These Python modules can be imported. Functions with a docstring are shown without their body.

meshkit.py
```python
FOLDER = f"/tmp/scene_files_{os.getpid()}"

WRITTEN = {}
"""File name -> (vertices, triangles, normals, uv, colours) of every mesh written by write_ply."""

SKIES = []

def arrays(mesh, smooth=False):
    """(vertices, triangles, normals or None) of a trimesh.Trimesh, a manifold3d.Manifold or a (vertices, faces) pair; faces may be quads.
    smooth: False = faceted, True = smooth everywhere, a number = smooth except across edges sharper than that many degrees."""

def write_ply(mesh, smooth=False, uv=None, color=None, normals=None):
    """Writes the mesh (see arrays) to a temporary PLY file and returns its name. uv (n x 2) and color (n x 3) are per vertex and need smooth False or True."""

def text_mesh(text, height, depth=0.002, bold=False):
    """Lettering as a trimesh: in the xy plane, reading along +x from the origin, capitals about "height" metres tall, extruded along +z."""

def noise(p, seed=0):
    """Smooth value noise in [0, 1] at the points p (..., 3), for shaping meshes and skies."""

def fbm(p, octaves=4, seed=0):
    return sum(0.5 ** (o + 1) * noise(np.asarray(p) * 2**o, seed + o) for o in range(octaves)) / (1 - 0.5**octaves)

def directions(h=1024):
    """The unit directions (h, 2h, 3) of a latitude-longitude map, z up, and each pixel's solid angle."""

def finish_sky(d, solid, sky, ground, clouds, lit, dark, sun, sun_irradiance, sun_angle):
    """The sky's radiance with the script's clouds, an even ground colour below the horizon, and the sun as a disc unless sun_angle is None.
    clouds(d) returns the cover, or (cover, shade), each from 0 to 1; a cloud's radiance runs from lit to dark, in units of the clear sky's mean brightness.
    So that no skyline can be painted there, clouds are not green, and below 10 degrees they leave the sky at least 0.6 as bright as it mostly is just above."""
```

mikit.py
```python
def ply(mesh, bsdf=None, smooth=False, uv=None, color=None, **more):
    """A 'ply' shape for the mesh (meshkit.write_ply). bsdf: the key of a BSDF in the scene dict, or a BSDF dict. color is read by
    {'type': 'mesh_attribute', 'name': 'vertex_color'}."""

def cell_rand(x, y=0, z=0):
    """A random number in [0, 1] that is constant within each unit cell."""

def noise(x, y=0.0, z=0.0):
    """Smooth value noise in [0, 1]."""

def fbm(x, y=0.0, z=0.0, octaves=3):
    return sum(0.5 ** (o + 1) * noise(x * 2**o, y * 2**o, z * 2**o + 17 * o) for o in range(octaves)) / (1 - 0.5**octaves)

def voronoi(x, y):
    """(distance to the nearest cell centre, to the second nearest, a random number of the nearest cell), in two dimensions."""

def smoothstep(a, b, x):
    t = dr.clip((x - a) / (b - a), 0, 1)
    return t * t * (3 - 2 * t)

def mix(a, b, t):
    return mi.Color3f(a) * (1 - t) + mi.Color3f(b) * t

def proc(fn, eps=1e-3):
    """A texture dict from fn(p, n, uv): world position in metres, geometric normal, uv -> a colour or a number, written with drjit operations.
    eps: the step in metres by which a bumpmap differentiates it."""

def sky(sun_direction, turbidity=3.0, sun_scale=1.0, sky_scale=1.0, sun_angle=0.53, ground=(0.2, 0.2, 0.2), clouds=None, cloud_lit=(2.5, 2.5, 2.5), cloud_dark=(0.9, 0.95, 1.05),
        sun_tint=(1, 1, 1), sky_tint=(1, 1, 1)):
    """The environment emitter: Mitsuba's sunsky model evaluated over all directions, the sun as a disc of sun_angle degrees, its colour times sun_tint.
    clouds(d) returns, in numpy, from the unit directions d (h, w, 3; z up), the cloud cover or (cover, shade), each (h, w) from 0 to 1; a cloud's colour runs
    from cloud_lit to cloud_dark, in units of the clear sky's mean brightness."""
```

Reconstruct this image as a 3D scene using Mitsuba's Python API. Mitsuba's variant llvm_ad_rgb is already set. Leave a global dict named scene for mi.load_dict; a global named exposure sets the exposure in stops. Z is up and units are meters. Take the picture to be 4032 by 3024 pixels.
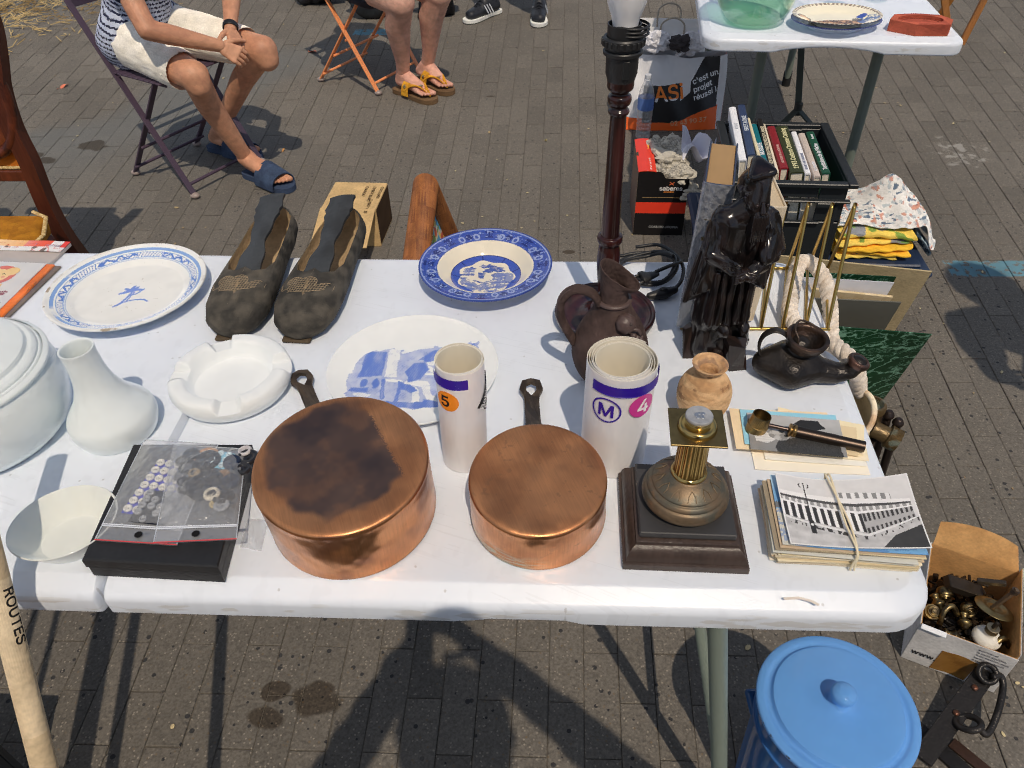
import math, random, numpy as np, trimesh, mitsuba as mi, drjit as dr, mikit, meshkit
import manifold3d as m3, shapely, shapely.geometry as sg, shapely.affinity as sa
random.seed(7); RNG = np.random.default_rng(7)
ST = mi.ScalarTransform4f
scene, labels = {}, {}
# ---------------------------------------------------------------- camera, sky, exposure
CAM = np.array([-0.414, -0.459, 1.456]); FWD = np.array([-0.0527, 0.7482, -0.6614]); UPV = np.array([-0.0149, 0.6609, 0.7503])
scene['camera'] = {'type': 'perspective', 'fov': 67.316, 'near_clip': 0.02, 'far_clip': 400.0,
                   'to_world': ST().look_at(origin=CAM.tolist(), target=(CAM + FWD).tolist(), up=UPV.tolist())}
SUN = np.array([0.150, -0.526, 0.837])
def thin_clouds(d):
    n = sum(.5 ** (i + 1) * meshkit.noise(d * np.array([1, 1, 1.8]) * 2.4 * 2 ** i, 40 + i) for i in range(4))
    return np.clip((n - .36) * 4.2, 0, .85), np.clip((n - .5) * 1.2, 0, .3)
scene['sky'] = mikit.sky(SUN.tolist(), turbidity=3, sun_scale=.92, sky_scale=1.25, clouds=thin_clouds, cloud_lit=(2.5, 2.52, 2.6), sun_tint=(.96, .985, 1.03))
exposure = 0.98
TZ = 0.74   # table height

# ---------------------------------------------------------------- helpers
def S(r, g, b):
    c = np.array([r, g, b]) / 255.0
    return np.where(c < 0.04045, c / 12.92, ((c + 0.055) / 1.055) ** 2.4)
def fresh(key):
    if not any(k == key or k.startswith(key + '__') for k in list(scene) + list(labels)): return key
    i = 1
    while any(k == f'{key}_{i:03d}' or k.startswith(f'{key}_{i:03d}__') for k in list(scene) + list(labels)): i += 1
    return f'{key}_{i:03d}'
def thing(name, label, cat, group=None):
    k = fresh(name); labels[k] = {'label': label, 'category': cat}
    if group: labels[k]['group'] = group
    return k
_count = {}
def pk(parent, name):
    k = f'{parent}__{name}'; n = _count.get(k, 0); _count[k] = n + 1
    return k if n == 0 else f'{k}_{n:03d}'
def tm(mesh):
    if isinstance(mesh, trimesh.Trimesh): return mesh
    if hasattr(mesh, 'to_mesh'):
        m = mesh.to_mesh(); return trimesh.Trimesh(np.array(m.vert_properties[:, :3]), np.array(m.tri_verts), process=False)
    v, f = np.asarray(mesh[0], float), np.asarray(mesh[1], int)
    if f.shape[1] == 4: f = np.vstack([f[:, [0, 1, 2]], f[:, [0, 2, 3]]])
    return trimesh.Trimesh(v, f, process=False)
def cat(ms): return trimesh.util.concatenate([tm(m) for m in ms])
def pack(c):
    """colour as two numbers that survive interpolation over a face on which they are constant"""
    q = np.sqrt(np.clip(c, 0.002, 0.95)); return np.column_stack([np.floor(q[:, 0] * 255) + .1 + .8 * q[:, 1], q[:, 2]])
def shape(mesh, mat, color=(.5, .5, .5), smooth=35, uv=None):
    m = tm(mesh); ref = {'type': 'ref', 'id': mat}
    if uv is not None:
        return mikit.ply(m, mat, smooth=False if smooth is False else True, uv=uv)
    if smooth is False:
        m = trimesh.Trimesh(m.vertices[m.faces].reshape(-1, 3), np.arange(len(m.faces) * 3).reshape(-1, 3), process=False)
    elif smooth is not True: m = trimesh.graph.smooth_shade(m, angle=np.radians(smooth), facet_minarea=None)
    v, f, nrm = meshkit.arrays(m, True)
    if not callable(color): uvs = np.tile(pack(np.asarray(color, float)[None]), (len(v), 1))
    else:
        def ev(p): return np.asarray(color(p, nrm) if color.__code__.co_argcount == 2 else color(p))
        e = np.linalg.norm(v[f[:, 0]] - v[f[:, 1]], axis=1); c = ev(v)
        if np.percentile(e, 85) > .022 and len(f) < 400: uvs = np.tile(pack(c.mean(0)[None]), (len(v), 1))
        else:
            fc = ev(v[f].mean(1)) if color.__code__.co_argcount == 1 else c[f].mean(1)
            v = v[f].reshape(-1, 3); nrm = nrm[f].reshape(-1, 3); f = np.arange(len(v)).reshape(-1, 3); uvs = np.repeat(pack(fc), 3, axis=0)
    return {'type': 'ply', 'filename': meshkit.write_ply((v, f), False, uvs, None, normals=nrm), 'face_normals': False, 'bsdf': ref}
def part(parent, name, mesh, mat, color=(.5, .5, .5), smooth=35, uv=None, label=None):
    k = pk(parent, name); scene[k] = shape(mesh, mat, color, smooth, uv)
    if label: labels[k] = {'label': label}
    return k
def solo(name, label, cat_, mesh, mat, color=(.5, .5, .5), smooth=35, group=None, uv=None):
    k = thing(name, label, cat_, group); scene[k] = shape(mesh, mat, color, smooth, uv); return k
def struct(name, mesh, mat, color=(.5, .5, .5), smooth=False, uv=None, kind='structure'):
    scene[name] = shape(mesh, mat, color, smooth, uv); labels[name] = {'label': name.replace('_', ' '), 'kind': kind}; return name
def nz(v, s, seed=0): return meshkit.noise(np.asarray(v) * s, seed)
def fb(v, s, seed=0, o=3): return sum(.5 ** (i + 1) * nz(v, s * 2 ** i, seed + i) for i in range(o)) / (1 - .5 ** o)
def lerp(a, b, t): return np.asarray(a) * (1 - t[:, None]) + np.asarray(b) * t[:, None]
def sst(a, b, x): t = np.clip((x - a) / (b - a), 0, 1); return t * t * (3 - 2 * t)
def mott(c1, c2, s=20, seed=1, lo=.3, hi=.7):
    return lambda v: lerp(c1, c2, sst(lo, hi, fb(v, s, seed)))
# transforms
def rx(a): c, s = math.cos(a), math.sin(a); return np.array([[1, 0, 0], [0, c, -s], [0, s, c]])
def ry(a): c, s = math.cos(a), math.sin(a); return np.array([[c, 0, s], [0, 1, 0], [-s, 0, c]])
def rz(a): c, s = math.cos(a), math.sin(a); return np.array([[c, -s, 0], [s, c, 0], [0, 0, 1]])
D2R = math.pi / 180
def mv(mesh, R=None, t=(0, 0, 0)):
    m = tm(mesh).copy(); v = np.asarray(m.vertices)
    if R is not None: v = v @ np.asarray(R).T
    m.vertices = v + np.asarray(t); return m
def frame(x, y):  # rotation whose columns are x, y, x cross y
    x = np.asarray(x, float); x = x / np.linalg.norm(x); y = np.asarray(y, float); y = y - x * (x @ y); y /= np.linalg.norm(y)
    return np.stack([x, y, np.cross(x, y)], 1)
# meshes
def lathe(prof, n=56, ang=2 * math.pi):
    p = np.asarray(prof, float); full = ang > 6.28
    t = np.linspace(0, ang, n, endpoint=not full); k = len(p); m = n
    v = np.stack([p[None, :, 0] * np.cos(t)[:, None], p[None, :, 0] * np.sin(t)[:, None], np.broadcast_to(p[None, :, 1], (m, k))], -1).reshape(-1, 3)
    f = []
    i, j = np.meshgrid(np.arange(m if full else m - 1), np.arange(k - 1), indexing='ij')
    a = i * k + j; b = ((i + 1) % m) * k + j
    q = np.stack([a, b, b + 1, a + 1], -1).reshape(-1, 4)
    me = tm((v, q)); me.merge_vertices(); me.update_faces(me.nondegenerate_faces()); return me
def smooth_prof(pts, n=8):  # catmull-rom through points
    p = np.asarray(pts, float); p = np.vstack([2 * p[0] - p[1], p, 2 * p[-1] - p[-2]]); out = []
    for i in range(1, len(p) - 2):
        for t in np.arange(n) / n:
            a, b, c, d = p[i - 1:i + 3]
            out.append(.5 * (2 * b + (c - a) * t + (2 * a - 5 * b + 4 * c - d) * t * t + (3 * b - a - 3 * c + d) * t ** 3))
    return np.array(out + [p[-2]])
def tube(pts, r, n=10, closed=False, flat=1.0, up=None):
    p = np.asarray(pts, float); k = len(p); r = np.broadcast_to(np.asarray(r, float), (k,))
    t = (np.roll(p, -1, 0) - np.roll(p, 1, 0)) if closed else np.gradient(p, axis=0)
    t /= np.linalg.norm(t, axis=1, keepdims=True) + 1e-12
    a = np.zeros_like(p); ref = np.array([0, 0, 1.0]) if up is None else np.asarray(up, float)
    if up is None and abs(t[0] @ ref) > .9: ref = np.array([1.0, 0, 0])
    for i in range(k):
        w = ref - t[i] * (ref @ t[i]); w /= np.linalg.norm(w) + 1e-12; a[i] = w
        if up is None: ref = w
    b = np.cross(t, a); an = np.arange(n) * 2 * math.pi / n
    v = p[:, None] + r[:, None, None] * (np.cos(an)[None, :, None] * a[:, None] * flat + np.sin(an)[None, :, None] * b[:, None])
    m = k if closed else k - 1
    i, j = np.meshgrid(np.arange(m), np.arange(n), indexing='ij'); i2 = (i + 1) % k
    q = np.stack([i * n + j, i * n + (j + 1) % n, i2 * n + (j + 1) % n, i2 * n + j], -1).reshape(-1, 4)[:, ::-1]
    f = np.vstack([q[:, [0, 1, 2]], q[:, [0, 2, 3]]]); v = v.reshape(-1, 3)
    if not closed:
        v = np.vstack([v, p[:1], p[-1:]]); c0, c1 = k * n, k * n + 1; jj = np.arange(n); e = (k - 1) * n
        f = np.vstack([f, np.stack([np.full(n, c0), jj, (jj + 1) % n], 1)[:, [0, 1, 2]], np.stack([np.full(n, c1), e + (jj + 1) % n, e + jj], 1)])
    me = tm((v, f)); me.fix_normals() if len(f) < 20000 else None
    return me
def box(sx, sy, sz, b=0.0, c=(0, 0, 0)):
    h = np.array([sx, sy, sz]) / 2
    if b <= 0: m = trimesh.creation.box((sx, sy, sz))
    else:
        b = min(b, h.min() * .95); pts = []
        for s in np.ndindex(2, 2, 2):
            s = np.array(s) * 2 - 1
            for k in range(3):
                q = h - b; q[k] = h[k]; pts.append(s * q)
        m = trimesh.convex.convex_hull(np.array(pts))
    return mv(m, None, c)
def bar(a, b, w, h, up=(0, 0, 1), bev=.001):
    a, b = np.asarray(a, float), np.asarray(b, float); d = b - a; L = np.linalg.norm(d)
    z = np.asarray(up, float)
    if abs(d @ z) / L > .99: z = np.array([0, 1.0, 0])
    R = frame(d, np.cross(z, d)); return mv(box(L, w, h, bev), R, (a + b) / 2)
def grid(fn, nu, nv, flip=False):
    u, v = np.meshgrid(np.linspace(0, 1, nu), np.linspace(0, 1, nv), indexing='ij')
    P = np.asarray(fn(u.ravel(), v.ravel())); P = P if P.shape[1:] == (3,) else np.stack(P, -1)
    i, j = np.meshgrid(np.arange(nu - 1), np.arange(nv - 1), indexing='ij'); a = (i * nv + j).ravel()
    q = np.stack([a, a + nv, a + nv + 1, a + 1], 1)
    return tm((P, q[:, ::-1] if flip else q))
def slab(fn, nu, nv, th):  # thick sheet
    g = grid(fn, nu, nv); n = g.vertex_normals; k = nu * nv
    v = np.vstack([g.vertices, g.vertices - n * th]); f = np.vstack([g.faces, g.faces[:, ::-1] + k])
    idx = np.arange(k).reshape(nu, nv); rim = np.concatenate([idx[:-1, 0], idx[-1, :-1], idx[:0:-1, -1], idx[0, :0:-1]])
    nx = np.roll(rim, -1); f = np.vstack([f, np.stack([rim, rim + k, nx], 1), np.stack([nx, rim + k, nx + k], 1)])
    m = tm((v, f)); return m
def extr(poly, h, z=0.0):
    g = getattr(poly, 'geoms', [poly])
    return mv(cat([trimesh.creation.extrude_polygon(x, h, engine='earcut') for x in g if x.area > 1e-9]), None, (0, 0, z))
def sph(r, c=(0, 0, 0), n=3, s=(1, 1, 1)):
    m = trimesh.creation.icosphere(n, 1.0); m.vertices = m.vertices * r * np.asarray(s) + np.asarray(c); return m
_IS = trimesh.creation.icosphere(2, 1.0).vertices
def hull(spheres):
    return m3.Manifold.hull_points(np.vstack([_IS * r + np.asarray(c) for c, r in spheres]))
def blob(bones, edge=.012, it=12):
    """one continuous surface over tapered bones: (p0, r0, p1, r1) or a list of (p, r) hulled together"""
    ms = [hull([(b[0], b[1]), (b[2], b[3])]) if isinstance(b, tuple) else hull(b) for b in bones]
    m = m3.Manifold.batch_boolean(ms, m3.OpType.Add)
    m = tm(m.refine_to_length(edge)); m.merge_vertices()
    if it: trimesh.smoothing.filter_taubin(m, .5, .53, iterations=it)
    return m
def text(s, h, R, t, depth=.0006, bold=True, center=False, bend=None):
    m = meshkit.text_mesh(s, h, depth, bold)
    if center: m.vertices = m.vertices - np.array([(m.bounds[0][0] + m.bounds[1][0]) / 2, h / 2, 0])
    if bend is not None:
        m = m.subdivide(); return tm((bend(np.asarray(m.vertices)), m.faces))
    return mv(m, R, t)
def inpoly(poly, x, y): return shapely.contains_xy(poly, x, y)

# ---------------------------------------------------------------- materials
def unpack(uv):
    r = dr.floor(uv.x); g = (uv.x - r - .1) / .8; r = r / 255; return mi.Color3f(r * r, g * g, uv.y * uv.y)
def vcol(p, n, uv):
    k = mikit.fbm(p.x * 38, p.y * 38, p.z * 38, 3) - .5; return unpack(uv) * (1 + .09 * k)
def vcol_rich(p, n, uv):
    k = mikit.fbm(p.x * 24, p.y * 24, p.z * 24, 3) - .5; k2 = mikit.fbm(p.x * 240, p.y * 240, p.z * 240, 2) - .5; return unpack(uv) * (1 + .55 * k + .35 * k2)
def vcol_wood(p, n, uv):
    k = mikit.fbm(p.x * 55, p.y * 55, p.z * 7, 3) - .5; k2 = mikit.fbm(p.x * 420, p.y * 420, p.z * 26, 2) - .5; return unpack(uv) * (1 + .7 * k + .5 * k2)
def vcol_skin(p, n, uv):
    k = mikit.fbm(p.x * 60, p.y * 60, p.z * 60, 3) - .5; return unpack(uv) * (1 + k * mi.Color3f(.30, .42, .44) + (mikit.fbm(p.x * 9, p.y * 9, p.z * 9, 2) - .5) * mi.Color3f(.30, .42, .42))
def vcol_table(p, n, uv):
    sm = mikit.smoothstep(.50, .72, mikit.fbm(p.x * 9, p.y * 14, 0, 4)); gr = mikit.smoothstep(.60, .74, mikit.fbm(p.x * 70, p.y * 50, 0, 4))
    d, d2, r = mikit.voronoi(p.x * 34, p.y * 34); sp = mikit.smoothstep(.86, .88, r) * (1 - mikit.smoothstep(.03, .07, d))
    sc = mikit.smoothstep(.80, .84, mikit.noise(p.x * 26 + p.y * 9, p.y * 640 + p.x * 210, 0)) * mikit.smoothstep(.55, .7, mikit.noise(p.x * 7, p.y * 7, 5))
    c = unpack(uv) * (1 - .025 * sm - .03 * gr - .05 * sc); side = mikit.smoothstep(.5, .1, n.z) * mikit.smoothstep(.58, .70, mikit.fbm(p.x * 30, p.y * 30, p.z * 90, 3))
    c = mikit.mix(c, c * mi.Color3f(.86, .82, .76), side); return mikit.mix(c, mi.Color3f(.26, .24, .22), sp * .4)
VC, VCR, VCW, VCS, VCT = (mikit.proc(f_) for f_ in (vcol, vcol_rich, vcol_wood, vcol_skin, vcol_table))
def pr(key, rough, metal=0.0, spec=.5, two=True, base=VC, **kw):
    d = {'type': 'principled', 'base_color': base, 'roughness': rough, 'metallic': metal, 'specular': spec, **kw}
    scene[key] = {'type': 'twosided', 'b': d} if two else d
def bump(key, fn, scale, eps, **d):
    rough, metal = d.pop('rough', .6), d.pop('metal', 0.0)
    scene[key] = {'type': 'twosided', 'b': {'type': 'bumpmap', 'scale': scale, 'tex': mikit.proc(fn, eps), 'bsdf': {'type': 'principled', 'base_color': d.pop('base', VC), 'roughness': rough, 'metallic': metal, **d}}}
pr('m_matte', .9, spec=.25); pr('m_satin', .45); pr('m_gloss', .075); pr('m_plastic', .38, spec=.4); pr('m_paper', .75, spec=.25)
pr('m_card', .35, spec=.4); pr('m_metal_shiny', .2, 1.0); bump('m_skin', base=VCS, fn=lambda p, n, uv: mikit.fbm(p.x * 240, p.y * 240, p.z * 240, 3), scale=.0009, eps=8e-4, rough=.48, specular=.35)
pr('m_lacquer', .18, spec=.5, base=VCW); pr('m_metal', .38, 1.0, base=VCR)
bump('m_table', base=VCT, fn=lambda p, n, uv: mikit.fbm(p.x * 700, p.y * 700, p.z * 700, 2), scale=.00022, eps=5e-4, rough=.34, specular=.45)
pr('m_bronze', .48, .55, base=VCR)
bump('m_cloth', base=VCR, fn=lambda p, n, uv: mikit.fbm(p.x * 900, p.y * 900, p.z * 900, 2), scale=.0006, eps=4e-4, rough=.9, specular=.2, sheen=.3)
bump('m_leather', base=VCR, fn=lambda p, n, uv: mikit.fbm(p.x * 500, p.y * 500, p.z * 500, 3), scale=.0008, eps=6e-4, rough=.45, specular=.4)
bump('m_rough', base=VCR, fn=lambda p, n, uv: mikit.fbm(p.x * 260, p.y * 260, p.z * 260, 3), scale=.0022, eps=1e-3, rough=.85, specular=.3)
bump('m_cast', base=VCR, fn=lambda p, n, uv: mikit.fbm(p.x * 420, p.y * 420, p.z * 420, 3), scale=.0009, eps=8e-4, rough=.36, metal=.55, specular=.5)
def wood_col(p, n, uv):
    g = mikit.fbm(p.x * 60 + 3, p.y * 60, p.z * 9, 3)
    return mi.Float(g)
bump('m_wood', base=VCW, fn=lambda p, n, uv: mikit.fbm(p.x * 300, p.y * 300, p.z * 40, 2), scale=.0006, eps=6e-4, rough=.42, specular=.45)
bump('m_card_corr', base=VCR, fn=lambda p, n, uv: mikit.fbm(p.x * 200, p.y * 200, p.z * 200, 2), scale=.0008, eps=1e-3, rough=.85, specular=.2)
scene['m_glass_green'] = {'type': 'thindielectric', 'int_ior': 1.5, 'specular_transmittance': {'type': 'rgb', 'value': [.76, .90, .81]}}
scene['m_glass_clear'] = {'type': 'thindielectric', 'int_ior': 1.5, 'specular_transmittance': {'type': 'rgb', 'value': [.95, .97, .97]}}
def film_bump(p, n, uv): return mikit.fbm(p.x * 130, p.y * 130, p.z * 130, 3)
scene['m_film'] = {'type': 'blendbsdf', 'weight': .15, 'a': {'type': 'thindielectric', 'int_ior': 1.45}, 'b': {'type': 'twosided', 'b': {'type': 'bumpmap', 'scale': .004, 'tex': mikit.proc(film_bump, 1e-3), 'bsdf': {'type': 'principled', 'base_color': {'type': 'rgb', 'value': [.75, .77, .8]}, 'roughness': .2, 'specular': .9}}}}
# ================================================================ SETTING: ground with clinker pavers
def paver_base(p, n, uv):
    tone = uv.x
    c = mikit.mix(mi.Color3f(.114, .104, .090), mi.Color3f(.152, .138, .119), tone)
    big = mikit.fbm(p.x * 1.3, p.y * 1.3, 0, 3); c = c * (0.82 + 0.36 * big)
    fine = mikit.fbm(p.x * 260, p.y * 260, 0, 3); c = c * (0.62 + 0.76 * fine)
    d, d2, r = mikit.voronoi(p.x * 62, p.y * 62); sz = 0.10 + 0.26 * mikit.cell_rand(r * 997, 3)
    dark = mikit.smoothstep(.90, .92, r) * (1 - mikit.smoothstep(sz * .75, sz, d))
    c = mikit.mix(c, mi.Color3f(.028, .029, .032), dark * .9)
    e, e2, q = mikit.voronoi(p.x * 120 + 7, p.y * 120 + 3); lite = mikit.smoothstep(.80, .83, q) * (1 - mikit.smoothstep(.12, .30, e))
    c = mikit.mix(c, mi.Color3f(.28, .25, .21), lite * .8)
    tan = mikit.smoothstep(.66, .7, q) * (1 - mikit.smoothstep(.70, .74, q)) * (1 - mikit.smoothstep(.15, .35, e))
    c = mikit.mix(c, mi.Color3f(.16, .115, .07), tan * .8)
    # bluish worn wash towards the upper left, oil and water stains of their own shape
    wash = mikit.smoothstep(.45, .65, mikit.fbm(p.x * .9 + 4, p.y * .9, 0, 2)) * mikit.smoothstep(-1.0, -2.2, p.x) * mikit.smoothstep(1.8, 3.0, p.y)
    c = mikit.mix(c, mi.Color3f(.125, .134, .136), wash * .6)
    def spot(x, y, r0, wob):
        w = mikit.fbm(p.x * 22 + x * 5, p.y * 22, 0, 2) - .5
        return 1 - mikit.smoothstep(.75, 1.0, dr.sqrt(dr.square((p.x - x) / r0) + dr.square((p.y - y) / (r0 * wob))) + w * .9)
    st = spot(-.867, .24, .05, .85); st = dr.maximum(st, spot(-.955, .20, .045, .6)); st = dr.maximum(st, spot(-.955, .255, .03, .7))
    st = dr.maximum(st, spot(-2.52, 2.78, .07, .9)); st = dr.maximum(st, spot(-2.78, 2.68, .09, .7)); st = dr.maximum(st, spot(-2.66, 2.63, .06, .7))
    st = dr.maximum(st, spot(-.60, 1.62, .035, .8)); st = dr.maximum(st, spot(-.36, 1.9, .03, .5)); st = dr.maximum(st, spot(-.74, 3.35, .03, .5))
    c = mikit.mix(c, c * mi.Color3f(.45, .40, .35), st)
    pale = mikit.smoothstep(.55, .7, mikit.fbm(p.x * 30, p.y * 30, 0, 3)) * spot(1.28, 2.72, .15, .9)
    c = mikit.mix(c, mi.Color3f(.30, .29, .27), pale * .8)
    wn = mikit.smoothstep(.34, .42, mikit.fbm(p.x * 60, p.y * 60, 0, 4))
    b1 = mikit.smoothstep(.905, .912, p.x) * mikit.smoothstep(1.762, 1.766, p.y) * mikit.smoothstep(1.862, 1.857, p.y); b2 = mikit.smoothstep(-1.645, -1.64, p.x) * mikit.smoothstep(-1.40, -1.405, p.x) * mikit.smoothstep(4.315, 4.32, p.y) * mikit.smoothstep(4.43, 4.425, p.y)
    c = mikit.mix(c, mi.Color3f(.105, .235, .30) * (.8 + .4 * mikit.fbm(p.x * 14, p.y * 14, 0, 2)), dr.maximum(b1, b2) * wn * .92)
    return c
def paver_bump(p, n, uv): return mikit.fbm(p.x * 190, p.y * 190, 0, 3)
scene['m_paver'] = {'type': 'twosided', 'b': {'type': 'bumpmap', 'scale': .0035, 'tex': mikit.proc(paver_bump, 1e-3), 'bsdf': {'type': 'principled', 'base_color': mikit.proc(paver_base), 'roughness': .8, 'specular': .3}}}
scene['m_joint'] = {'type': 'twosided', 'b': {'type': 'diffuse', 'reflectance': mikit.proc(lambda p, n, uv: mikit.mix(mi.Color3f(.060, .054, .046), mi.Color3f(.17, .152, .13), mikit.fbm(p.x * 40, p.y * 40, 0, 4)))}}
def warp(x, y):
    k = .055; return -.55 + (x + .55) * np.exp(k * (y - .8)), y + .012 * (x + .5)
PW, PL = .0715, .212
sheet = grid(lambda u, v: np.stack([(u - .5) * 300, v * 300 - 80, 0 * u - .0034], -1), 2, 2)
struct('ground', sheet, 'm_joint', smooth=True)
SINK = []
def paver_mesh(x0, y0, w, l, dz, tx, ty):
    g = .0009; b = .0018
    xs = [x0 + g, x0 + w - g]; ys = [y0 + g, y0 + l - g]
    lo = [(xs[i], ys[j], -.012) for i, j in ((0, 0), (1, 0), (1, 1), (0, 1))]
    mid = [(a, c, dz - .0011) for a, c, _ in lo]
    top = [(xs[i] + (b if i == 0 else -b), ys[j] + (b if j == 0 else -b), dz) for i, j in ((0, 0), (1, 0), (1, 1), (0, 1))]
    v = np.array(lo + mid + top); v[:, 2] += (v[:, 0] - x0 - w / 2) * tx + (v[:, 1] - y0 - l / 2) * ty
    v[:, 0], v[:, 1] = warp(v[:, 0], v[:, 1])
    f = []
    for r in (0, 4):
        for k in range(4): a, c = r + k, r + (k + 1) % 4; f += [(a, c, c + 4), (a, c + 4, a + 4)]
    f += [(8, 9, 10), (8, 10, 11)]
    return v, np.array(f)
pav = []
for ci in range(-62, 62):
    for ri in range(-9, 40):
        x0 = ci * PW + .02; y0 = ri * PL + (PL / 2 if ci % 2 else 0) + .043
        wx, wy = warp(x0 + PW / 2, y0 + PL / 2)
        d = np.array([wx, wy, 0]) - CAM; dep = d @ FWD
        if dep < .3: continue
        rgt = np.cross(FWD, UPV); sx = (d @ rgt) / dep; sy = (d @ UPV) / dep
        inside = abs(sx) < .72 and abs(sy) < .56
        near = wy < 7.5 and abs(sx) < 1.1 and sy < .7
        if not near: continue
        pav.append((dep if inside else dep + 50, x0, y0))
pav.sort()
field_v, field_f, field_uv, off = [], [], [], 0
for k, (dep, x0, y0) in enumerate(pav):
    dz = random.uniform(-.0014, .0010); tone = min(1, max(0, random.gauss(.5, .20)))
    v, f = paver_mesh(x0, y0, PW, PL, dz, random.uniform(-.012, .012), random.uniform(-.006, .006))
    m = tm((v[f].reshape(-1, 3), np.arange(len(f) * 3).reshape(-1, 3)))
    uvs = np.tile([tone, random.random()], (len(m.vertices), 1))
    if k < 295:
        scene[pk('ground', 'paver')] = mikit.ply(m, 'm_paver', smooth=False, uv=uvs)
    else:
        field_v.append(m.vertices); field_f.append(m.faces + off); field_uv.append(uvs); off += len(m.vertices)
scene['ground__paver_field'] = mikit.ply(tm((np.vstack(field_v), np.vstack(field_f))), 'm_paver', smooth=False, uv=np.vstack(field_uv))
labels['ground__paver_field'] = {'kind': 'stuff'}
# far paving beyond the laid pavers
ring = [(-140, 7.6, 140, 200), (-140, -60, 140, -1.2)]
# litter: petals, chips and straw lying about
lv = []
for _ in range(260):
    a, r = random.uniform(-.9, .9), random.uniform(.9, 6.5); x, y = CAM[0] + r * math.sin(a), CAM[1] + r * math.cos(a)
    s = random.uniform(.003, .008) * (1.3 if random.random() < .15 else 1)
    lv.append(mv(sph(s, n=1, s=(1, random.uniform(.3, .8), .18)), rz(random.uniform(0, 6.3)), (x, y, .0035)))
scene['litter'] = shape(cat(lv), 'm_matte', mott(S(205, 190, 150), S(150, 120, 80), 3, 5), True); labels['litter'] = {'label': 'pale petals and crumbs scattered over the paving', 'kind': 'stuff', 'category': 'litter'}
st = []
for _ in range(2600):
    x, y = random.gauss(-4.35, .42), random.gauss(4.95, .5); L = random.uniform(.02, .09); a = random.uniform(0, 6.3)
    st.append(mv(box(L, .004, .003), rz(a) @ ry(random.uniform(-.3, .3)), (x, y, .008 + random.random() * .02)))
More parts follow.
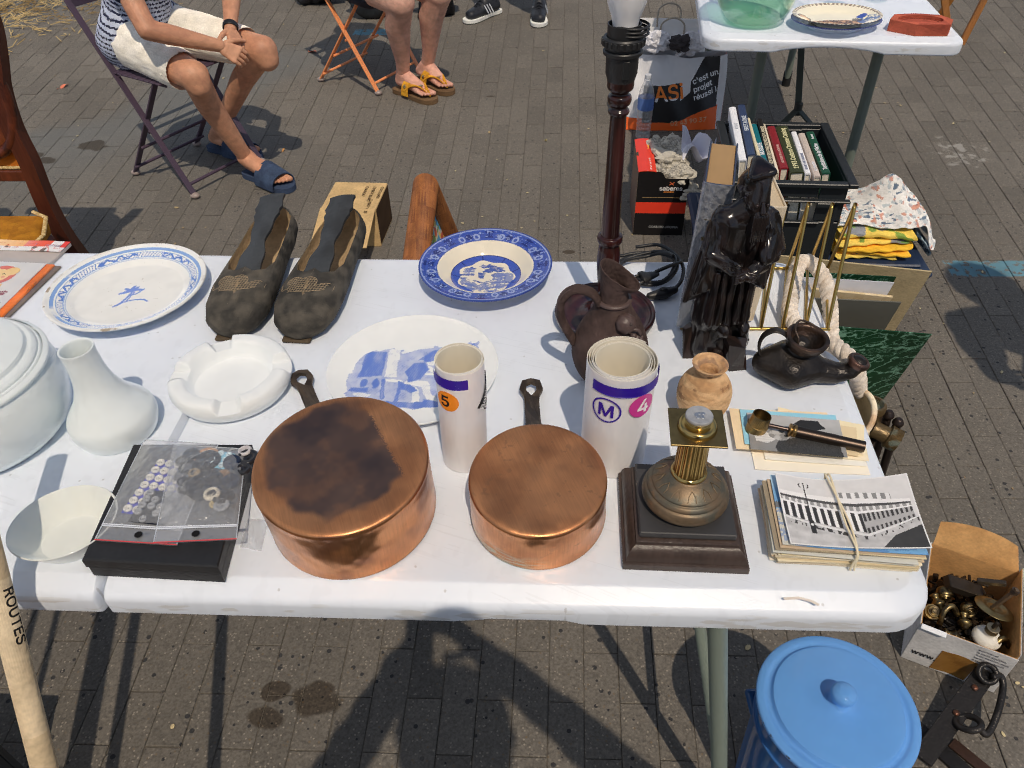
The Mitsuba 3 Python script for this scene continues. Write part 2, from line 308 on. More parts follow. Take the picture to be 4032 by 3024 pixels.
scene['straw'] = shape(cat(st), 'm_matte', mott(S(200, 175, 125), S(140, 115, 75), 6, 9), False); labels['straw'] = {'label': 'dry straw and wood chips strewn on the paving at the upper left', 'kind': 'stuff', 'category': 'straw'}
for (x, y, s, c) in [(-1.81, 4.02, .05, S(205, 120, 95)), (-3.02, 3.5, .05, S(205, 120, 95)), (-1.62, 2.72, .02, S(190, 140, 90)), (-.46, 2.82, .014, S(215, 200, 140))]:
    lf = slab(lambda u, v: np.stack([(u - .5) * s * 1.4, (v - .5) * s * .7 * np.sin(np.pi * np.clip(u, .04, .96)), .004 + .006 * np.sin(6 * u) + .004 * v], -1), 9, 5, .0006)
    solo('fallen_leaf', {0: 'pinkish fallen petal on the paving right of the seated child', 1: 'pinkish fallen petal on the paving behind the purple chair', 2: 'small tan fallen leaf beside the seated child', 3: 'tiny yellow leaf on the open paving left of the white bulb'}[0 if x == -1.81 else 1 if x == -3.02 else 2 if x == -1.62 else 3], 'leaf', mv(lf, rz(x * 9), (x, y, 0)), 'm_matte', c, True)
# ================================================================ folding tables
WHITE = S(232, 233, 236)
TCOL = np.array([.70, .745, .815])
def round_poly(pts, rad, n=8):
    out = []
    k = len(pts)
    for i in range(k):
        p = np.array(pts[i], float); a = np.array(pts[i - 1], float) - p; b = np.array(pts[(i + 1) % k], float) - p; r = rad[i]
        if r <= 0: out.append(p); continue
        a /= np.linalg.norm(a); b /= np.linalg.norm(b); h = math.acos(np.clip(a @ b, -1, 1)) / 2; d = r / math.tan(h); c = p + (a + b) / np.linalg.norm(a + b) * r / math.sin(h)
        s, e = p + a * d - c, p + b * d - c; a0, a1 = math.atan2(s[1], s[0]), math.atan2(e[1], e[0]); da = (a1 - a0 + math.pi) % (2 * math.pi) - math.pi
        out += [c + r * np.array([math.cos(a0 + da * t), math.sin(a0 + da * t)]) for t in np.linspace(0, 1, n)]
    return np.array(out)
def densify(p, step):
    out = []
    for a, b in zip(p, np.roll(p, -1, 0)):
        n = max(1, int(np.linalg.norm(b - a) / step)); out += [a + (b - a) * i / n for i in range(n)]
    return np.array(out)
def panel_mesh(outline, zt, scallop=None, inset_y=None):
    """moulded top: outline counter-clockwise; rings from the flat top over the rounded rim to the underside"""
    p = densify(np.asarray(outline), .02); t = np.roll(p, -1, 0) - np.roll(p, 1, 0); t /= np.linalg.norm(t, axis=1, keepdims=True); nrm = np.stack([t[:, 1], -t[:, 0]], 1)
    rings = [(.026, 0), (.0240, -.0001), (.0225, -.0009), (.021, -.0018), (.0075, -.0090), (.0042, -.0112), (.0016, -.0150), (0, -.020), (.001, -.041), (.0035, -.0445), (.010, -.0445), (.012, -.03)]
    k = len(p); v = []
    for i, (ins, z) in enumerate(rings):
        zz = np.full(k, zt + z)
        if scallop is not None and i >= 8: zz = zz + scallop(p) * (1 if i < 11 else .5)
        v.append(np.column_stack([p - nrm * ins, zz]))
    f = []
    for i in range(len(rings) - 1):
        a = np.arange(k) + i * k; b = (np.arange(k) + 1) % k + i * k
        f += [np.stack([b, a, a + k], 1), np.stack([b, a + k, b + k], 1)]
    V = np.vstack(v); F = np.vstack(f)
    m = tm((V, F))
    caps = []
    for i, up_ in ((0, True), (len(rings) - 1, False)):
        q = v[i]; tri = shapely.geometry.Polygon(q[:, :2]); vv, ff = trimesh.creation.triangulate_polygon(tri, engine='earcut')
        zc = q[:, 2].mean() if not up_ else zt
        c = tm((np.column_stack([vv, np.full(len(vv), zc)]), ff if up_ else ff[:, ::-1]))
        if up_ and c.face_normals[0][2] < 0: c.invert()
        caps.append(c)
    return cat([m] + caps)
LEGC = S(118, 128, 118)
t = thing('folding_table', 'white plastic folding market table in front, covered with bric-a-brac', 'table')
near_scallop = lambda p: .007 * sst(-.505, -.490, p[:, 0]) * sst(-.375, -.388, p[:, 0]) * (p[:, 1] < .05)
def seam(m, xs, s):
    v = np.array(m.vertices); d = (v[:, 0] - xs) * s; v[:, 0] = xs + s * np.where(d < .027, .021 + d * .2222, d); m.vertices = v; return m
right_out = round_poly([(-.9325, -.003), (-.001, 0.002), (.010, .62), (-.012, .692), (-.43, .691), (-.77, .695), (-.9325, .6995)], [.027, .052, 0, .03, 0, 0, .027])
part(t, 'tabletop', seam(panel_mesh(right_out, TZ, near_scallop), -.9325, 1), 'm_table', TCOL, 40)
left_out = round_poly([(-1.82, -.003), (-.8935, -.003), (-.8935, .6995), (-1.0, .703), (-1.284, .709), (-1.82, .715)], [.05, .027, .027, 0, 0, .05])
part(t, 'tabletop', seam(panel_mesh(left_out, TZ), -.8935, -1), 'm_table', TCOL, 40)
def leg_pair(t, x0, x1, ya, yb, z=.70, foot=True):
    for y in (ya, yb):
        k = part(t, 'leg', tube([(x0, y, z), (x1, y, .02)], .0125, 16), 'm_satin', LEGC, 40)
        kk = k.replace(t + '__', ''); scene[f'{k}__foot_cap'] = shape(tube([(x1, y, 0.0), (x1, y, .05)], .0165, 16), 'm_satin', S(30, 30, 30), 40)
    part(t, 'crossbar', tube([(x0 + (x1 - x0) * .6, ya, z * .4), (x0 + (x1 - x0) * .6, yb, z * .4)], .010, 12), 'm_satin', LEGC, 40)
leg_pair(t, -.223, -.116, .06, .63)
leg_pair(t, -1.60, -1.71, .06, .63)
# wear on the top: brown scuff on the front rim and tan smear, thin deposits of their own shape
def smear(pts, w, z, c, name):
    pl = sg.LineString(pts).buffer(w).simplify(.0004); part(t, name, extr(pl, .0003, z), 'm_matte', c, False)
smear([(-.165, .014), (-.15, .0155), (-.138, .012), (-.132, .008)], .0016, TZ + .0002, S(222, 212, 200), 'stain')
# second table
t2 = thing('folding_table', 'white plastic folding table further back carrying a green glass jar', 'table')
A, B = np.array([.012, 1.868]), np.array([.712, 1.806]); ux = (B - A) / np.linalg.norm(B - A); uy = np.array([-ux[1], ux[0]])
def t2p(x, y, z=0.0): q = A + ux * x + uy * y; return np.array([q[0], q[1], z])
out2 = round_poly([tuple(t2p(-.012, -.006)[:2]), tuple(t2p(.705, -.006)[:2]), tuple(t2p(.705, 1.8)[:2]), tuple(t2p(-.012, 1.8)[:2])], [.06, .05, .05, .05])
def sc2(p):
    x = (p - A) @ ux; y = (p - A) @ uy
    return .016 * np.clip(np.sin(np.clip((x - .19) / .30, 0, 1) * math.pi), 0, 1) ** .7 * (y < .03)
part(t2, 'tabletop', panel_mesh(out2, TZ, sc2), 'm_table', TCOL, 40)
for x in (.20, .552):
    a = t2p(x, .25, .70); k = part(t2, 'leg', tube([a, a - [0, 0, .68]], .0165, 16), 'm_satin', LEGC * .8, 40)
    scene[k + '__foot_cap'] = shape(tube([a - [0, 0, .70], a - [0, 0, .65]], .019, 16), 'm_satin', S(25, 25, 25), 40)
for x in (.16, .55):
    a = t2p(x, 1.55, .70); b = t2p(x + .02, 1.66, .02); k = part(t2, 'leg', tube([a, b], .0165, 16), 'm_satin', LEGC * .8, 40)
    scene[k + '__foot_cap'] = shape(tube([b - [0, 0, .02], b + [0, 0, .05]], .02, 16), 'm_satin', S(25, 25, 25), 40)
j = t2p(.385, .42, .37)
part(t2, 'brace', bar(t2p(.385, .75, .69), j, .022, .006), 'm_satin', S(62, 68, 62), 40)
part(t2, 'brace', bar(j, t2p(.552, .25, .24), .022, .006), 'm_satin', S(62, 68, 62), 40)
part(t2, 'brace', bar(j, t2p(.20, .25, .24), .022, .006), 'm_satin', S(62, 68, 62), 40)
part(t2, 'brace_clip', mv(lathe([(0, -.02), (.014, -.02), (.014, .02), (0, .02)], 16), None, j), 'm_satin', S(50, 52, 50), 40)
part(t2, 'crossbar', tube([t2p(.20, .25, .24), t2p(.552, .25, .24)], .009, 12), 'm_satin', LEGC * .6, 40)
# ================================================================ things on the front table: ceramics
def resample(prof, step):
    p = np.asarray(prof, float); out = [p[0]]
    for a, b in zip(p[:-1], p[1:]):
        n = max(1, int(np.linalg.norm(b - a) / step)); out += [a + (b - a) * (i + 1) / n for i in range(n)]
    return np.array(out)
def polar(v, c=(0, 0)): x, y = v[:, 0] - c[0], v[:, 1] - c[1]; return np.hypot(x, y), np.arctan2(y, x)
IVORY = np.array([.76, .76, .73]); PORC = np.array([.70, .745, .745])
def over(c, col, m): return c * (1 - m[:, None]) + np.asarray(col) * m[:, None]
# --- earthenware plate with blue painted rim
t = thing('earthenware_plate', 'large off-white plate with blue painted rim and a small blue flower in its middle', 'plate')
PC = np.array([-1.107, .551]); pr_ = smooth_prof([(0, .008), (.05, .008), (.08, .009), (.088, .012), (.098, .017), (.114, .024), (.1225, .0285), (.125, .0275), (.1235, .024), (.108, .014), (.088, .004), (.078, .0005), (.07, .0005), (.068, .003), (0, .004)], 5)
ARM = [sg.LineString(p).buffer(w) for p, w in [([(-.022, -.032), (-.006, -.022), (.010, -.019), (.024, -.022), (.030, -.028)], .0016), ([(-.016, -.030), (-.006, -.014), (.002, .004)], .0018), ([(-.004, -.022), (.002, -.006), (.006, .004)], .0012), ([(-.002, -.006), (.010, -.002), (.020, .010)], .0015)]]
ARM = shapely.union_all(ARM + [sa.translate(sa.rotate(sa.scale(sg.Point(0, 0).buffer(1), .0105, .0032), a, origin=(0, 0)), x, y) for a, x, y in ((15, -.010, .006), (-12, .010, .010), (45, .004, .012), (-40, -.004, .012), (0, -.002, .008), (70, .001, .014))])
def faience(v):
    r, a = polar(v, PC); top = v[:, 2] > TZ + .006; c = np.tile(IVORY * 1.0, (len(v), 1))
    c = c * (1 - .04 * sst(.5, .75, fb(v, 40, 3)))[:, None]
    B1, B2 = np.array([.07, .17, .52]), np.array([.20, .34, .64])
    worn = sst(.30, .45, fb(v, 45, 8)); q = (a * 13 / math.pi) % 2
    ring = lambda r0, w: (np.abs(r - r0) < w) * top
    c = over(c, B2, ring(.1135, .0024) * worn * .95); c = over(c, B2, ring(.0985, .0008) * .9); c = over(c, B2, ring(.096, .0006) * .7); c = over(c, B2, ring(.1085, .0008) * .9)
    band = (r > .0993) & (r < .1077) & top; s = (r - .0993) / .0084; tri = np.abs(((a * 30 / math.pi) % 2) - 1)
    zig = (np.abs(s - tri) < .22) | ((nz(np.column_stack([a * 40, r * 500, 0 * r]), 1, 4) > .72)); seg = (np.sin(a * 6 + 1.3) > -.35); curl = np.abs(np.sin(a * 62 + s * 3.0)) < .45
    c = over(c, B1, band * np.where(seg, zig, curl) * .95)
    R = rz(-.25)[:2, :2]; L = (v[:, :2] - PC) @ R.T; c = over(c, [.10, .20, .62], inpoly(ARM, L[:, 0], L[:, 1]) * top * .9)
    chip = (r > .1205) * sst(.60, .66, fb(v, 70, 12)) * (.3 + .7 * (a < 0)); c = over(c, [.28, .19, .10], chip * .8)
    return over(c, [.40, .36, .30], (sst(.92, .95, nz(v, 210, 5)) * .4))
part(t, 'dish', mv(lathe(resample(pr_, .0011), 340), None, (PC[0], PC[1], TZ)), 'm_gloss', faience, True)
# --- white oval-looking porcelain plate with a blue print (generic scene of a man at a bench)
t = thing('porcelain_plate', 'flat white porcelain plate printed with a blue scene of a man at a workbench', 'plate')
PL2 = np.array([-.613, .37])
def poly(*p): return sg.Polygon(p)
LS = lambda w, *p: sg.LineString(p).buffer(w)
EL = lambda x, y, a, b, r=0: sa.translate(sa.rotate(sa.scale(sg.Point(0, 0).buffer(1), a, b), r, origin=(0, 0)), x, y)
SC_mid = shapely.union_all([poly((-.074, .012), (-.066, .030), (-.056, .038), (-.022, .042), (-.012, .036), (.004, .046), (.070, .053), (.074, .0), (.070, -.046), (.046, -.056), (.0, -.062), (-.050, -.058), (-.072, -.046), (-.078, -.018))])
SC_dark = shapely.union_all([poly((-.064, .034), (-.040, .036), (-.040, -.006), (-.066, -.010)), poly((.0, .022), (.016, .040), (.066, .050), (.056, .040), (.026, .026)), poly((-.012, .002), (-.004, .016), (.008, .018), (.014, .006), (.006, -.012), (-.006, -.016)), poly((-.018, -.016), (-.004, -.022), (.006, -.030), (.000, -.034), (-.016, -.026)), poly((-.070, -.030), (-.052, -.028), (-.050, -.034), (-.072, -.036)), LS(.0016, (-.036, -.014), (-.032, -.044)), LS(.0016, (-.014, -.018), (-.016, -.050)), LS(.0018, (.034, -.006), (.036, -.050)), LS(.0018, (.062, -.004), (.062, -.048)), poly((-.060, -.050), (.050, -.052), (.036, -.060), (-.046, -.058)), EL(.014, .024, .0070, .0035, 20), EL(-.050, .012, .006, .011), EL(-.058, -.020, .004, .006), EL(-.044, -.020, .004, .008), poly((.016, -.046), (.032, -.050), (.030, -.055), (.012, -.053))])
SC_light = shapely.union_all([poly((-.038, .040), (-.024, .042), (-.022, -.010), (-.036, -.008)), LS(.0018, (-.030, .042), (-.028, -.004)), EL(.016, .018, .0052, .0062), LS(.0032, (.004, .014), (.018, .004), (.030, .002)), LS(.0026, (.0, .006), (.012, -.002), (.028, -.003)), poly((-.038, -.012), (-.012, -.014), (-.012, -.018), (-.038, -.016)), LS(.0044, (-.006, -.018), (.014, -.020), (.020, -.040), (.026, -.048)), LS(.0036, (-.010, -.022), (.004, -.030), (.006, -.048)), LS(.0026, (-.020, .036), (-.004, .044), (.012, .046)), poly((.026, .000), (.072, .002), (.072, -.003), (.026, -.005)), EL(.048, .006, .008, .003), EL(-.056, -.040, .010, .004), poly((.040, .010), (.070, .016), (.070, .034), (.042, .026))])
def blueprint(v):
    r, a = polar(v, PL2); c = np.tile(np.array([.77, .785, .775]), (len(v), 1)); top = v[:, 2] > TZ + .004
    x, y = (v[:, 0] - PL2[0] - .004) / 1.22, (v[:, 1] - PL2[1] + .004) / 1.25
    n = fb(np.column_stack([x, y, 0 * x]), 120, 2); w = .004 * (n - .5)
    edge = inpoly(SC_mid, x + 2 * w, y + 2 * w) & top
    h = .5 + .5 * np.sin((x * .6 + y) * 2600 + 6 * n); h2 = .5 + .5 * np.sin((x - y * .4) * 2300 + 5 * n); d = .46 + .30 * h * sst(.3, .7, n)
    d = np.where(inpoly(SC_dark, x + w, y + w), .82 + .18 * h2, d); d = np.where(inpoly(SC_light, x + w, y + w) & ~inpoly(SC_dark, x + w, y + w), .03 + .22 * h2 * (n > .52), d)
    d = d * (.62 + .72 * fb(np.column_stack([x * 1.5, y * .5, 0 * x]), 80, 7)); rimm = inpoly(SC_dark.boundary.buffer(.0006), x + w, y + w); d = np.where(rimm, .85, d)
    return over(c, [.06, .15, .55], edge * np.clip(d, 0, .92))
pr2 = smooth_prof([(0, .006), (.06, .006), (.09, .008), (.113, .013), (.1205, .0155), (.1212, .0145), (.118, .011), (.095, .003), (.075, 0), (.07, .002), (0, .003)], 5)
part(t, 'dish', mv(lathe(resample(pr2, .0009), 360), None, (PL2[0], PL2[1], TZ)), 'm_gloss', blueprint, True)
# --- blue and cream transferware soup plate (generic river garden print)
t = thing('soup_plate', 'cream soup plate with a dense dark blue border and a blue garden and pavilion print', 'plate')
WC = np.array([-.527, .612])
garden = shapely.union_all([sa.translate(sa.scale(sg.Point(0, 0).buffer(1), rx_, ry_), x, y) for rx_, ry_, x, y in [(.011, .0045, .006, .030), (.012, .004, .016, .025), (.012, .004, .008, .020), (.010, .004, .022, .018), (.009, .0035, .002, .015)]] +
    [poly((.008, .006), (.018, .013), (.034, .006)), poly((.010, .0), (.033, 0), (.036, .005), (.007, .005)), sg.box(.012, -.012, .0145, 0), sg.box(.018, -.012, .0205, 0), sg.box(.025, -.012, .0275, 0), sg.box(.030, -.012, .033, 0), poly((.006, -.015), (.04, -.013), (.04, -.018), (.006, -.019)),
     poly((-.014, .012), (-.002, .010), (-.004, -.008), (-.012, -.006)), poly((-.044, -.002), (-.03, -.004), (-.034, -.008), (-.041, -.007)), poly((-.04, -.016), (-.034, -.011), (-.026, -.016)), sg.LineString([(-.045, .004), (-.03, .006), (-.022, .006)]).buffer(.003), poly((-.036, .014), (-.028, .018), (-.02, .013)), sg.LineString([(-.03, .018), (-.026, .026)]).buffer(.003), sg.LineString([(-.036, .022), (-.02, .024)]).buffer(.002),
     sg.LineString([(-.008, .034), (-.001, .028), (.004, .036)]).buffer(.0022), sg.LineString([(-.012, .03), (-.004, .026)]).buffer(.0015), sg.LineString([(-.004, -.036), (.010, -.032), (.022, -.030), (.034, -.026)]).buffer(.0028), sg.LineString([(-.04, -.020), (-.03, -.022), (-.02, -.026), (-.014, -.032)]).buffer(.003), sg.LineString([(-.02, -.012), (-.006, -.018), (.004, -.022)]).buffer(.002), sg.LineString([(-.03, -.034), (-.018, -.036)]).buffer(.0025)] +
    [sg.LineString([(x, -.036 + .25 * (x + .004)), (x, -.028 + .25 * (x + .004))]).buffer(.0009) for x in np.arange(-.004, .036, .006)])
def willow(v):
    r, a = polar(v, WC); CR = np.array([.72, .66, .53]); c = np.tile(CR, (len(v), 1)); top = v[:, 2] > TZ + .004 + 0 * r
    L = v[:, :2] - WC; x, y = L[:, 0], L[:, 1]; n = fb(np.column_stack([x, y, 0 * x]), 260, 3)
    DK, MD, LT = np.array([.018, .030, .17]), np.array([.042, .075, .33]), np.array([.27, .33, .55])
    rim = (r > .0795) & top & (v[:, 2] > TZ + .02); hatch = .5 + .5 * np.sin(a * 420 + r * 900)
    c = np.where(rim[:, None], MD * (.85 + .4 * hatch)[:, None], c)
    k = (a / (2 * math.pi) * 8) % 1 - .5; rr = (r - .0935) / .0135
    motif = rim & (np.hypot(k * 6.5, rr * 1.1 + .2) < .55); c = np.where(motif[:, None], DK + (LT - DK) * (n > .62)[:, None], c)
    scroll = rim & (np.abs(np.hypot((np.abs(k) - .19) * 7, rr + .35) - .45) < .14); c = np.where(scroll[:, None], LT, c)
    k2 = ((a / (2 * math.pi) * 8) + .5) % 1 - .5; key = rim & (np.abs(k2) < .10) & (np.abs(rr - .05) < .62) & (((np.abs(k2 * 40) % 2) < .7) | (np.abs(np.abs(rr) - .45) < .14)); c = np.where(key[:, None], DK, c)
    c = np.where((rim & (n > .70))[:, None], LT, c); c = over(c, LT, ((np.abs(r - .1055) < .0012) & top) * 1.0); c = np.where(((r > .1068) & top)[:, None], MD * .9, c)
    well = (r < .0585) & top; band = well & (r > .046 + .003 * np.cos(a * 7)); sc = .5 + .5 * np.sin(x * 2600) * np.sin(y * 2600)
    c = np.where(band[:, None], MD * (.9 + .6 * sc)[:, None], c); spoke = band & (np.abs(((a / (2 * math.pi) * 9) % 1) - .5) < .025); c = np.where(spoke[:, None], DK, c)
    c = np.where((well & (np.abs(r - .0583) < .0008))[:, None], DK, c)
    ins = (r < .0455) & top; w = .0016 * (n - .5) * 2
    g = ins & inpoly(garden, x + w, y + w); c = over(c, MD * .8 + LT * .15, g * (.70 + .3 * (n > .45)))
    land = ins & ((y < -.014 + .008 * np.sin(x * 140)) & (n > .44) | ((x > .012) & (y < .012) & (np.hypot(x - .03, (y + .002) * 1.2) < .019) & (n > .36)) | (np.hypot(x + .030, y - .016) < .010) & (n > .50) | (np.hypot(x + .026, y + .026) < .012) & (n > .46)); c = over(c, LT * .55 + MD * .4, land * .85)
    fl = (r > .0785) & (r < .081) & top & (n > .6); c = over(c, MD, fl * .6)
    return over(c, [.5, .45, .36], (~top | (v[:, 2] < TZ + .003)) * .25)
pr3 = smooth_prof([(0, .0065), (.04, .0065), (.054, .0085), (.063, .016), (.075, .0265), (.081, .0285), (.096, .0315), (.1075, .0345), (.109, .0335), (.107, .0312), (.085, .0245), (.07, .013), (.06, .003), (.055, 0), (.05, .002), (0, .003)], 5)
part(t, 'dish', mv(lathe(resample(pr3, .0007), 420), None, (WC[0], WC[1], TZ)), 'm_gloss', willow, True)
# --- white lidded pot at the left edge
t = thing('lidded_pot', 'big white glazed lidded pot cut off by the left edge of the photo', 'pot')
pc = (-1.172, .240, TZ)
part(t, 'body', mv(lathe(smooth_prof([(0, .002), (.085, .002), (.098, .004), (.112, .022), (.119, .055), (.117, .082), (.111, .100), (.107, .108), (.104, .109), (.101, .105), (.10, .09)], 6), 96), None, pc), 'm_gloss', PORC, True)
part(t, 'lid', mv(lathe(smooth_prof([(.1045, .106), (.1035, .112), (.099, .116), (.094, .117), (.0925, .121), (.088, .1245), (.06, .131), (.03, .134), (.012, .135), (.012, .15), (.018, .158), (.012, .166), (0, .168)], 6), 96), None, pc), 'm_gloss', PORC, True)
scene[f'{t}__body__rim_band'] = shape(mv(lathe(smooth_prof([(.110, .098), (.1145, .101), (.1145, .105), (.109, .108)], 4), 96), None, pc), 'm_gloss', PORC, True)
# --- white vase
t = thing('bud_vase', 'white porcelain vase with a slender neck and wide bell-shaped foot', 'vase')
part(t, 'body', mv(lathe(smooth_prof([(0, .004), (.040, .003), (.046, 0), (.050, .004), (.0545, .016), (.0555, .026), (.0535, .036), (.046, .047), (.035, .062), (.026, .082), (.0215, .105), (.0205, .128), (.0213, .1395), (.0204, .1405), (.0185, .138), (.0175, .12), (.018, .09), (.02, .06)], 6), 80), ry(-.03), (-.992, .246, TZ)), 'm_gloss', PORC, True)
# --- ashtray
t = thing('ashtray', 'round white porcelain ashtray with notches cut in its thick rim', 'ashtray')
def ash():
    prof = smooth_prof([(0, .013), (.045, .0135), (.053, .017), (.057, .026), (.0605, .0345), (.0655, .0375), (.0745, .0375), (.0805, .0345), (.0835, .027), (.083, .018), (.076, .006), (.066, .0005), (.06, .0005), (.058, .002), (0, .003)], 7)
    m = lathe(prof, 180); v = np.array(m.vertices); r, a = np.hypot(v[:, 0], v[:, 1]), np.arctan2(v[:, 1], v[:, 0])
    for a0 in (2.05, 3.25, 5.0, .25):
        d = np.abs((a - a0 + math.pi) % (2 * math.pi) - math.pi); k = (1 - sst(.17, .24, d)) * sst(.052, .060, r) * (v[:, 2] > .017)
        v[:, 2] -= k * np.clip(v[:, 2] - (.0245 + .10 * np.clip(.083 - r, 0, 1)), 0, 1)
    m.vertices = v; return m
part(t, 'bowl', mv(ash(), None, (-.863, .333, TZ)), 'm_gloss', np.array([.76, .785, .785]), 50)
# --- shallow oval dish
t = thing('shallow_dish', 'small shallow plain white dish at the near left beside the black case', 'dish')
part(t, 'bowl', mv(mv(lathe(smooth_prof([(0, .0035), (.028, .004), (.034, .007), (.045, .022), (.053, .0335), (.0545, .034), (.0545, .032), (.047, .020), (.037, .004), (.033, 0), (.03, .0012), (0, .0018)], 6), 90), np.diag([1.07, .97, 1]) @ rz(0)), rz(.35), (-.967, .066, TZ)), 'm_gloss', np.array([.70, .72, .675]), True)
# --- carved wooden shoes with rubber straps
def loft(secs, n=28):
    """closed surface through sections: each (centre y, half width, z low, z high, x offset, squareness)"""
    a = np.linspace(0, 2 * math.pi, n, endpoint=False); V = []
    for (y, w, z0, z1, xo, sq) in secs:
        c, s = np.cos(a), np.sin(a); e = 2 / sq
        V.append(np.column_stack([xo + w * np.sign(c) * np.abs(c) ** e, np.full(n, y), (z0 + z1) / 2 + (z1 - z0) / 2 * np.sign(s) * np.abs(s) ** e]))
    k = len(secs); i, j = np.meshgrid(np.arange(k - 1), np.arange(n), indexing='ij')
    q = np.stack([i * n + j, (i + 1) * n + j, (i + 1) * n + (j + 1) % n, i * n + (j + 1) % n], -1).reshape(-1, 4)
    V = np.vstack(V); c0, c1 = len(V), len(V) + 1; V = np.vstack([V, [V[:n].mean(0)], [V[-n:].mean(0)]]); jj = np.arange(n); e = (k - 1) * n
    f = np.vstack([q[:, [0, 1, 2]], q[:, [0, 2, 3]], np.stack([np.full(n, c0), jj, (jj + 1) % n], 1), np.stack([np.full(n, c1), e + (jj + 1) % n, e + jj], 1)])
    m = tm((V, f)); m.fix_normals(); return m
def interp_secs(S_, n):
    S_ = np.asarray(S_, float); return [tuple(x) for x in np.column_stack([np.interp(np.linspace(0, 1, n), np.linspace(0, 1, len(S_)), smooth_prof(S_[:, [0, k]], 1)[:, 1]) for k in range(S_.shape[1])])]
def mani(m): return m3.Manifold(m3.Mesh(np.asarray(m.vertices, np.float32), np.asarray(m.faces, np.uint32)))
def sabot_shell():
    outer = loft([(.0, .010, .012, .030, 0, 2), (.006, .026, .007, .042, 0, 2.2), (.02, .040, .003, .056, 0, 2.3), (.05, .0485, .001, .068, 0, 2.4), (.09, .0505, 0, .076, 0, 2.4), (.14, .0475, 0, .076, 0, 2.5), (.20, .043, .001, .077, 0, 2.5), (.26, .041, .0, .080, 0, 2.5), (.30, .036, 0, .082, 0, 2.3), (.318, .026, .004, .080, 0, 2.2), (.326, .012, .012, .07, 0, 2)], 44)
    inner = loft([(.045, .006, .030, .042, 0, 2), (.055, .030, .022, .054, 0, 2.2), (.10, .043, .014, .066, 0, 2.4), (.14, .040, .012, .075, 0, 2.5), (.20, .0365, .012, .09, 0, 2.6), (.26, .0345, .013, .10, 0, 2.5), (.295, .030, .018, .10, 0, 2.3), (.312, .018, .026, .10, 0, 2.2), (.318, .006, .04, .10, 0, 2)], 36)
    mouth = extr(sg.Polygon([(-.030, .118), (-.012, .108), (0, .120), (.014, .108), (.033, .120), (.040, .15), (.036, .26), (.026, .306), (0, .316), (-.026, .306), (-.036, .26), (-.040, .15)]).buffer(-.002), .08, .045)
    return tm((mani(outer) - mani(inner)) - mani(mouth))
SAB = mv(tm(mani(sabot_shell()).refine_to_length(.0045)), np.diag([1, .985, .76]))
def sabot_col(inv):
    def fn(v, n):
        L = (v - inv[1]) @ inv[0]; y, x, z = L[:, 1] / .985, L[:, 0], L[:, 2] / .76
        c = lerp(np.array([.034, .031, .027]), np.array([.085, .074, .060]), sst(.35, .7, fb(v, 60, 3)))
        c = over(c, [.12, .10, .075], sst(.6, .72, fb(v, 25, 6)) * .5)
        nin = (np.abs(x) < .0445) & (y > .05) & (y < .318) & (z > .010) & ((x * (n @ inv[0])[:, 0] < 0) | ((n @ inv[0])[:, 2] > .3) & (z < .026) & (np.abs(x) < .037) | ((n @ inv[0])[:, 1] < -.3) & (y > .25))
        c = over(c, lerp(np.array([.46, .33, .19]), np.array([.32, .22, .12]), fb(v, 50, 9)), nin * 1.0)
        return c
    return fn
from scipy.interpolate import LinearNDInterpolator
_k = (SAB.vertex_normals[:, 2] > .2) & (SAB.vertices[:, 1] < .13) & (SAB.vertices[:, 2] > .022)
TOPZ = LinearNDInterpolator(SAB.vertices[_k][:, :2], SAB.vertices[_k][:, 2])
CARVE = shapely.union_all([sg.Point(-.020, .082).buffer(.0125), sg.Point(.002, .083).buffer(.0125), sg.Polygon([(-.040, .070), (-.030, .062), (.0, .060), (.020, .066), (.040, .076), (.041, .090), (.026, .084), (.010, .074), (-.012, .072), (-.030, .078), (-.041, .086)])])
def carving():
    out = []
    gl = [sg.LineString([(c, .04), (c + .02, .11)]) for c in np.arange(-.07, .06, .0042)] + [sg.LineString([(-.05, c), (.05, c + .012)]) for c in np.arange(.03, .11, .0046)] + [CARVE.boundary]
    for l in gl:
        q = l.intersection(CARVE.buffer(.0001))
        for g in getattr(q, 'geoms', [q]):
            if g.length < .003 or g.geom_type != 'LineString': continue
            p = np.array(g.segmentize(.003).coords); z = TOPZ(p); ok = np.isfinite(z)
            if ok.sum() > 1: out.append(tube(np.column_stack([p[ok], z[ok] + .0002]), .00045, 4))
    return cat(out)
CARVED = carving()
for (x, y, ang, lab) in [(-.902, .438, .02, 'left one of the two old dark carved wooden clogs with a rubber strap'), (-.798, .435, -.05, 'right one of the two old dark carved wooden clogs with a rubber strap')]:
    t = thing('wooden_clog', lab, 'clog', 'pair of carved wooden clogs'); R = rz(ang); o = np.array([x, y, TZ])
    part(t, 'shell', mv(SAB, R, o), 'm_rough', sabot_col((R, o)), 40)
    def strap(u, v):
        yy = .088 + u * .222; w = .0195 + .0045 * np.sin(u * 8.5 + .6) * (u < .8) + .0018 * np.sin(u * 25) + .004 * (u > .8); z = .042 + .040 * u + .004 * np.sin(u * 3.1)
        return np.stack([(v - .5) * 2 * w + .004 * np.sin(u * 3) - .002, yy, z + .003 * np.sin(v * 3.1) + .008 * (v - .5)], -1)
    part(t, 'carving', mv(CARVED, R, o), 'm_rough', S(150, 132, 108), True)
    part(t, 'strap', mv(slab(strap, 26, 9, -.0055), R, o), 'm_leather', mott(S(58, 60, 62), S(44, 44, 44), 30, 3), 40)
    part(t, 'toe_plate', mv(box(.044, .014, .006, .002, (-.004, .006, .004)), R, o), 'm_rough', S(78, 66, 52), 30)
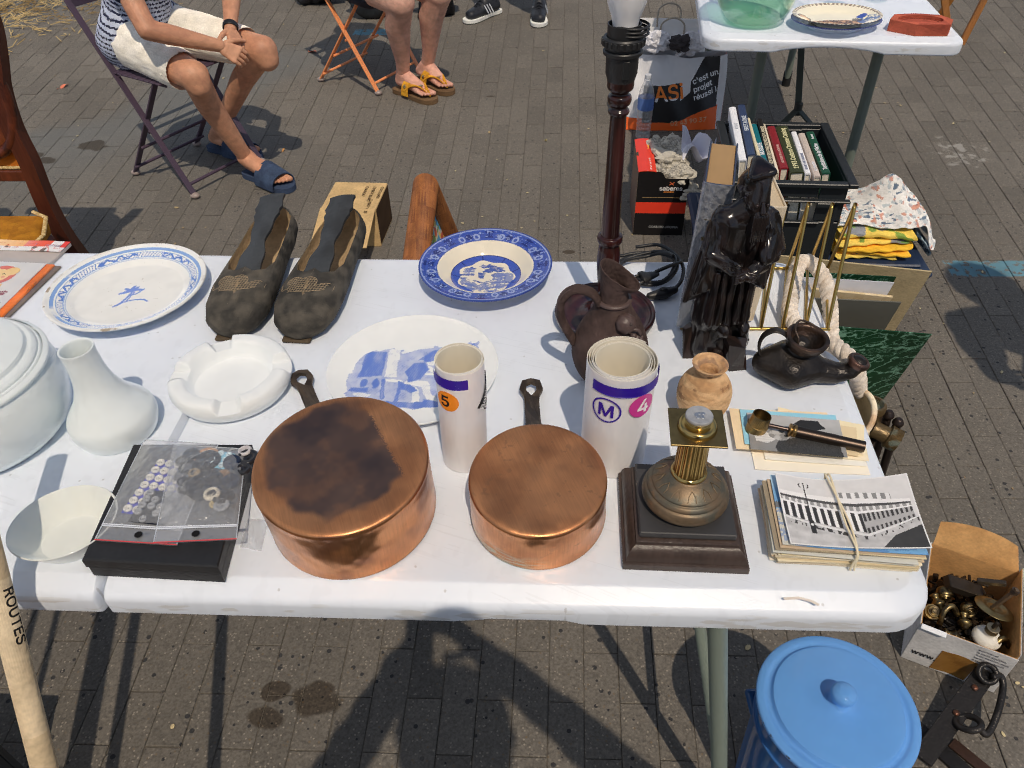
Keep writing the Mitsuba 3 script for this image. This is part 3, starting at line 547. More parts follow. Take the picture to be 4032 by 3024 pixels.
# ================================================================ copper pans
def copper_tex(cx, cy, dark, patina):
    def fn(p, n, uv):
        x, y = p.x - cx, p.y - cy
        nn = mikit.fbm(p.x * 26, p.y * 26, p.z * 26, 4); scr = mikit.fbm(p.x * 1100 + p.y * 500, p.y * 50 - p.x * 20, p.z * 40, 2)
        c = mikit.mix(mi.Color3f(.66, .30, .135), mi.Color3f(.47, .20, .09), mikit.smoothstep(.30, .75, nn)); c = c * (.84 + .30 * scr)
        top = mikit.smoothstep(.5, .8, n.z)
        if dark:
            w = (mikit.fbm(p.x * 28 + 2, p.y * 28, 0, 3) - .5) * .045; r = dr.sqrt(dr.square(x + .004) + dr.square((y - .004) * 1.05))
            cut = mikit.smoothstep(.056, .053, x * .86 + y * .52 + .10 * dr.maximum(0, -y) * 0 + .006 * mikit.noise(p.y * 900, p.x * 900))
            k = (1 - mikit.smoothstep(.070, .084, r + w)) * cut * top
            c = mikit.mix(c, mi.Color3f(.185, .115, .09), k * (.75 + .25 * mikit.smoothstep(.35, .6, mikit.fbm(p.x * 30, p.y * 30, 3, 4))))
            k2 = k * mikit.smoothstep(.40, .74, mikit.fbm(p.x * 19 + 9, p.y * 19 + 2, 1, 4)); c = mikit.mix(c, mi.Color3f(.085, .066, .068), k2 * .8)
            side = (1 - top) * mikit.smoothstep(.52, .7, mikit.fbm(p.x * 22, p.y * 22, p.z * 22, 3)); c = mikit.mix(c, mi.Color3f(.26, .11, .07), side * .6)
        else:
            c = c * mi.Color3f(1.0, 1.0, 1.0); sp = mikit.smoothstep(.66, .76, mikit.fbm(p.x * 150, p.y * 150, p.z * 150, 3)); c = mikit.mix(c, mi.Color3f(.34, .17, .09), sp * .4)
            v = (1 - top) * mikit.smoothstep(.775, .752, p.z + .012 * mikit.noise(p.x * 40, 0, 0)) * mikit.smoothstep(.42, .6, mikit.fbm(p.x * 60, p.y * 60, p.z * 420, 3)) * mikit.smoothstep(.02, -.02, x)
            c = mikit.mix(c, mi.Color3f(.42, .55, .48), v * .8)
        return c
    return fn
def copper_rough(p, n, uv): return mikit.smoothstep(.4, .8, n.z) * .18 + .17 + .12 * mikit.smoothstep(.35, .65, mikit.fbm(p.x * 30, p.y * 30, p.z * 30, 3))
def copper_dents(p, n, uv): return mikit.fbm(p.x * 46, p.y * 46, p.z * 46, 2) + .05 * mikit.fbm(p.x * 700, p.y * 90, p.z * 200, 2)
for nm, args in (('m_copper_dark', (-.646, .112, True, False)), ('m_copper', (-.429, .113, False, True))):
    scene[nm] = {'type': 'twosided', 'b': {'type': 'bumpmap', 'scale': .0016, 'tex': mikit.proc(copper_dents, 1e-3), 'bsdf': {'type': 'principled', 'base_color': mikit.proc(copper_tex(*args)), 'roughness': mikit.proc(copper_rough), 'metallic': .9, 'specular': .5}}}
def pan(name, label, c, r, rt, h, tilt, mat, hdir, hl):
    t = thing(name, label, 'saucepan'); R = rx(tilt); o = np.array([c[0], c[1], TZ + .001 + r * math.sin(tilt)])
    prof = [(r - .002, .0), (r, .0), (r + .0005, .002)] + [(r + (rt - r) * s, h * s) for s in np.linspace(.06, .90, 8)] + [(rt + .0006, h - .0060), (rt + .0004, h - .0034), (rt - .0008, h - .0014), (rt - .0030, h - .0003), (rt - .006, h), (rt - .012, h + .0002), (rt * .5, h - .0006), (0, h - .0009)]
    part(t, 'body', mv(lathe(resample(prof, .004), 140), R, o), mat, smooth=True)
    part(t, 'inner_wall', mv(lathe([(r - .002, .0), (rt - .003, h - .004), (0, h - .004)], 80), R, o), 'm_metal', np.array([.45, .43, .4]), 40)
    d = np.array([hdir[0], hdir[1], 0.]); d /= np.linalg.norm(d); s = np.array([-d[1], d[0], 0.])
    base = np.array([c[0], c[1], 0]) + d * (r - .004)
    # flat forged handle with an eye: outline in (along, across)
    out = sg.Polygon([(0, -.016), (.02, -.0125), (.06, -.0085), (hl - .036, -.0085), (hl - .028, -.0095), (hl - .018, -.0145), (hl - .004, -.011), (hl, 0), (hl - .004, .011), (hl - .018, .0145), (hl - .028, .0095), (hl - .036, .0085), (.06, .0085), (.02, .0125), (0, .016)]).buffer(.0015)
    hole = sg.Polygon([(hl - .028, 0), (hl - .020, -.0062), (hl - .010, -.0055), (hl - .0065, 0), (hl - .010, .0055), (hl - .020, .0062)]).buffer(.001)
    m = extr(out.difference(hole), .0055); m = m.subdivide().subdivide(); v = np.array(m.vertices); a = v[:, 0]
    z0 = TZ + .030 - .026 * sst(0, hl * .75, a) + .006 * sst(hl * .7, hl, a)
    m.vertices = base + a[:, None] * d + v[:, 1:2] * s + np.column_stack([0 * a, 0 * a, z0 + v[:, 2]])
    k = part(t, 'handle', m, 'm_cast', mott(S(96, 82, 68), S(60, 50, 42), 90, 3), 40)
    for q in (-.009, .009):
        part(t, 'rivet', sph(.0045, base + d * .006 + s * q + [0, 0, TZ + .037], 2, (1, 1, .6)), 'm_cast', S(96, 82, 68), True)
pan('copper_saucepan', 'larger upturned copper saucepan with a dark tarnished base', (-.646, .117), .0965, .0965, .088, .10, 'm_copper_dark', (-.127, .236), .178)
pan('copper_saucepan', 'smaller upturned copper saucepan with a clean bright base', (-.429, .119), .0785, .0765, .066, .115, 'm_copper', (-.016, .235), .152)
# ================================================================ candlestick
t = thing('candlestick', 'brass candlestick with fluted column on a stepped dark wooden square base', 'candlestick')
CC = np.array([-.265, .112, TZ]); CR_ = rz(-.015)
def sq_stack(prof):  # square mouldings: (half size, z)
    V = []; 
    for h_, z in prof: V.append([(-h_, -h_, z), (h_, -h_, z), (h_, h_, z), (-h_, h_, z)])
    k = len(V); V = np.array(V).reshape(-1, 3); f = []
    for i in range(k - 1):
        for j in range(4): a, b = i * 4 + j, i * 4 + (j + 1) % 4; f += [(a, b, b + 4), (a, b + 4, a + 4)]
    e = (k - 1) * 4; f += [(e, e + 1, e + 2), (e, e + 2, e + 3), (2, 1, 0), (3, 2, 0)]
    return tm((V, np.array(f)))
part(t, 'wooden_base', mv(sq_stack([(.0665, 0), (.0680, .001), (.0680, .0095), (.0672, .0105), (.0655, .011), (.0650, .012), (.0640, .018), (.0618, .0235), (.0585, .0275), (.0555, .0292), (.0548, .0305), (.0548, .0335), (.0535, .0345), (.050, .0355)]), CR_, CC), 'm_wood', mott(S(70, 56, 50), S(50, 40, 36), 40, 5), 25)
part(t, 'slate_plate', mv(box(.103, .101, .009, .001, (0, 0, .0400)), CR_, CC), 'm_satin', mott(S(66, 66, 68), S(48, 47, 48), 60, 5), 25)
def bronze(v): return lerp(np.array([.17, .118, .072]), np.array([.115, .105, .08]), sst(.4, .65, fb(v, 70, 4)))
part(t, 'dome', mv(lathe(smooth_prof([(.034, .0445), (.041, .046), (.0465, .052), (.0478, .0575), (.0455, .064), (.0425, .0665), (.0428, .0685), (.0405, .0715), (.0375, .073), (.0378, .075), (.034, .0785), (.026, .084), (.02, .087), (.017, .0885), (0, .0885)], 5), 72), CR_, CC), 'm_bronze', bronze, True)
for k in range(12):  # engraved strapwork on the dome, raised a little
    a = k * math.pi / 6; pts = [np.array([r * math.cos(a + da), r * math.sin(a + da), z]) for r, da, z in ((.036, .16, .0772), (.031, .17, .0812), (.0255, .05, .0848), (.031, -.07, .0812), (.036, -.09, .0772))]
    part(t, 'strapwork', mv(tube(pts, .0006, 6), CR_, CC), 'm_bronze', np.array([.20, .145, .09]), True)
BR = np.array([.52, .36, .13])
def flute():
    n, H = 160, 14; a = np.linspace(0, 2 * math.pi, n, endpoint=False); fl = .0013 * np.abs(np.cos(a * 9)) ** .6
    prof = [(.0185, .0865, 0), (.0195, .0885, 0), (.0195, .0905, 0), (.0178, .092, 0)] + [(.0172 - .0014 * s, .0925 + .0515 * s, 1) for s in np.linspace(0, 1, 8)] + [(.0162, .1455, 0), (.0170, .1475, 0), (.0163, .150, 0), (.013, .1515, 0)]
    V = np.array([[((r - k * .0013 + k * fl[i]) * math.cos(a[i]), (r - k * .0013 + k * fl[i]) * math.sin(a[i]), z) for r, z, k in prof] for i in range(n)]).reshape(-1, 3); K = len(prof)
    i, j = np.meshgrid(np.arange(n), np.arange(K - 1), indexing='ij'); i2 = (i + 1) % n
    return tm((V, np.stack([i * K + j, i2 * K + j, i2 * K + j + 1, i * K + j + 1], -1).reshape(-1, 4)))
part(t, 'column', mv(flute(), CR_, CC), 'm_metal_shiny', BR, 60)
part(t, 'column_collar', mv(lathe([(0, .1255), (.0155, .1255), (.0165, .1285), (.0155, .1305), (0, .1305)], 32), CR_, CC + [0, 0, .0225]), 'm_metal', np.array([.1, .08, .05]), 40)
part(t, 'drip_plate', mv(box(.0565, .0550, .0026, .0006, (0, 0, .1325)), CR_ @ rz(-.03), CC + [0, 0, .0225]), 'm_metal', lambda v: lerp(np.array([.24, .175, .075]), np.array([.13, .095, .045]), sst(.35, .65, fb(v, 60, 4))), 25)
part(t, 'boss', mv(lathe(smooth_prof([(.0205, .1340), (.0200, .1365), (.0185, .139), (.0155, .1400), (.0125, .1404), (.0128, .1425), (.0122, .1435), (.0128, .1448), (.0122, .146), (.0135, .1475), (0, .1475)], 4), 48), CR_, CC + [0, 0, .0225]), 'm_metal_shiny', BR, 50)
part(t, 'cap', mv(lathe([(0, .1474), (.0136, .1474), (.0140, .1482), (.0140, .1502), (.0132, .1512), (.011, .1511), (.0085, .1506), (0, .1507)], 40), CR_, CC + [0, 0, .0225]), 'm_bronze', np.array([.42, .42, .42]), 40)
part(t, 'cap_relief', mv(cat([sph(.0022, (random.uniform(-.004, .004), random.uniform(-.004, .004), .1509), 1, (1, 1, .35)) for _ in range(9)]), CR_, CC + [0, 0, .0225]), 'm_metal', np.array([.5, .51, .53]), True)
# ================================================================ oil lamp
t = thing('oil_lamp', 'dark cast metal oil lamp with a loop handle and a short spout', 'oil lamp')
OC = np.array([-.080, .374, TZ]); OR_ = rz(-.14)
IRON = mott(S(60, 54, 50), S(38, 34, 33), 50, 8)
body = tm(m3.Manifold.batch_boolean([hull([((-.034, 0, .022), .019), ((-.006, .014, .024), .024), ((-.006, -.014, .024), .024), ((.026, 0, .020), .018), ((.01, 0, .038), .014), ((-.018, 0, .038), .016)]),
    hull([((.018, 0, .020), .020), ((.05, 0, .016), .0145)]), hull([((.05, 0, .016), .0145), ((.068, 0, .022), .0105)]), hull([((.068, 0, .022), .0105), ((.073, 0, .036), .0115)]), hull([((0, 0, .034), .016), ((.0, .002, .056), .014)])], m3.OpType.Add).refine_to_length(.0028))
body.merge_vertices(); trimesh.smoothing.filter_taubin(body, .5, .53, iterations=24); bv = np.array(body.vertices); bv[:, 2] = np.maximum(bv[:, 2], .0005); body.vertices = bv
part(t, 'body', mv(body, OR_ @ np.diag([1.08, 1.1, 1]), OC), 'm_cast', IRON, True)
part(t, 'filler_cup', mv(lathe(smooth_prof([(.0, .050), (.010, .050), (.018, .054), (.0255, .064), (.0285, .0735), (.0275, .0755), (.0225, .0745), (.019, .066), (.012, .058), (.004, .056), (0, .056)], 6), 48), rx(.10) @ ry(.08), OC + [0, .004, 0]), 'm_cast', mott(S(74, 56, 46), S(44, 36, 32), 80, 3), True)
part(t, 'filler_hole', mv(lathe([(0, .0), (.0085, .0), (.0085, .0008), (0, .0008)], 24), None, OC + [0, .004, .0566]), 'm_matte', S(22, 18, 16), 40)
part(t, 'spout_ring', mv(mv(lathe(smooth_prof([(.0135, 0), (.0152, .004), (.0152, .008), (.0128, .0105), (.0095, .0095), (.008, .006), (.0075, .0)], 4), 36), ry(.35)), OR_, OC + OR_ @ np.array([.078, 0, .0335])), 'm_cast', mott(S(92, 66, 56), S(52, 40, 36), 90, 3), True)
part(t, 'spout_hole', mv(mv(lathe([(0, .0062), (.0085, .0062)], 24), ry(.35)), OR_, OC + OR_ @ np.array([.078, 0, .0335])), 'm_matte', S(30, 16, 12), 40)
hp = [OC + OR_ @ np.array(q) for q in smooth_prof([(-.040, 0, .022), (-.052, 0, .046), (-.050, 0, .068), (-.036, 0, .079), (-.021, 0, .072), (-.016, .002, .056), (-.012, .003, .046)], 7)]
part(t, 'handle', tube(hp, .0062, 12, flat=.35), 'm_cast', IRON, True)
part(t, 'wire', tube(smooth_prof([OC + [-.012, -.012, .060], OC + [-.008, -.010, .074], OC + [-.012, .002, .084], OC + [-.002, .020, .084], OC + [.012, .024, .078], OC + [.020, .020, .075]], 6), .0016, 8), 'm_cast', S(70, 58, 50), True)
# ================================================================ wire rack holding old books
t = thing('wire_rack', 'gold coloured wire rack with pointed hairpin dividers holding two old books', 'rack')
GOLD = np.array([.60, .40, .12]); RZ = TZ + .0035
fr = lambda x: np.array([x, .4815 + .02 * (x + .1) * .2, RZ]); bk = lambda x: np.array([x + .042, .648 - .012 * (x + .1), RZ])
part(t, 'front_rod', tube([fr(-.222), fr(.000)], .0026, 10), 'm_metal_shiny', GOLD, True); part(t, 'back_rod', tube([bk(-.222), bk(-.012)], .0026, 10), 'm_metal_shiny', GOLD, True)
for x in (-.218, -.160, -.102, -.070, -.036, -.004):
    a, b = fr(x), bk(x); top = (a + b) / 2; top[2] = TZ + .166 - .02 * (x + .1) * .5
    d = top - a; part(t, 'divider', tube(np.vstack([np.linspace(a, top - d * .03, 6), [top + [0, 0, .0015]], np.linspace(top - (top - b) * .03, b, 6)]), .0027, 10), 'm_metal_shiny', GOLD, True)
    part(t, 'base_rod', tube([a - [0, 0, .0004], b - [0, 0, .0004]], .0023, 8), 'm_metal_shiny', GOLD, True)
# ================================================================ brass burner tool on the photographs
t = thing('brass_burner', 'dark metal tube tool with a brass cup end lying on the loose photographs', 'tool')
a, b = np.array([-.150, .258, TZ + .022]), np.array([-.026, .226, TZ + .015]); d = (b - a) / np.linalg.norm(b - a)
part(t, 'tube', tube([a + d * .044, b], .0072, 20), 'm_metal', np.array([.075, .055, .045]), 40)
part(t, 'collar', mv(lathe(smooth_prof([(.004, 0), (.0082, .001), (.0086, .003), (.0068, .005), (.0082, .007), (.0075, .010), (.004, .011)], 3), 28), frame(np.cross([0, 0, 1.], d), np.cross(d, np.cross([0, 0, 1.], d))), a + d * .036), 'm_metal_shiny', np.array([.42, .26, .10]), 40)
part(t, 'rod', tube([a, a + d * .04], .0028, 12), 'm_metal', np.array([.12, .09, .08]), True)
up_ = np.array([.18, .05, 1.0]); up_ /= np.linalg.norm(up_); Rc = frame(np.cross([0, 1., 0], up_), np.cross(up_, np.cross([0, 1., 0], up_)))
part(t, 'cup', mv(lathe([(.0, .0005), (.0125, .0005), (.0132, .002), (.0132, .013), (.0136, .0135), (.0136, .0150), (.0128, .0155), (.0118, .030), (.0108, .030), (.0105, .018), (0, .018)], 36), Rc, a + [-.004, -.002, -.0150]), 'm_metal', lambda v: lerp(np.array([.36, .24, .09]), np.array([.16, .12, .06]), sst(.4, .6, fb(v, 90, 3))), 40)
# ================================================================ rolled transit posters
def poster_roll(name, label, c, r, h, turns, lean, marks):
    t = thing(name, label, 'poster roll'); R = ry(lean)
    n = int(46 * turns); th = .0006; a0 = -1.69 - turns * 2 * math.pi; gap = .0026 if r > .035 else .0013
    def spiral(u, v, off=0.0):
        a = a0 + u * turns * 2 * math.pi; rr = r - off - u * turns * gap * (1 + .22 * np.sin(a + .6)) - .0004 * np.sin(a * 2.3)
        return np.stack([rr * np.cos(a), rr * np.sin(a), v * h + .0016 * np.sin(a * .7) * v * u], -1)
    g2, o = grid(spiral, n, 6), np.array([c[0], c[1], TZ + .0008]); back = grid(lambda u, v: spiral(u, v, th), n, 6, True)
    edge = grid(lambda u, v: spiral(u, np.ones_like(u), 0) * (1 - v)[:, None] + spiral(u, np.ones_like(u), th) * v[:, None], n, 2)
    part(t, 'print_side', mv(g2, R, o), 'm_card', np.array([.74, .735, .75]), True)
    part(t, 'paper_back', mv(back, R, o), 'm_paper', np.array([.70, .65, .54]), True)
    part(t, 'paper_edge', mv(edge, R, o), 'm_paper', np.array([.78, .74, .64]), True)
    fa = math.atan2(CAM[1] - c[1], CAM[0] - c[0])
    def bend(da0, zc, e=.0007):
        def f(v):
            rr = r + e + v[:, 2] * .15; a = fa + da0 + v[:, 0] / r
            return np.column_stack([rr * np.cos(a), rr * np.sin(a), zc + v[:, 1]]) @ R.T + o
        return f
    for nm, poly_, da0, zc, col, e in marks:
        if isinstance(poly_, str): m = meshkit.text_mesh(poly_, col[1], .0002, True); b = m.bounds; m.vertices = m.vertices - [(b[0][0] + b[1][0]) / 2, col[1] / 2, 0]; m = m.subdivide(); colr = col[0]; m.vertices = m.vertices @ rz(col[2]).T if len(col) > 2 else m.vertices
        else:
            m = extr(poly_.segmentize(.002), .0002); m = m.subdivide() if len(m.faces) < 900 else m; m = m.subdivide_to_size(.004) if True else m; colr = col
        part(t, nm, tm((bend(da0, zc, e)(np.asarray(m.vertices)), m.faces)), 'm_card', colr, False)
NAVY = S(46, 22, 150); 
ringM = sg.Point(0, 0).buffer(.0180).difference(sg.Point(0, 0).buffer(.0160))
poster_roll('poster_roll', 'wide roll of glossy white transit posters printed with M and 4', (-.337, .218), .0415, .158, 4.6, .015,
    [('navy_band', sg.box(-.034, -.0072, .075, .0072), 0, .142, NAVY, .0005), ('ring', ringM, -.33, .112, NAVY, .0005), ('letter', 'M', -.33, .112, (NAVY, .0175), .0005),
     ('pink_disc', sg.Point(0, 0).buffer(.0165), .70, .118, S(205, 65, 150), .0005), ('number', '4', .72, .118, (S(245, 240, 245), .019), .0009)])
poster_roll('poster_roll', 'slimmer roll of glossy white transit posters printed with an orange 5', (-.524, .211), .0295, .160, 3.0, .02,
    [('navy_band', sg.box(-.03, -.0072, .026, .0072), -.62, .145, NAVY, .0005), ('orange_disc', sg.Point(0, 0).buffer(.0145), -.62, .118, S(238, 140, 40), .0005), ('number', '5', -.70, .118, (S(35, 28, 30), .0155), .0009),
     ('black_panel', sa.rotate(sg.box(-.016, -.0125, .030, .0125), 50, origin=(0, 0)), 1.28, .108, S(28, 26, 28), .0005), ('word', 'Bobigny', 1.32, .115, (S(240, 240, 240), .0085, .87), .0009), ('word', 'Pablo', 1.50, .104, (S(240, 240, 240), .0085, .87), .0009)])
# ================================================================ loose photographs
def card(w, l, th=.0005, curl=.0, bev=None, wav=0.0, nu=10, nv=7):
    return slab(lambda u, v: np.stack([(u - .5) * l, (v - .5) * w, curl * (4 * (u - .5) ** 2) + wav * np.sin(5 * u + 3 * v)], -1), nu, nv, th)
def put_card(name, label, cat_, x, y, z, ang, w, l, col, curl=.001, mat='m_paper', group=None, nu=10, nv=7, tilt=0.0):
    return solo(name, label, cat_, mv(card(w, l, .0005, curl, nu=nu, nv=nv), rz(ang) @ rx(tilt), (x, y, z)), mat, col, 40, group)
CREAM = S(232, 218, 188)
specs = [('cream_mount', 'lowest wide cream card under the loose photographs', -.093, .215, .0012, -.04, .042, .138, S(244, 236, 218)), ('cream_mount', 'white slip poking out at the right of the loose photographs', -.085, .236, .0032, -.07, .056, .122, S(236, 234, 226)),
    ('cream_mount', 'pale cream card fanned out to the right of the loose photographs', -.081, .252, .0050, -.13, .066, .128, S(242, 230, 200)), ('cream_mount', 'cream card with a rounded corner at the back right of the loose photographs', -.070, .262, .0064, -.30, .056, .108, S(240, 226, 190)),
    ('old_photograph', 'sepia photograph edge with a dark strip under the loose photographs', -.076, .252, .0078, -.22, .052, .098, lambda v: over(np.tile(S(228, 208, 170), (len(v), 1)), [.03, .03, .03], (v[:, 0] > -.042) * (v[:, 0] < -.036) * 1.0)), ('cream_mount', 'tan rounded card at the left of the loose photographs', -.118, .258, .0094, -.04, .074, .126, S(236, 214, 178)),
    ('blue_card', 'sky blue card under the black and white portrait photograph', -.108, .258, .0114, -.07, .064, .122, S(150, 205, 228))]
for nm, lab, x, y, z, a, w, l, c in specs:
    if nm == 'old_photograph': c = S(226, 206, 168)
    put_card(nm, lab, 'card', x, y, TZ + z, a, w, l, c, .0006)
PH = np.array([-.105, .247]); PA = -.10
face = shapely.union_all([sg.Polygon([(-.036, .004), (-.018, .016), (-.004, .012), (.004, .004), (-.006, -.002), (-.012, -.010), (-.022, -.012), (-.032, -.006)])]); hair = sg.Polygon([(-.052, -.004), (-.034, .006), (-.026, -.012), (-.036, -.018), (-.05, -.016)]); coat = sg.Polygon([(-.026, -.024), (-.02, -.010), (.0, -.004), (.02, .012), (.052, .008), (.056, -.034), (-.02, -.034)]); dark2 = sg.Polygon([(.0, .018), (.012, .028), (.034, .028), (.04, .014), (.02, .008)])
def bw_photo(v):
    L = (v[:, :2] - PH) @ rz(PA)[:2, :2]; x, y = L[:, 0], L[:, 1]; n = fb(np.column_stack([x, y, 0 * x]), 130, 5)
    g = .22 + .22 * sst(-.02, .03, y) + .06 * n
    g = np.where(inpoly(coat, x + .003 * n, y + .004 * n), .03 + .03 * np.sin(x * 900 + 20 * n) ** 2, g); g = np.where(inpoly(dark2, x + .004 * n, y), .02, g)
    g = np.where(inpoly(hair, x, y + .003 * n), .62 + .2 * np.sin(y * 1500) * .3, g); g = np.where(inpoly(face, x, y + .003 * n), .50 - .25 * sst(.45, .65, n), g)
    g = np.where((np.hypot(x + .017, y - .004) < .0035) | (np.hypot(x + .012, y + .004) < .0025), .05, g)
    return np.tile(np.clip(g, .015, .8)[:, None], (1, 3))
solo('portrait_photograph', 'glossy black and white portrait photograph on top of the loose photographs', 'photograph', mv(card(.066, .116, .0005, .0006, nu=150, nv=86), rz(PA), (PH[0], PH[1], TZ + .0135)), 'm_card', bw_photo, 40)
# ================================================================ bundle of postcards tied with a rubber band
t = thing('postcard_bundle', 'thick bundle of old postcards tied with a rubber band, building view on top', 'postcards')
BX, BY = -.090, .106
z = TZ + .0004; pal = [S(226, 214, 186), S(208, 192, 158), S(240, 232, 214), S(196, 186, 166), S(214, 214, 206), S(226, 216, 190), S(232, 222, 196), S(150, 138, 118), S(220, 206, 170), S(214, 190, 160)]
for k in range(30):
    dx, dy, da = random.gauss(0, .0022), random.gauss(0, .0018), random.gauss(-.055, .02)
    if k > 22: dx -= random.uniform(.002, .010) * (k % 3 == 0)
    pz = z + k * .00098
    part(t, 'postcard', mv(card(.098, .150, .0008, .0004 + random.random() * .0006, wav=.0003), rz(da), (BX + dx, BY + dy, pz)), 'm_paper', pal[k % len(pal)] * random.uniform(.75, 1.05), 40)
zt = z + .0305
PB = np.array([BX + .004, BY]); PBA = -.06
def harbour(v):
    L = (v[:, :2] - PB) @ rz(PBA)[:2, :2]; x, y = L[:, 0], L[:, 1]; n = fb(np.column_stack([x, y * 3, 0 * x]), 90, 5)
    c = lerp(S(120, 170, 215), S(180, 210, 230), sst(.02, .05, y)); c = over(c, S(225, 215, 190) * .9, ((x < -.05) & (y < .0)) * .8); c = over(c, S(110, 95, 75), ((x < -.045) & (np.abs(y - .006) < .004)) * .8)
    c = over(c, S(90, 130, 185), (y < .0) * (n > .5) * .6); c = over(c, S(225, 215, 205), ((x > .062) & (np.abs(y - .012) < .010)) * .8); c = over(c, S(130, 60, 50), ((x > .066) & (x < .070) & (np.abs(y - .014) < .003)) * 1.0)
    return c
part(t, 'postcard', mv(card(.100, .150, .0006, .0014, nu=60, nv=40), rz(PBA), (PB[0], PB[1], zt)), 'm_card', harbour, 40, label='blue harbour view postcard second from the top')
QB = np.array([BX + .007, BY - .0005]); QA = -.02
def stone_front(v):
    L = (v[:, :2] - QB) @ rz(QA)[:2, :2]; x, y = L[:, 0], L[:, 1]; n = fb(np.column_stack([x, y, 0 * x]), 160, 5)
    g = np.full(len(x), .62) + .08 * n                                      # sky
    xc = .014; rt_ = (x > xc)
    roof = np.where(rt_, .0215 - .10 * (x - xc), .0205 + .07 * (xc - x)); base = np.where(rt_, -.032 + .42 * (x - xc), -.032 + .24 * (xc - x))
    bld = (y < roof) & (y > base) & (x < .068)
    s = (y - base) / np.maximum(roof - base, 1e-4)
    b = .30 + .3 * n; b = np.where(s > .86, .78, b); b = np.where((s > .78) & (s < .86), .08, b); b = np.where((s > .66) & (s < .78), .30 + .4 * (np.sin(x * 900) > .2), b); b = np.where((s > .60) & (s < .66), .8, b)
    colL = (x < xc); pil = np.sin((x + .074) * 780 * (1 + .0 * x)) > .15; b = np.where((s < .60) & (s > .10) & colL, np.where(pil, .82, .04), b)
    win = (np.sin((x + .0) * 1250) > .0) & (np.sin(s * 16) > -.2); b = np.where((s < .60) & (s > .06) & ~colL, np.where(win, .05, .42), b); b = np.where(s < .07, .7, b)
    g = np.where(bld, b, g); top2 = (y >= roof) & (y < roof + .008) & (x > -.004) & (x < .050); g = np.where(top2, .25 + .5 * (np.sin(x * 700) > 0), g)
    gr = y <= base; g = np.where(gr, .40 + .2 * n + .12 * (nz(np.column_stack([x * 60, y * 240, 0 * x]), 1, 9) - .5), g); g = np.where(gr & (x > .02) & (y < -.052 + 1.0 * (x - .02)) & (y < base - .010), .04 + .02 * n, g); g = np.where(gr & (y > base - .005) & (nz(np.column_stack([x * 500, y * 200, 0 * x]), 1, 3) > .62), .05, g)
    lamp = (np.abs(x + .042) < .0007) & (y > base - .004) & (y < .040) | (np.abs(np.hypot(x + .042, (y - .036) * 1.4) - .0055) < .0007) & (y > .033) & (y < .0385); g = np.where(lamp, .03, g)
    clock = (np.abs(x + .043) < .0028) & (y < -.013) & (y > -.031); g = np.where(clock, np.where(np.hypot(x + .043, y + .0185) < .0017, .8, .03), g)
    car = ((np.hypot((x + .055) * .6, y + .012) < .004) | (np.hypot((x + .062) * .5, y + .006) < .003)); g = np.where(car & gr, .05, g)
    edge = (np.abs(x) > .0715) | (np.abs(y) > .0468); g = np.where(edge, .75, g)
    return np.column_stack([g, g * .985, g * .98])
def curled(u, v):
    x = (u - .5) * .146; y = (v - .5) * .0965
    return np.stack([x, y, .0012 + .016 * np.clip(np.abs(u - .42) / .58, 0, 1) ** 1.8 * (.35 + .65 * v) - .002 * np.sin(v * 3.1)], -1)
mm = slab(curled, 210, 140, .0005)
part(t, 'postcard', mv(mm, rz(QA), (QB[0], QB[1], zt + .0012)), 'm_card', stone_front, 40, label='curled black and white postcard of a columned building, topmost of the bundle')
def band_pts(off):
    return [(BX + .004 + off, BY - .055, TZ + .003), (BX + .003 + off * .5, BY - .0556, TZ + .016), (BX + .002, BY - .054, zt + .003), (BX + .001 - off, BY - .02, zt + .0052), (BX - .001, BY + .02, zt + .0055), (BX - .003 + off, BY + .052, zt + .0055), (BX - .003, BY + .0555, zt - .004), (BX - .003, BY + .0555, TZ + .003)]
for o_ in (-.0022, .0022): part(t, 'rubber_band', tube(smooth_prof(band_pts(o_), 4), .0012, 8), 'm_satin', S(225, 212, 180), True)
# ================================================================ craft packs at the far left
t = thing('craft_pack', 'flat pack of craft felt with an orange and white printed header card', 'craft kit')
pack_R = rz(-.06)
part(t, 'pack', mv(box(.20, .075, .006, .001, (-.1, -.0375, .003)), pack_R, (-1.287, .710, TZ + .001)), 'm_card', S(176, 166, 160), 30)
def header(v):
    L = (v[:, :2] - np.array([-1.287, .710])) @ pack_R[:2, :2]; x, y = L[:, 0], L[:, 1]; n = nz(np.column_stack([x * 90, y * 130, 0 * x]), 1, 5)
    c = np.tile(np.array([.72, .71, .70]), (len(v), 1)); c = over(c, S(225, 85, 55), ((y > -.020) & (x < -.03)) * sst(-.16, -.04, x)); c = over(c, S(240, 190, 110), ((y > -.020) & (x < -.08)) * .7)
    c = over(c, S(90, 70, 60), (n > .66) * (y < -.012) * (x < -.03) * .9); c = over(c, S(200, 60, 45), ((n > .58) & (n < .63)) * (y < -.01) * .8); c = over(c, S(215, 60, 50), (x > -.010) * (y > -.02) * 1.0); return c
part(t, 'header_card', mv(slab(lambda u, v: np.stack([-u * .2, -.034 * v, .0075 + .0008 * np.sin(u * 9)], -1), 120, 30, -.0006), pack_R, (-1.287, .710, TZ + .001)), 'm_card', header, 40)
part(t, 'header_text', text('OFFICE', .006, rz(-.06), (-1.327, .6935, TZ + .0098), .0002), 'm_card', S(150, 130, 150), False)
for k, (x, c) in enumerate([(-1.335, S(230, 120, 60)), (-1.345, S(90, 130, 190)), (-1.340, S(240, 220, 90))]): part(t, 'sticker', mv(box(.003, .008, .0006, 0), pack_R, (x, .7, TZ + .0092)), 'm_card', c, False)
t = thing('lion_booklet', 'childrens craft booklet in clear wrap with a smiling lion and paw prints', 'booklet')
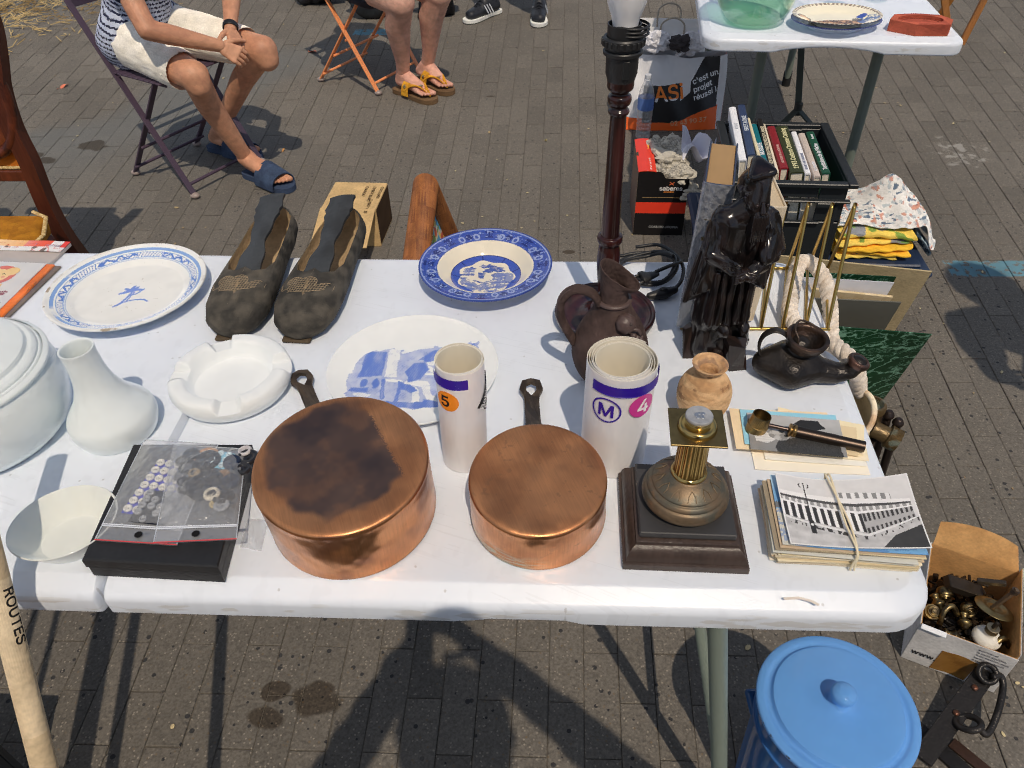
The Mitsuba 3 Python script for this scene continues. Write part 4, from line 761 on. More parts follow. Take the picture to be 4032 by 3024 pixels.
LB = np.array([-1.286, .640]); LR = rz(-.06)
def lb(x, y, z=0): return np.array([LB[0], LB[1], TZ]) + LR @ np.array([x, y, z])
part(t, 'felt_sheet', mv(box(.155, .20, .003, .0008, (-.062, -.1, .0025)), LR @ rz(-.02), (LB[0], LB[1], TZ)), 'm_cloth', S(120, 105, 95), 30)
part(t, 'felt_sheet', mv(box(.152, .196, .004, .001, (-.070, -.1, .006)), LR, (LB[0], LB[1], TZ)), 'm_cloth', S(238, 120, 30), 30, label='bright orange felt sheet showing along the edge')
part(t, 'cover_sheet', mv(box(.15, .19, .0014, .0004, (-.082, -.098, .0092)), LR, (LB[0], LB[1], TZ)), 'm_card', np.array([.72, .68, .67]), 30)
def flat(poly_, x, y, z, c, nm): part(t, nm, mv(extr(poly_, .0002), LR, lb(x, y, z)), 'm_card', c, False)
disc = lambda rx_, ry_=None: sa.scale(sg.Point(0, 0).buffer(1), rx_, ry_ or rx_)
flat(disc(.0300, .0285), -.070, -.045, .0102, S(222, 95, 65), 'lion_mane'); flat(disc(.0125), -.088, -.033, .0104, S(240, 200, 130), 'lion_ear'); flat(disc(.0125), -.052, -.033, .0104, S(240, 200, 130), 'lion_ear')
flat(disc(.0205, .0195), -.070, -.047, .0106, S(244, 205, 138), 'lion_face'); flat(disc(.0035, .0026), -.070, -.049, .0110, S(60, 40, 35), 'lion_nose')
for s in (-1, 1): flat(sg.LineString([(-.003, 0), (0, .002), (.003, 0)]).buffer(.0006), -.070 + s * .0095, -.043, .0110, S(70, 45, 40), 'lion_eye'); flat(disc(.0035, .0022), -.070 + s * .013, -.051, .0110, S(235, 150, 120), 'lion_cheek')
flat(sg.LineString([(-.006, 0), (-.003, -.002), (0, 0), (.003, -.002), (.006, 0)]).buffer(.0005), -.070, -.053, .0110, S(70, 45, 40), 'lion_mouth')
flat(sg.Polygon([(-.03, 0), (.028, 0), (.030, -.012), (.018, -.026), (-.02, -.03), (-.04, -.028)]).buffer(.004), -.078, -.073, .0102, S(238, 190, 120), 'lion_body'); flat(disc(.013, .010), -.074, -.084, .0105, S(248, 220, 165), 'lion_belly')
for (x, y) in [(-.030, -.098), (-.052, -.122), (-.066, -.150), (-.046, -.172), (-.024, -.128)]:
    flat(disc(.0055, .0042), x, y, .0103, S(150, 70, 80), 'paw_print')
    for k in range(4): flat(disc(.0018), x - .006 + k * .004, y + .0075 - .0012 * abs(k - 1.5), .0103, S(150, 70, 80), 'paw_toe')
part(t, 'clear_wrap', mv(slab(lambda u, v: np.stack([.016 - u * .18, .004 - .205 * v, .0122 + .0014 * np.sin(u * 17) * np.sin(v * 13) - .007 * sst(.12, .0, u)], -1), 30, 30, .0001), LR, (LB[0], LB[1], TZ)), 'm_glass_clear', smooth=True)
# ================================================================ brown jug
t = thing('stoneware_jug', 'dark brown unglazed jug with a looped handle, flared spout and a gourd in relief', 'jug')
JC = np.array([-.336, .372, TZ]); JB = S(78, 62, 58); jc = mott(JB, S(62, 48, 45), 60, 3)
part(t, 'body', mv(lathe(smooth_prof([(0, .002), (.030, .0), (.036, .003), (.047, .022), (.0525, .045), (.050, .066), (.041, .090), (.030, .110), (.0235, .124), (.0205, .131)], 7), 72), None, JC), 'm_rough', jc, True)
part(t, 'collar', mv(lathe(smooth_prof([(.0205, .1285), (.0235, .1305), (.0240, .1325), (.0225, .1345), (.0195, .1355)], 4), 56), None, JC), 'm_satin', JB * 1.1, True)
def neck():
    prof = smooth_prof([(.0195, .133), (.0185, .141), (.0185, .152), (.0200, .166), (.0205, .170), (.0190, .169), (.0172, .152), (.0165, .14)], 6)
    m = lathe(prof, 72); v = np.array(m.vertices); a = np.arctan2(v[:, 1], v[:, 0]); r = np.hypot(v[:, 0], v[:, 1]); k = sst(.145, .170, v[:, 2])
    sp = np.clip(np.cos(a + .25), 0, 1) ** 3; r2 = r * (1 + .60 * k * sp); v[:, 0], v[:, 1] = r2 * np.cos(a), r2 * np.sin(a); v[:, 2] += k * (.004 - .006 * sp - .012 * np.clip(np.cos(a + .25), -1, 1)); m.vertices = v; return m
part(t, 'spout', mv(neck(), None, JC), 'm_rough', jc, True)
hp = smooth_prof([(-.018, -.006, .128), (-.030, -.006, .146), (-.052, -.005, .150), (-.067, -.004, .132), (-.068, -.004, .106), (-.058, -.003, .080), (-.049, -.002, .062)], 7)
part(t, 'handle', tube(hp + JC, .0095, 16, flat=.55), 'm_rough', jc, True)
for s in (-.004, 0, .004): part(t, 'handle_rib', tube(hp[4:-6] + JC + [0, s, 0] + np.array([-.0040, 0, .0020]), .0014, 6), 'm_satin', JB, True)
GC = JC + [.0155, -.0300, .115]; gd = np.array([.45, -.75, .45]); gd /= np.linalg.norm(gd); GR = frame(np.cross([0, 0, 1.], gd), np.cross(gd, np.cross([0, 0, 1.], gd)))
def gourd():
    m = sph(1, n=4); v = np.array(m.vertices); a = np.arctan2(v[:, 1], v[:, 0]); v *= (1 - .09 * np.abs(np.cos(a * 4))[:, None] ** .5 * (1 - v[:, 2:3] ** 2)); v[:, 2] *= .8; m.vertices = v * .0145; return m
part(t, 'gourd', mv(gourd(), GR, GC), 'm_satin', JB * 1.05, True); part(t, 'gourd_navel', mv(sph(.0022, (0, 0, .0115), 2), GR, GC), 'm_satin', JB * .7, True)
for k, (dx, dz, rot) in enumerate([(.016, -.022, .4), (.010, -.034, .9), (.020, -.036, .1)]):
    lf = slab(lambda u, v: np.stack([(u - .5) * .03, (v - .5) * .016 * np.sin(np.pi * np.clip(u, .03, .97)), .0035 * np.cos((v - .5) * 3) + .0012 * np.sin(u * 30)], -1), 18, 9, .002)
    part(t, 'relief_leaf', mv(lf, GR @ rz(-1.2 + rot), GC + [dx, -.002 + .004 * k * 0, dz]), 'm_satin', JB, True)
part(t, 'relief_stem', tube(smooth_prof([GC + [.008, -.004, -.006], GC + [.016, -.004, -.008], GC + [.020, -.002, -.016]], 5), .0026, 8), 'm_satin', JB, True)
# ================================================================ table lamp
t = thing('table_lamp', 'turned dark mahogany table lamp with a bare white bulb and no shade', 'lamp')
LC = np.array([-.336, .500, TZ]); MAH = lambda v: lerp(S(58, 28, 26), S(34, 18, 17), sst(.3, .7, fb(v * np.array([1, 1, .12]), 90, 4)))
part(t, 'base', mv(lathe(smooth_prof([(0, .003), (.060, .001), (.066, .0), (.072, .004), (.0755, .012), (.0765, .019), (.0745, .0225), (.071, .021), (.068, .0165), (.058, .0135), (.040, .015), (.026, .022), (.020, .030), (0, .030)], 6), 90), None, LC), 'm_lacquer', MAH, True)
zt_ = TZ
stem = [(.020, .026), (.0165, .034), (.0130, .044), (.0125, .060), (.0150, .085), (.0165, .108), (.0158, .128), (.0135, .140), (.0172, .1425), (.0182, .147), (.0172, .1515), (.0138, .153), (.0128, .158), (.0122, .20), (.0118, .24), (.0112, .29), (.0104, .325), (.0128, .3275), (.0136, .331), (.0112, .334), (.0105, .3365), (.0138, .340), (.0152, .345), (.0142, .350), (.0108, .3525), (.0112, .355), (.0160, .359), (.0166, .366), (.0152, .370), (0, .370)]
part(t, 'stem', mv(lathe(smooth_prof(stem, 4), 48), None, LC), 'm_lacquer', MAH, 60)
BK = S(30, 30, 31)
part(t, 'socket', mv(lathe([(0, .364), (.012, .364), (.0165, .368), (.0195, .378), (.0198, .398), (.0215, .399), (.0235, .4005), (.0238, .404), (.0225, .4055), (.0205, .406), (.0205, .418), (0, .418)], 48), None, LC), 'm_satin', BK, 30)
part(t, 'socket_rib', mv(box(.008, .003, .022, .0008, (.004, -.0192, .386)), None, LC), 'm_satin', BK * .8, 30)
part(t, 'shade_ring', mv(lathe([(.0205, .409), (.0238, .4095), (.0248, .412), (.0248, .4185), (.0232, .4205), (.0205, .4205)], 60), None, LC), 'm_satin', BK, 30)
for k in range(22):
    a = k * 2 * math.pi / 22; part(t, 'ring_lug', mv(box(.0022, .0042, .0068, .0006, (.0252, 0, .4145)), rz(a), LC), 'm_satin', BK * 1.1, 30)
for k in range(3): part(t, 'thread', mv(lathe(smooth_prof([(.0195, .4225 + k * .0042), (.0213, .4238 + k * .0042), (.0213, .4250 + k * .0042), (.0195, .4262 + k * .0042)], 3), 48), ry(.02), LC), 'm_satin', BK, True)
part(t, 'socket_mouth', mv(lathe([(.0196, .418), (.0200, .4345), (.0185, .4345), (.0165, .42), (0, .42)], 48), None, LC), 'm_satin', BK, 30)
part(t, 'bulb', mv(lathe(smooth_prof([(.0140, .416), (.0146, .428), (.0165, .440), (.0220, .456), (.0255, .472), (.0255, .488), (.0205, .506), (.011, .516), (0, .519)], 7), 56), None, LC + [.0008, 0, 0]), 'm_gloss', np.array([.78, .77, .76]), True)
# cable, switch and plug belong to the lamp
cp = []
for k in range(120):
    s = k / 119; a = 2.6 - s * 2 * math.pi * 2.35; rr = .047 + .010 * math.sin(3.1 * a) * .35 - .010 * s
    cp.append((-.262 + rr * 1.12 * math.cos(a) + .006 * s, .640 + rr * .98 * math.sin(a) - .008 * s, TZ + .0035 + .010 * s + .016 * max(0, math.sin(a * .9 + .5)) * (.4 + .6 * s)))
cp = [(-.300, .535, TZ + .006), (-.312, .565, TZ + .004), (-.312, .60, TZ + .0035)] + cp
part(t, 'cable', tube(smooth_prof(cp[::2], 4), .0030, 9), 'm_satin', BK, True)
pt = smooth_prof([(-.214, .655, TZ + .012), (-.205, .638, TZ + .022), (-.226, .618, TZ + .026), (-.250, .606, TZ + .022)], 6); part(t, 'cable', tube(pt, .0030, 9), 'm_satin', BK, True)
part(t, 'cable', tube(smooth_prof([(-.315, .590, TZ + .0035), (-.300, .560, TZ + .004), (-.275, .553, TZ + .006), (-.235, .565, TZ + .008), (-.209, .595, TZ + .012), (-.204, .640, TZ + .018), (-.232, .690, TZ + .02), (-.275, .695, TZ + .014)], 6), .0030, 9), 'm_satin', BK, True)
pR = frame([-.93, -.34, -.12], [0.34, -.93, 0]); pO = np.array([-.262, .600, TZ + .017])
part(t, 'plug', mv(cat([lathe([(0, -.018), (.0045, -.018), (.0085, .0), (.0130, .006), (.0130, .012), (0, .012)], 24)]), pR @ ry(math.pi / 2) @ np.diag([.7, 1.15, 1]), pO), 'm_satin', BK, 35)
for s in (-.0095, .0095):
    part(t, 'plug_pin', mv(tube([(.011, s, 0), (.030, s, 0)], .0024, 10), pR, pO), 'm_metal_shiny', np.array([.75, .76, .78]), True); part(t, 'pin_sleeve', mv(tube([(.011, s, 0), (.019, s, 0)], .0026, 10), pR, pO), 'm_satin', BK, True)
sw = tm(hull([((-.262, .556, TZ + .009), .006), ((-.240, .562, TZ + .010), .0095), ((-.222, .571, TZ + .011), .0060)]).refine_to_length(.003))
part(t, 'switch', sw, 'm_satin', BK, True); part(t, 'switch_rocker', mv(sph(.0055, n=3, s=(1.2, .8, .6)), None, (-.241, .5605, TZ + .0195)), 'm_satin', BK * .7, True)
# ================================================================ small turned wooden vase
t = thing('wooden_vase', 'small pale turned wooden vase with a flared rim', 'vase')
WV = np.array([-.217, .297, TZ])
def wv(v): 
    n = fb(v * np.array([1, 1, 4]), 40, 3); c = lerp(S(206, 170, 128), S(180, 140, 100), sst(.35, .65, n)); c = over(c, S(130, 92, 62), sst(.66, .74, fb(v, 60, 8)) * .7); z = v[:, 2] - TZ
    return over(c, S(150, 120, 98), (z > .078) * sst(.4, .6, fb(v, 110, 2)) * .8)
part(t, 'body', mv(lathe(smooth_prof([(0, .002), (.021, 0), (.025, .003), (.0325, .020), (.0350, .036), (.0335, .050), (.0270, .063), (.0180, .070), (.0150, .075), (.0165, .080), (.0220, .0855), (.0225, .0875), (.0195, .0870), (.0135, .080), (.0110, .072), (.010, .055), (0, .05)], 6), 64), ry(.02), WV), 'm_rough', wv, True)
# ================================================================ carved dark figure
t = thing('carved_statue', 'tall black carved wooden statue of a robed bearded man with folded arms', 'statue')
SO = np.array([-.176, .425, TZ]); SR = rz(.16) @ np.diag([.90, 1, 1])
B = []
def hb(*s): B.append(hull([((x, y, z), r) for x, y, z, r in s]))
hb((-.024, .0, .02, .022), (.024, .0, .02, .022), (-.024, .01, .075, .020), (.020, .01, .075, .020))           # plinth mass
hb((-.026, .008, .06, .022), (.022, .008, .06, .020), (-.018, .008, .15, .022), (.020, .008, .15, .022))           # robe lower
hb((-.018, .008, .15, .024), (.020, .008, .15, .024), (-.020, .006, .215, .022), (.026, .006, .215, .022))         # torso
hb((-.026, .004, .215, .016), (.034, .002, .215, .016), (.008, .004, .232, .020))                                   # shoulders
hb((.012, -.010, .246, .017), (.014, .004, .258, .019), (.014, -.004, .268, .016))                                  # head
hb((.010, .004, .268, .020), (.018, .006, .276, .018), (.012, .010, .262, .023))                                    # cap
hb((.010, -.024, .236, .008), (.008, -.022, .212, .010), (.010, -.018, .19, .006))                                  # beard
hb((-.034, .002, .214, .011), (-.040, -.012, .178, .010)); hb((-.040, -.012, .178, .011), (-.004, -.032, .160, .0085))     # right arm
hb((.044, -.002, .212, .011), (.048, -.016, .172, .011)); hb((.048, -.016, .172, .011), (.008, -.034, .158, .0085))        # left arm
hb((-.036, .004, .21, .010), (-.046, -.004, .15, .008), (-.056, .0, .118, .004)); hb((-.040, -.008, .17, .008), (-.054, -.006, .115, .005), (-.030, -.012, .135, .006))  # hanging sleeve
hb((.046, -.008, .17, .008), (.040, -.02, .130, .005), (.022, -.026, .145, .006)); hb((-.030, .004, .222, .010), (-.052, .006, .150, .006), (-.064, .004, .098, .0035), (-.044, .004, .108, .0035), (-.036, .006, .16, .008)); hb((.040, .0, .222, .012), (.056, -.010, .180, .010), (.030, -.030, .176, .008)); hb((-.004, -.012, .283, .006), (.026, -.008, .286, .006), (.012, .014, .288, .010))
for x in (-.030, -.018, -.004, .010, .024): hb((x, -.016, .15, .005), (x - .002, -.022, .075, .0065), (x - .003, -.014, .062, .006))                 # skirt folds
hb((-.010, -.030, .064, .009), (-.010, -.018, .068, .010)); hb((.022, -.030, .064, .009), (.020, -.018, .068, .010))      # feet
stat = tm(m3.Manifold.batch_boolean(B, m3.OpType.Add).refine_to_length(.0060)); stat.merge_vertices(); trimesh.smoothing.filter_taubin(stat, .5, .53, iterations=5)
sv = np.array(stat.vertices); nn = stat.vertex_normals
dd = (np.abs(nz(sv * np.array([1, 1, .22]), 85, 3) - .5) * -.009 + .002) * sst(.245, .225, sv[:, 2]) + (np.abs(nz(sv * np.array([1, 1, .5]), 60, 9) - .5)) * -.004
sv = sv + nn * dd[:, None]; sv[:, 2] = np.maximum(sv[:, 2], .0); stat.vertices = sv
part(t, 'figure', mv(stat, SR, SO), 'm_lacquer', mott(S(34, 26, 25), S(18, 15, 16), 60, 5), 13)
rk = []
for k in range(16):
    x, y = random.uniform(-.036, .034), random.uniform(-.030, .028); h = random.uniform(.022, .060); s = random.uniform(.016, .026)
    rk.append(mani(trimesh.convex.convex_hull(np.array([(x + random.uniform(-s, s), y + random.uniform(-s, s), random.choice([0, h * random.uniform(.7, 1)])) for _ in range(11)] + [(x - s * .6, y - s * .6, 0), (x + s * .6, y + s * .6, 0), (x + s * .5, y - s * .6, 0)]))))
part(t, 'rocky_plinth', mv(tm(m3.Manifold.batch_boolean(rk, m3.OpType.Add)), SR, SO + [-.002, -.004, 0]), 'm_lacquer', mott(S(40, 30, 28), S(22, 18, 18), 60, 5), False)
for s in (-1, 1): part(t, 'eye', mv(sph(.0030, (.012 + s * .0075, -.0255, .2515), 2, (1, .6, .8)), SR, SO), 'm_lacquer', S(44, 34, 32), True)
part(t, 'nose', mv(tm(hull([((.012, -.026, .254), .0026), ((.012, -.030, .244), .0040)])), SR, SO), 'm_lacquer', S(34, 26, 25), True)
for s in (-1, 1): part(t, 'hand', mv(blob([((-.004 * s, -.034, .160), .0072, (.006 * s, -.040, .157), .0062)] + [((.004 * s + .0, -.040 , .164 - k * .0036), .0026, (.013 * s, -.043, .163 - k * .0036), .0022) for k in range(4)], .002, 4), SR, SO), 'm_lacquer', S(36, 27, 25), True)
for k in range(9):
    x = .002 + k * .0022; part(t, 'beard_lock', mv(tube(smooth_prof([(x, -.029, .240), (x - .001, -.032, .222), (x + .001 * math.sin(k * 2), -.030, .204)], 4), .0016, 6), SR, SO), 'm_lacquer', S(30, 23, 23), True)
# ================================================================ old books in the rack
def book(name, label, w, d, h, cover, page, R, o, spine_mat='m_satin', over_=.003, mat='m_satin', lean=0.0, cover_label=None):
    """spine faces -y; w thickness (x), d depth (y), h height (z)"""
    t = thing(name, label, 'book'); th = .0022
    part(t, 'page_block', mv(box(w - 2 * th - .0004, d - over_ * 2, h - over_ * 2, .0006, (0, d / 2, h / 2)), R, o), 'm_paper', page, 25)
    for s in (-1, 1): part(t, 'cover', mv(box(th, d, h, .0008, (s * (w / 2 - th / 2), d / 2, h / 2)), R, o), mat, cover, 25)
    a = np.linspace(-math.pi / 2, math.pi / 2, 14); prof = np.column_stack([np.sin(a) * w / 2, -np.cos(a) * .004])
    inner = prof[::-1] * [(w - 2 * th) / w, .6] + [0, .0015]
    part(t, 'spine', mv(extr(sg.Polygon(np.vstack([prof, inner])), h), R, o), spine_mat, cover, 40)
    return t
pagec = lambda base: (lambda v: np.asarray(base) * (.72 + .5 * nz(v * np.array([1, 1, .25]) @ rz(.0), 900, 3))[:, None] * (1 - .25 * sst(.5, .7, fb(v, 60, 2)))[:, None])
oR = rx(.05) @ ry(.02) @ rz(-.20)
tb = book('old_book', 'old navy clothbound book with browned page edges standing behind the statue', .038, .118, .242, mott(S(48, 60, 88), S(34, 42, 62), 50, 3), pagec([.40, .25, .12]), oR, np.array([-.208, .478, TZ + .0065]))
for k, z in enumerate((.09, .11, .16, .19)): part(tb, 'gilt_line', mv(box(.020, .0006, .0014 if k % 2 else .006, 0, (0, -.0046, z)), oR, (-.208, .478, TZ + .0065)), 'm_metal', np.array([.30, .24, .14]), False)
part(tb, 'clear_jacket', mv(slab(lambda u, v: np.stack([.0212 * np.sin((u - .5) * 3.1), -.0062 * np.cos((u - .5) * 3.1) + .001, v * .243], -1), 16, 4, .0002), oR, (-.208, .478, TZ + .0065)), 'm_film', smooth=True)
book('old_book', 'old cream vellum book with ragged page edges leaning right of the statue', .027, .105, .196, mott(S(222, 210, 188), S(198, 182, 156), 30, 3), pagec([.62, .50, .34]), rx(.04) @ ry(.045) @ rz(.02), np.array([-.124, .500, TZ + .0065]))
# ================================================================ black case with button bags
t = thing('jewellery_case', 'flat black leatherette case with its lid closed, under two bags of buttons', 'case')
KO, KR = np.array([-.8465, .102, TZ]), rz(-.02)
def shear_box(h0, h1, e, b):
    P = np.array([(-.921, .016), (-.769, .012), (-.788, .193), (-.938, .189)]) ; c = P.mean(0)
    pts = []
    for q in P:
        dv = (q - c); L = np.linalg.norm(dv); q2 = c + dv * (L + e) / L
        for z in (h0, h1): pts += [(*(c + (q2 - c) * (1 - b / .1)), z), (*q2, z + (b if z == h0 else -b))]
    return trimesh.convex.convex_hull(np.array(pts))
blk = mott(S(38, 38, 40), S(28, 28, 30), 40, 3)
part(t, 'base', mv(shear_box(.0, .0165, -.0015, .0012), None, (0, 0, TZ + .0006)), 'm_leather', blk, 25)
part(t, 'lid', mv(shear_box(.0172, .0325, .0005, .0018), None, (0, 0, TZ + .0006)), 'm_leather', blk, 25)
ZC = TZ + .0335
def zip_bag(label, P, z0, hump, flip=False):
    """P: corners bottom-left, bottom-right, top-right, top-left on the table plan"""
    t = thing('zip_bag', label, 'bag'); P = np.asarray(P, float)
    def surf(dz, s):
        def f(u, v):
            q = ((1 - u) * (1 - v))[:, None] * P[0] + (u * (1 - v))[:, None] * P[1] + (u * v)[:, None] * P[2] + ((1 - u) * v)[:, None] * P[3]
            w = np.sin(np.pi * u) ** .5 * np.sin(np.pi * np.clip((v - .14) / .86, 0, 1)) ** .5
            cr = (fb(np.column_stack([q * 1.0, 0 * u]), 75, 11 + int(100 * hump * 7)) - .5) * .0070 * w + (np.abs(nz(np.column_stack([q, 0 * u]), 160, 3) - .5)) * .004 * w
            return np.column_stack([q, z0 + dz + s * (hump * w + cr)])
        return f
    part(t, 'film', grid(surf(.0012, 1), 60, 60), 'm_film', smooth=True); part(t, 'film', grid(surf(0, .05), 14, 14), 'm_film', smooth=True)
    L = lambda u, v, dz=.0026: np.array([*(P[0] * (1 - u) * (1 - v) + P[1] * u * (1 - v) + P[2] * u * v + P[3] * (1 - u) * v), z0 + dz])
    part(t, 'red_edge', tube([L(u, .002, .0020) for u in np.linspace(0, 1, 14)], .0007, 6), 'm_satin', S(205, 70, 75), True)
    for vv in (.125, .140): part(t, 'zip_ridge', tube([L(u, vv) for u in np.linspace(0.01, .99, 12)], .0008, 6), 'm_satin', S(205, 210, 218), True)
    for uu in (.004, .996): part(t, 'side_seam', tube([L(uu, vv, .0018) for vv in np.linspace(0, 1, 12)], .0006, 6), 'm_satin', S(190, 196, 204), True)
    part(t, 'side_seam', tube([L(uu, .996, .0018) for uu in np.linspace(0, 1, 12)], .0006, 6), 'm_satin', S(190, 196, 204), True)
    part(t, 'hang_hole', mv(lathe([(0, 0), (.0042, 0), (.0042, .0004), (0, .0004)], 20), None, L(.5, .062, .0032)), 'm_matte', S(16, 16, 18), 40)
    return t
B1 = [(-.917, .040), (-.822, .036), (-.828, .189), (-.925, .195)]; B2 = [(-.845, .033), (-.755, .041), (-.787, .176), (-.879, .180)]
def button_mesh(r, h=.0035, holes=2):
    m = lathe(smooth_prof([(0, h * .45), (r * .45, h * .45), (r * .6, h * .85), (r * .8, h), (r * .95, h * .7), (r, h * .4), (r * .9, 0), (0, 0)], 3), 26); return m
def buttonhole(t, key, o, R, r, h, c):
    for s in (-1, 1): scene[f'{key}__eyelet' + ('' if s < 0 else '_001')] = shape(mv(lathe([(0, h * .47), (r * .13, h * .47)], 8), R, np.asarray(o) + np.asarray(R) @ np.array([s * r * .22, 0, .0002])), 'm_matte', c, 40)
def card_of_buttons(label, o, ang, w, l, col, nx, ny, r, bcol, mat, skip=()):
    t = thing('button_card', label, 'button card'); R = rz(ang)
    part(t, 'card', mv(box(w, l, .0008, .0002), R, o), 'm_card', col, 25)
    for i in range(nx):
        for j in range(ny):
            if (i, j) in skip: continue
            x, y = (i - (nx - 1) / 2) * w / nx, (j - (ny - 1) / 2) * l / ny
            q = np.asarray(o) + R @ np.array([x, y, .0006]); k = part(t, 'button', mv(button_mesh(r, .0032), R, q), mat, bcol, True); buttonhole(t, k, q, R, r, .0032, S(60, 52, 45))
card_of_buttons('blue card sewn with rows of small white buttons inside the left bag', (-.870, .117, ZC + .0012), -.14, .058, .084, S(50, 50, 175), 5, 7, .0052, np.array([.70, .68, .62]), 'm_gloss')
card_of_buttons('black card sewn with clear grey buttons inside the left bag', (-.864, .085, ZC + .0052), -.10, .044, .047, S(26, 26, 34), 4, 5, .0046, S(150, 152, 156), 'm_gloss', {(2, 0), (2, 3), (0, 0), (1, 1), (3, 3), (1, 4), (3, 0)})
zip_bag('clear zip bag holding a blue card and a black card of buttons', B1, ZC + .0006, .0145)
bt = [(-.815, .115, .0195, .006, S(34, 34, 38)), (-.826, .154, .0130, .005, S(36, 36, 40)), (-.795, .150, .0095, .005, S(30, 40, 62)), (-.788, .122, .0095, .005, S(30, 38, 58)), (-.845, .140, .0105, .005, S(40, 40, 44)), (-.843, .118, .0062, .004, S(34, 32, 34)), (-.838, .109, .0075, .004, S(52, 46, 42)), (-.789, .098, .0105, .005, S(48, 44, 42)), (-.802, .100, .0085, .005, S(205, 196, 176)), (-.780, .160, .0115, .005, S(38, 38, 42)),
      (-.850, .163, .0088, .004, S(44, 44, 48)), (-.834, .131, .0065, .004, S(150, 130, 96)), (-.832, .163, .0130, .0035, S(206, 150, 96)), (-.786, .170, .0075, .004, S(200, 196, 198)), (-.786, .085, .0080, .003, S(150, 152, 156)), (-.800, .132, .0070, .004, S(146, 110, 66)), (-.830, .121, .0060, .004, S(58, 50, 46)), (-.856, .150, .0070, .004, S(60, 58, 60)), (-.796, .088, .0050, .003, S(190, 170, 120)), (-.842, .128, .0072, .004, S(38, 36, 40)), (-.778, .140, .0080, .004, S(44, 44, 48)), (-.852, .128, .0060, .004, S(70, 66, 66))]
BL = {0: 'largest round black button in the middle of the right bag', 2: 'navy button near the upper right corner of the right bag', 3: 'navy striped button at the right edge of the right bag', 8: 'scalloped cream button at the lower right of the right bag', 11: 'pale horn coloured button left of the largest black one', 12: 'tan ring shaped button under a black one at the bag top', 13: 'pearly white button in the top right corner of the right bag', 14: 'clear button at the lower right end of the right bag', 15: 'brown button between the two navy buttons', 18: 'tiny straw coloured button at the lower right of the right bag', 1: 'second largest black button, near the top of the right bag', 4: 'dark button on the left side of the right bag, level with the blue card', 5: 'small dark button just left of the largest black one', 6: 'brownish button at the lower left of the largest black one',
      7: 'dark brown round button right below the striped navy one', 9: 'big dark button at the far upper right edge of the right bag', 10: 'dark button in the top left corner of the right bag', 16: 'small brown button half hidden under the upper left of the largest one', 17: 'grey brown button at the left edge high in the right bag', 19: 'dark button touching the upper left of the largest black one', 20: 'dark button at the far right edge between both navy ones', 21: 'grey button at the far left edge of the right bag'}
for k, (x, y, r, h, c) in enumerate(bt):
    o = np.array([x, y, ZC + .0090 + (k % 3) * .0012 - (.002 if k == 12 else 0)]); R = rz(k * 1.3) @ rx(random.uniform(-.12, .12))
    kk = thing('button', BL.get(k, 'dark button loose among the others in the right bag'), 'button', 'loose buttons in the right bag'); r *= 1.14; scene[kk + '__disc'] = shape(mv(button_mesh(r, h), R, o), 'm_gloss', mott(c, c * .75, 200, k), True); buttonhole(kk, kk, o, R, r, h, c * .4)
card_of_buttons('small light blue card of clear buttons inside the right bag', (-.8105, .156, ZC + .0092), -.2, .022, .026, S(130, 195, 220), 2, 3, .0040, S(205, 225, 232), 'm_gloss')
zip_bag('clear zip bag full of mixed loose dark buttons, lying over the other bag', B2, ZC + .0075, .0165)
solo('clear_sleeve', 'corner of a clear plastic sleeve sticking out between the case and the larger pan', 'sleeve', slab(lambda u, v: np.stack([-.768 + .026 * u - .004 * v, .060 + .042 * v - .004 * u, TZ + .0022 + .0012 * np.sin(u * 6 + v * 4)], -1), 12, 12, .0002), 'm_film', smooth=True)
# ================================================================ rope handled bag hanging over the table end
t = thing('rope_bag', 'beige canvas bag with a thick white rope handle hanging off the table end', 'bag')
rp = smooth_prof([(.034, .402, .690), (.020, .394, .728), (.003, .396, .756), (-.012, .420, .760), (-.030, .442, .757), (-.050, .468, .754), (-.056, .505, .754), (-.046, .545, .757), (-.030, .595, .765), (-.016, .622, .772), (.000, .618, .772), (.014, .590, .762), (.022, .560, .735), (.026, .535, .70), (.030, .50, .665)], 12)
tt = np.gradient(rp, axis=0); tt /= np.linalg.norm(tt, axis=1, keepdims=True); s_ = np.concatenate([[0], np.cumsum(np.linalg.norm(np.diff(rp, axis=0), axis=1))])
for k in range(3):
    a0 = np.cross(tt, [0, 0, 1.0]); a0 /= np.linalg.norm(a0, axis=1, keepdims=True); b0 = np.cross(tt, a0); ph = s_ / .032 * 2 * math.pi + k * 2 * math.pi / 3
    part(t, 'rope_strand', tube(rp + .0062 * (np.cos(ph)[:, None] * a0 + np.sin(ph)[:, None] * b0), .0066, 10), 'm_cloth', mott(S(226, 216, 204), S(204, 190, 174), 60, k), True)
def pouch(u, v):
    a = -2.2 + u * 4.4; z = .722 - .26 * v; r = .036 + .014 * v
    return np.stack([.020 + r * .62 * np.cos(a) * (1 + .3 * v), .372 + r * 1.25 * np.sin(a) * (1 + .5 * v), z + .028 * np.cos(a) * (1 - v) - .05 * (1 - v)], -1)
part(t, 'canvas', slab(pouch, 40, 16, -.002), 'm_cloth', mott(S(206, 188, 152), S(184, 164, 126), 60, 4), True)
u = np.linspace(0, 1, 40); part(t, 'piping', tube(pouch(u, 0 * u), .0042, 8), 'm_cloth', mott(S(226, 214, 188), S(190, 150, 110), 40, 4), True)
part(t, 'inner_lining', slab(lambda u, v: pouch(u, v * .5) * np.array([.92, 1, 1]) + np.array([.0, .0, -.003]), 30, 8, .001), 'm_cloth', S(186, 166, 126), True)
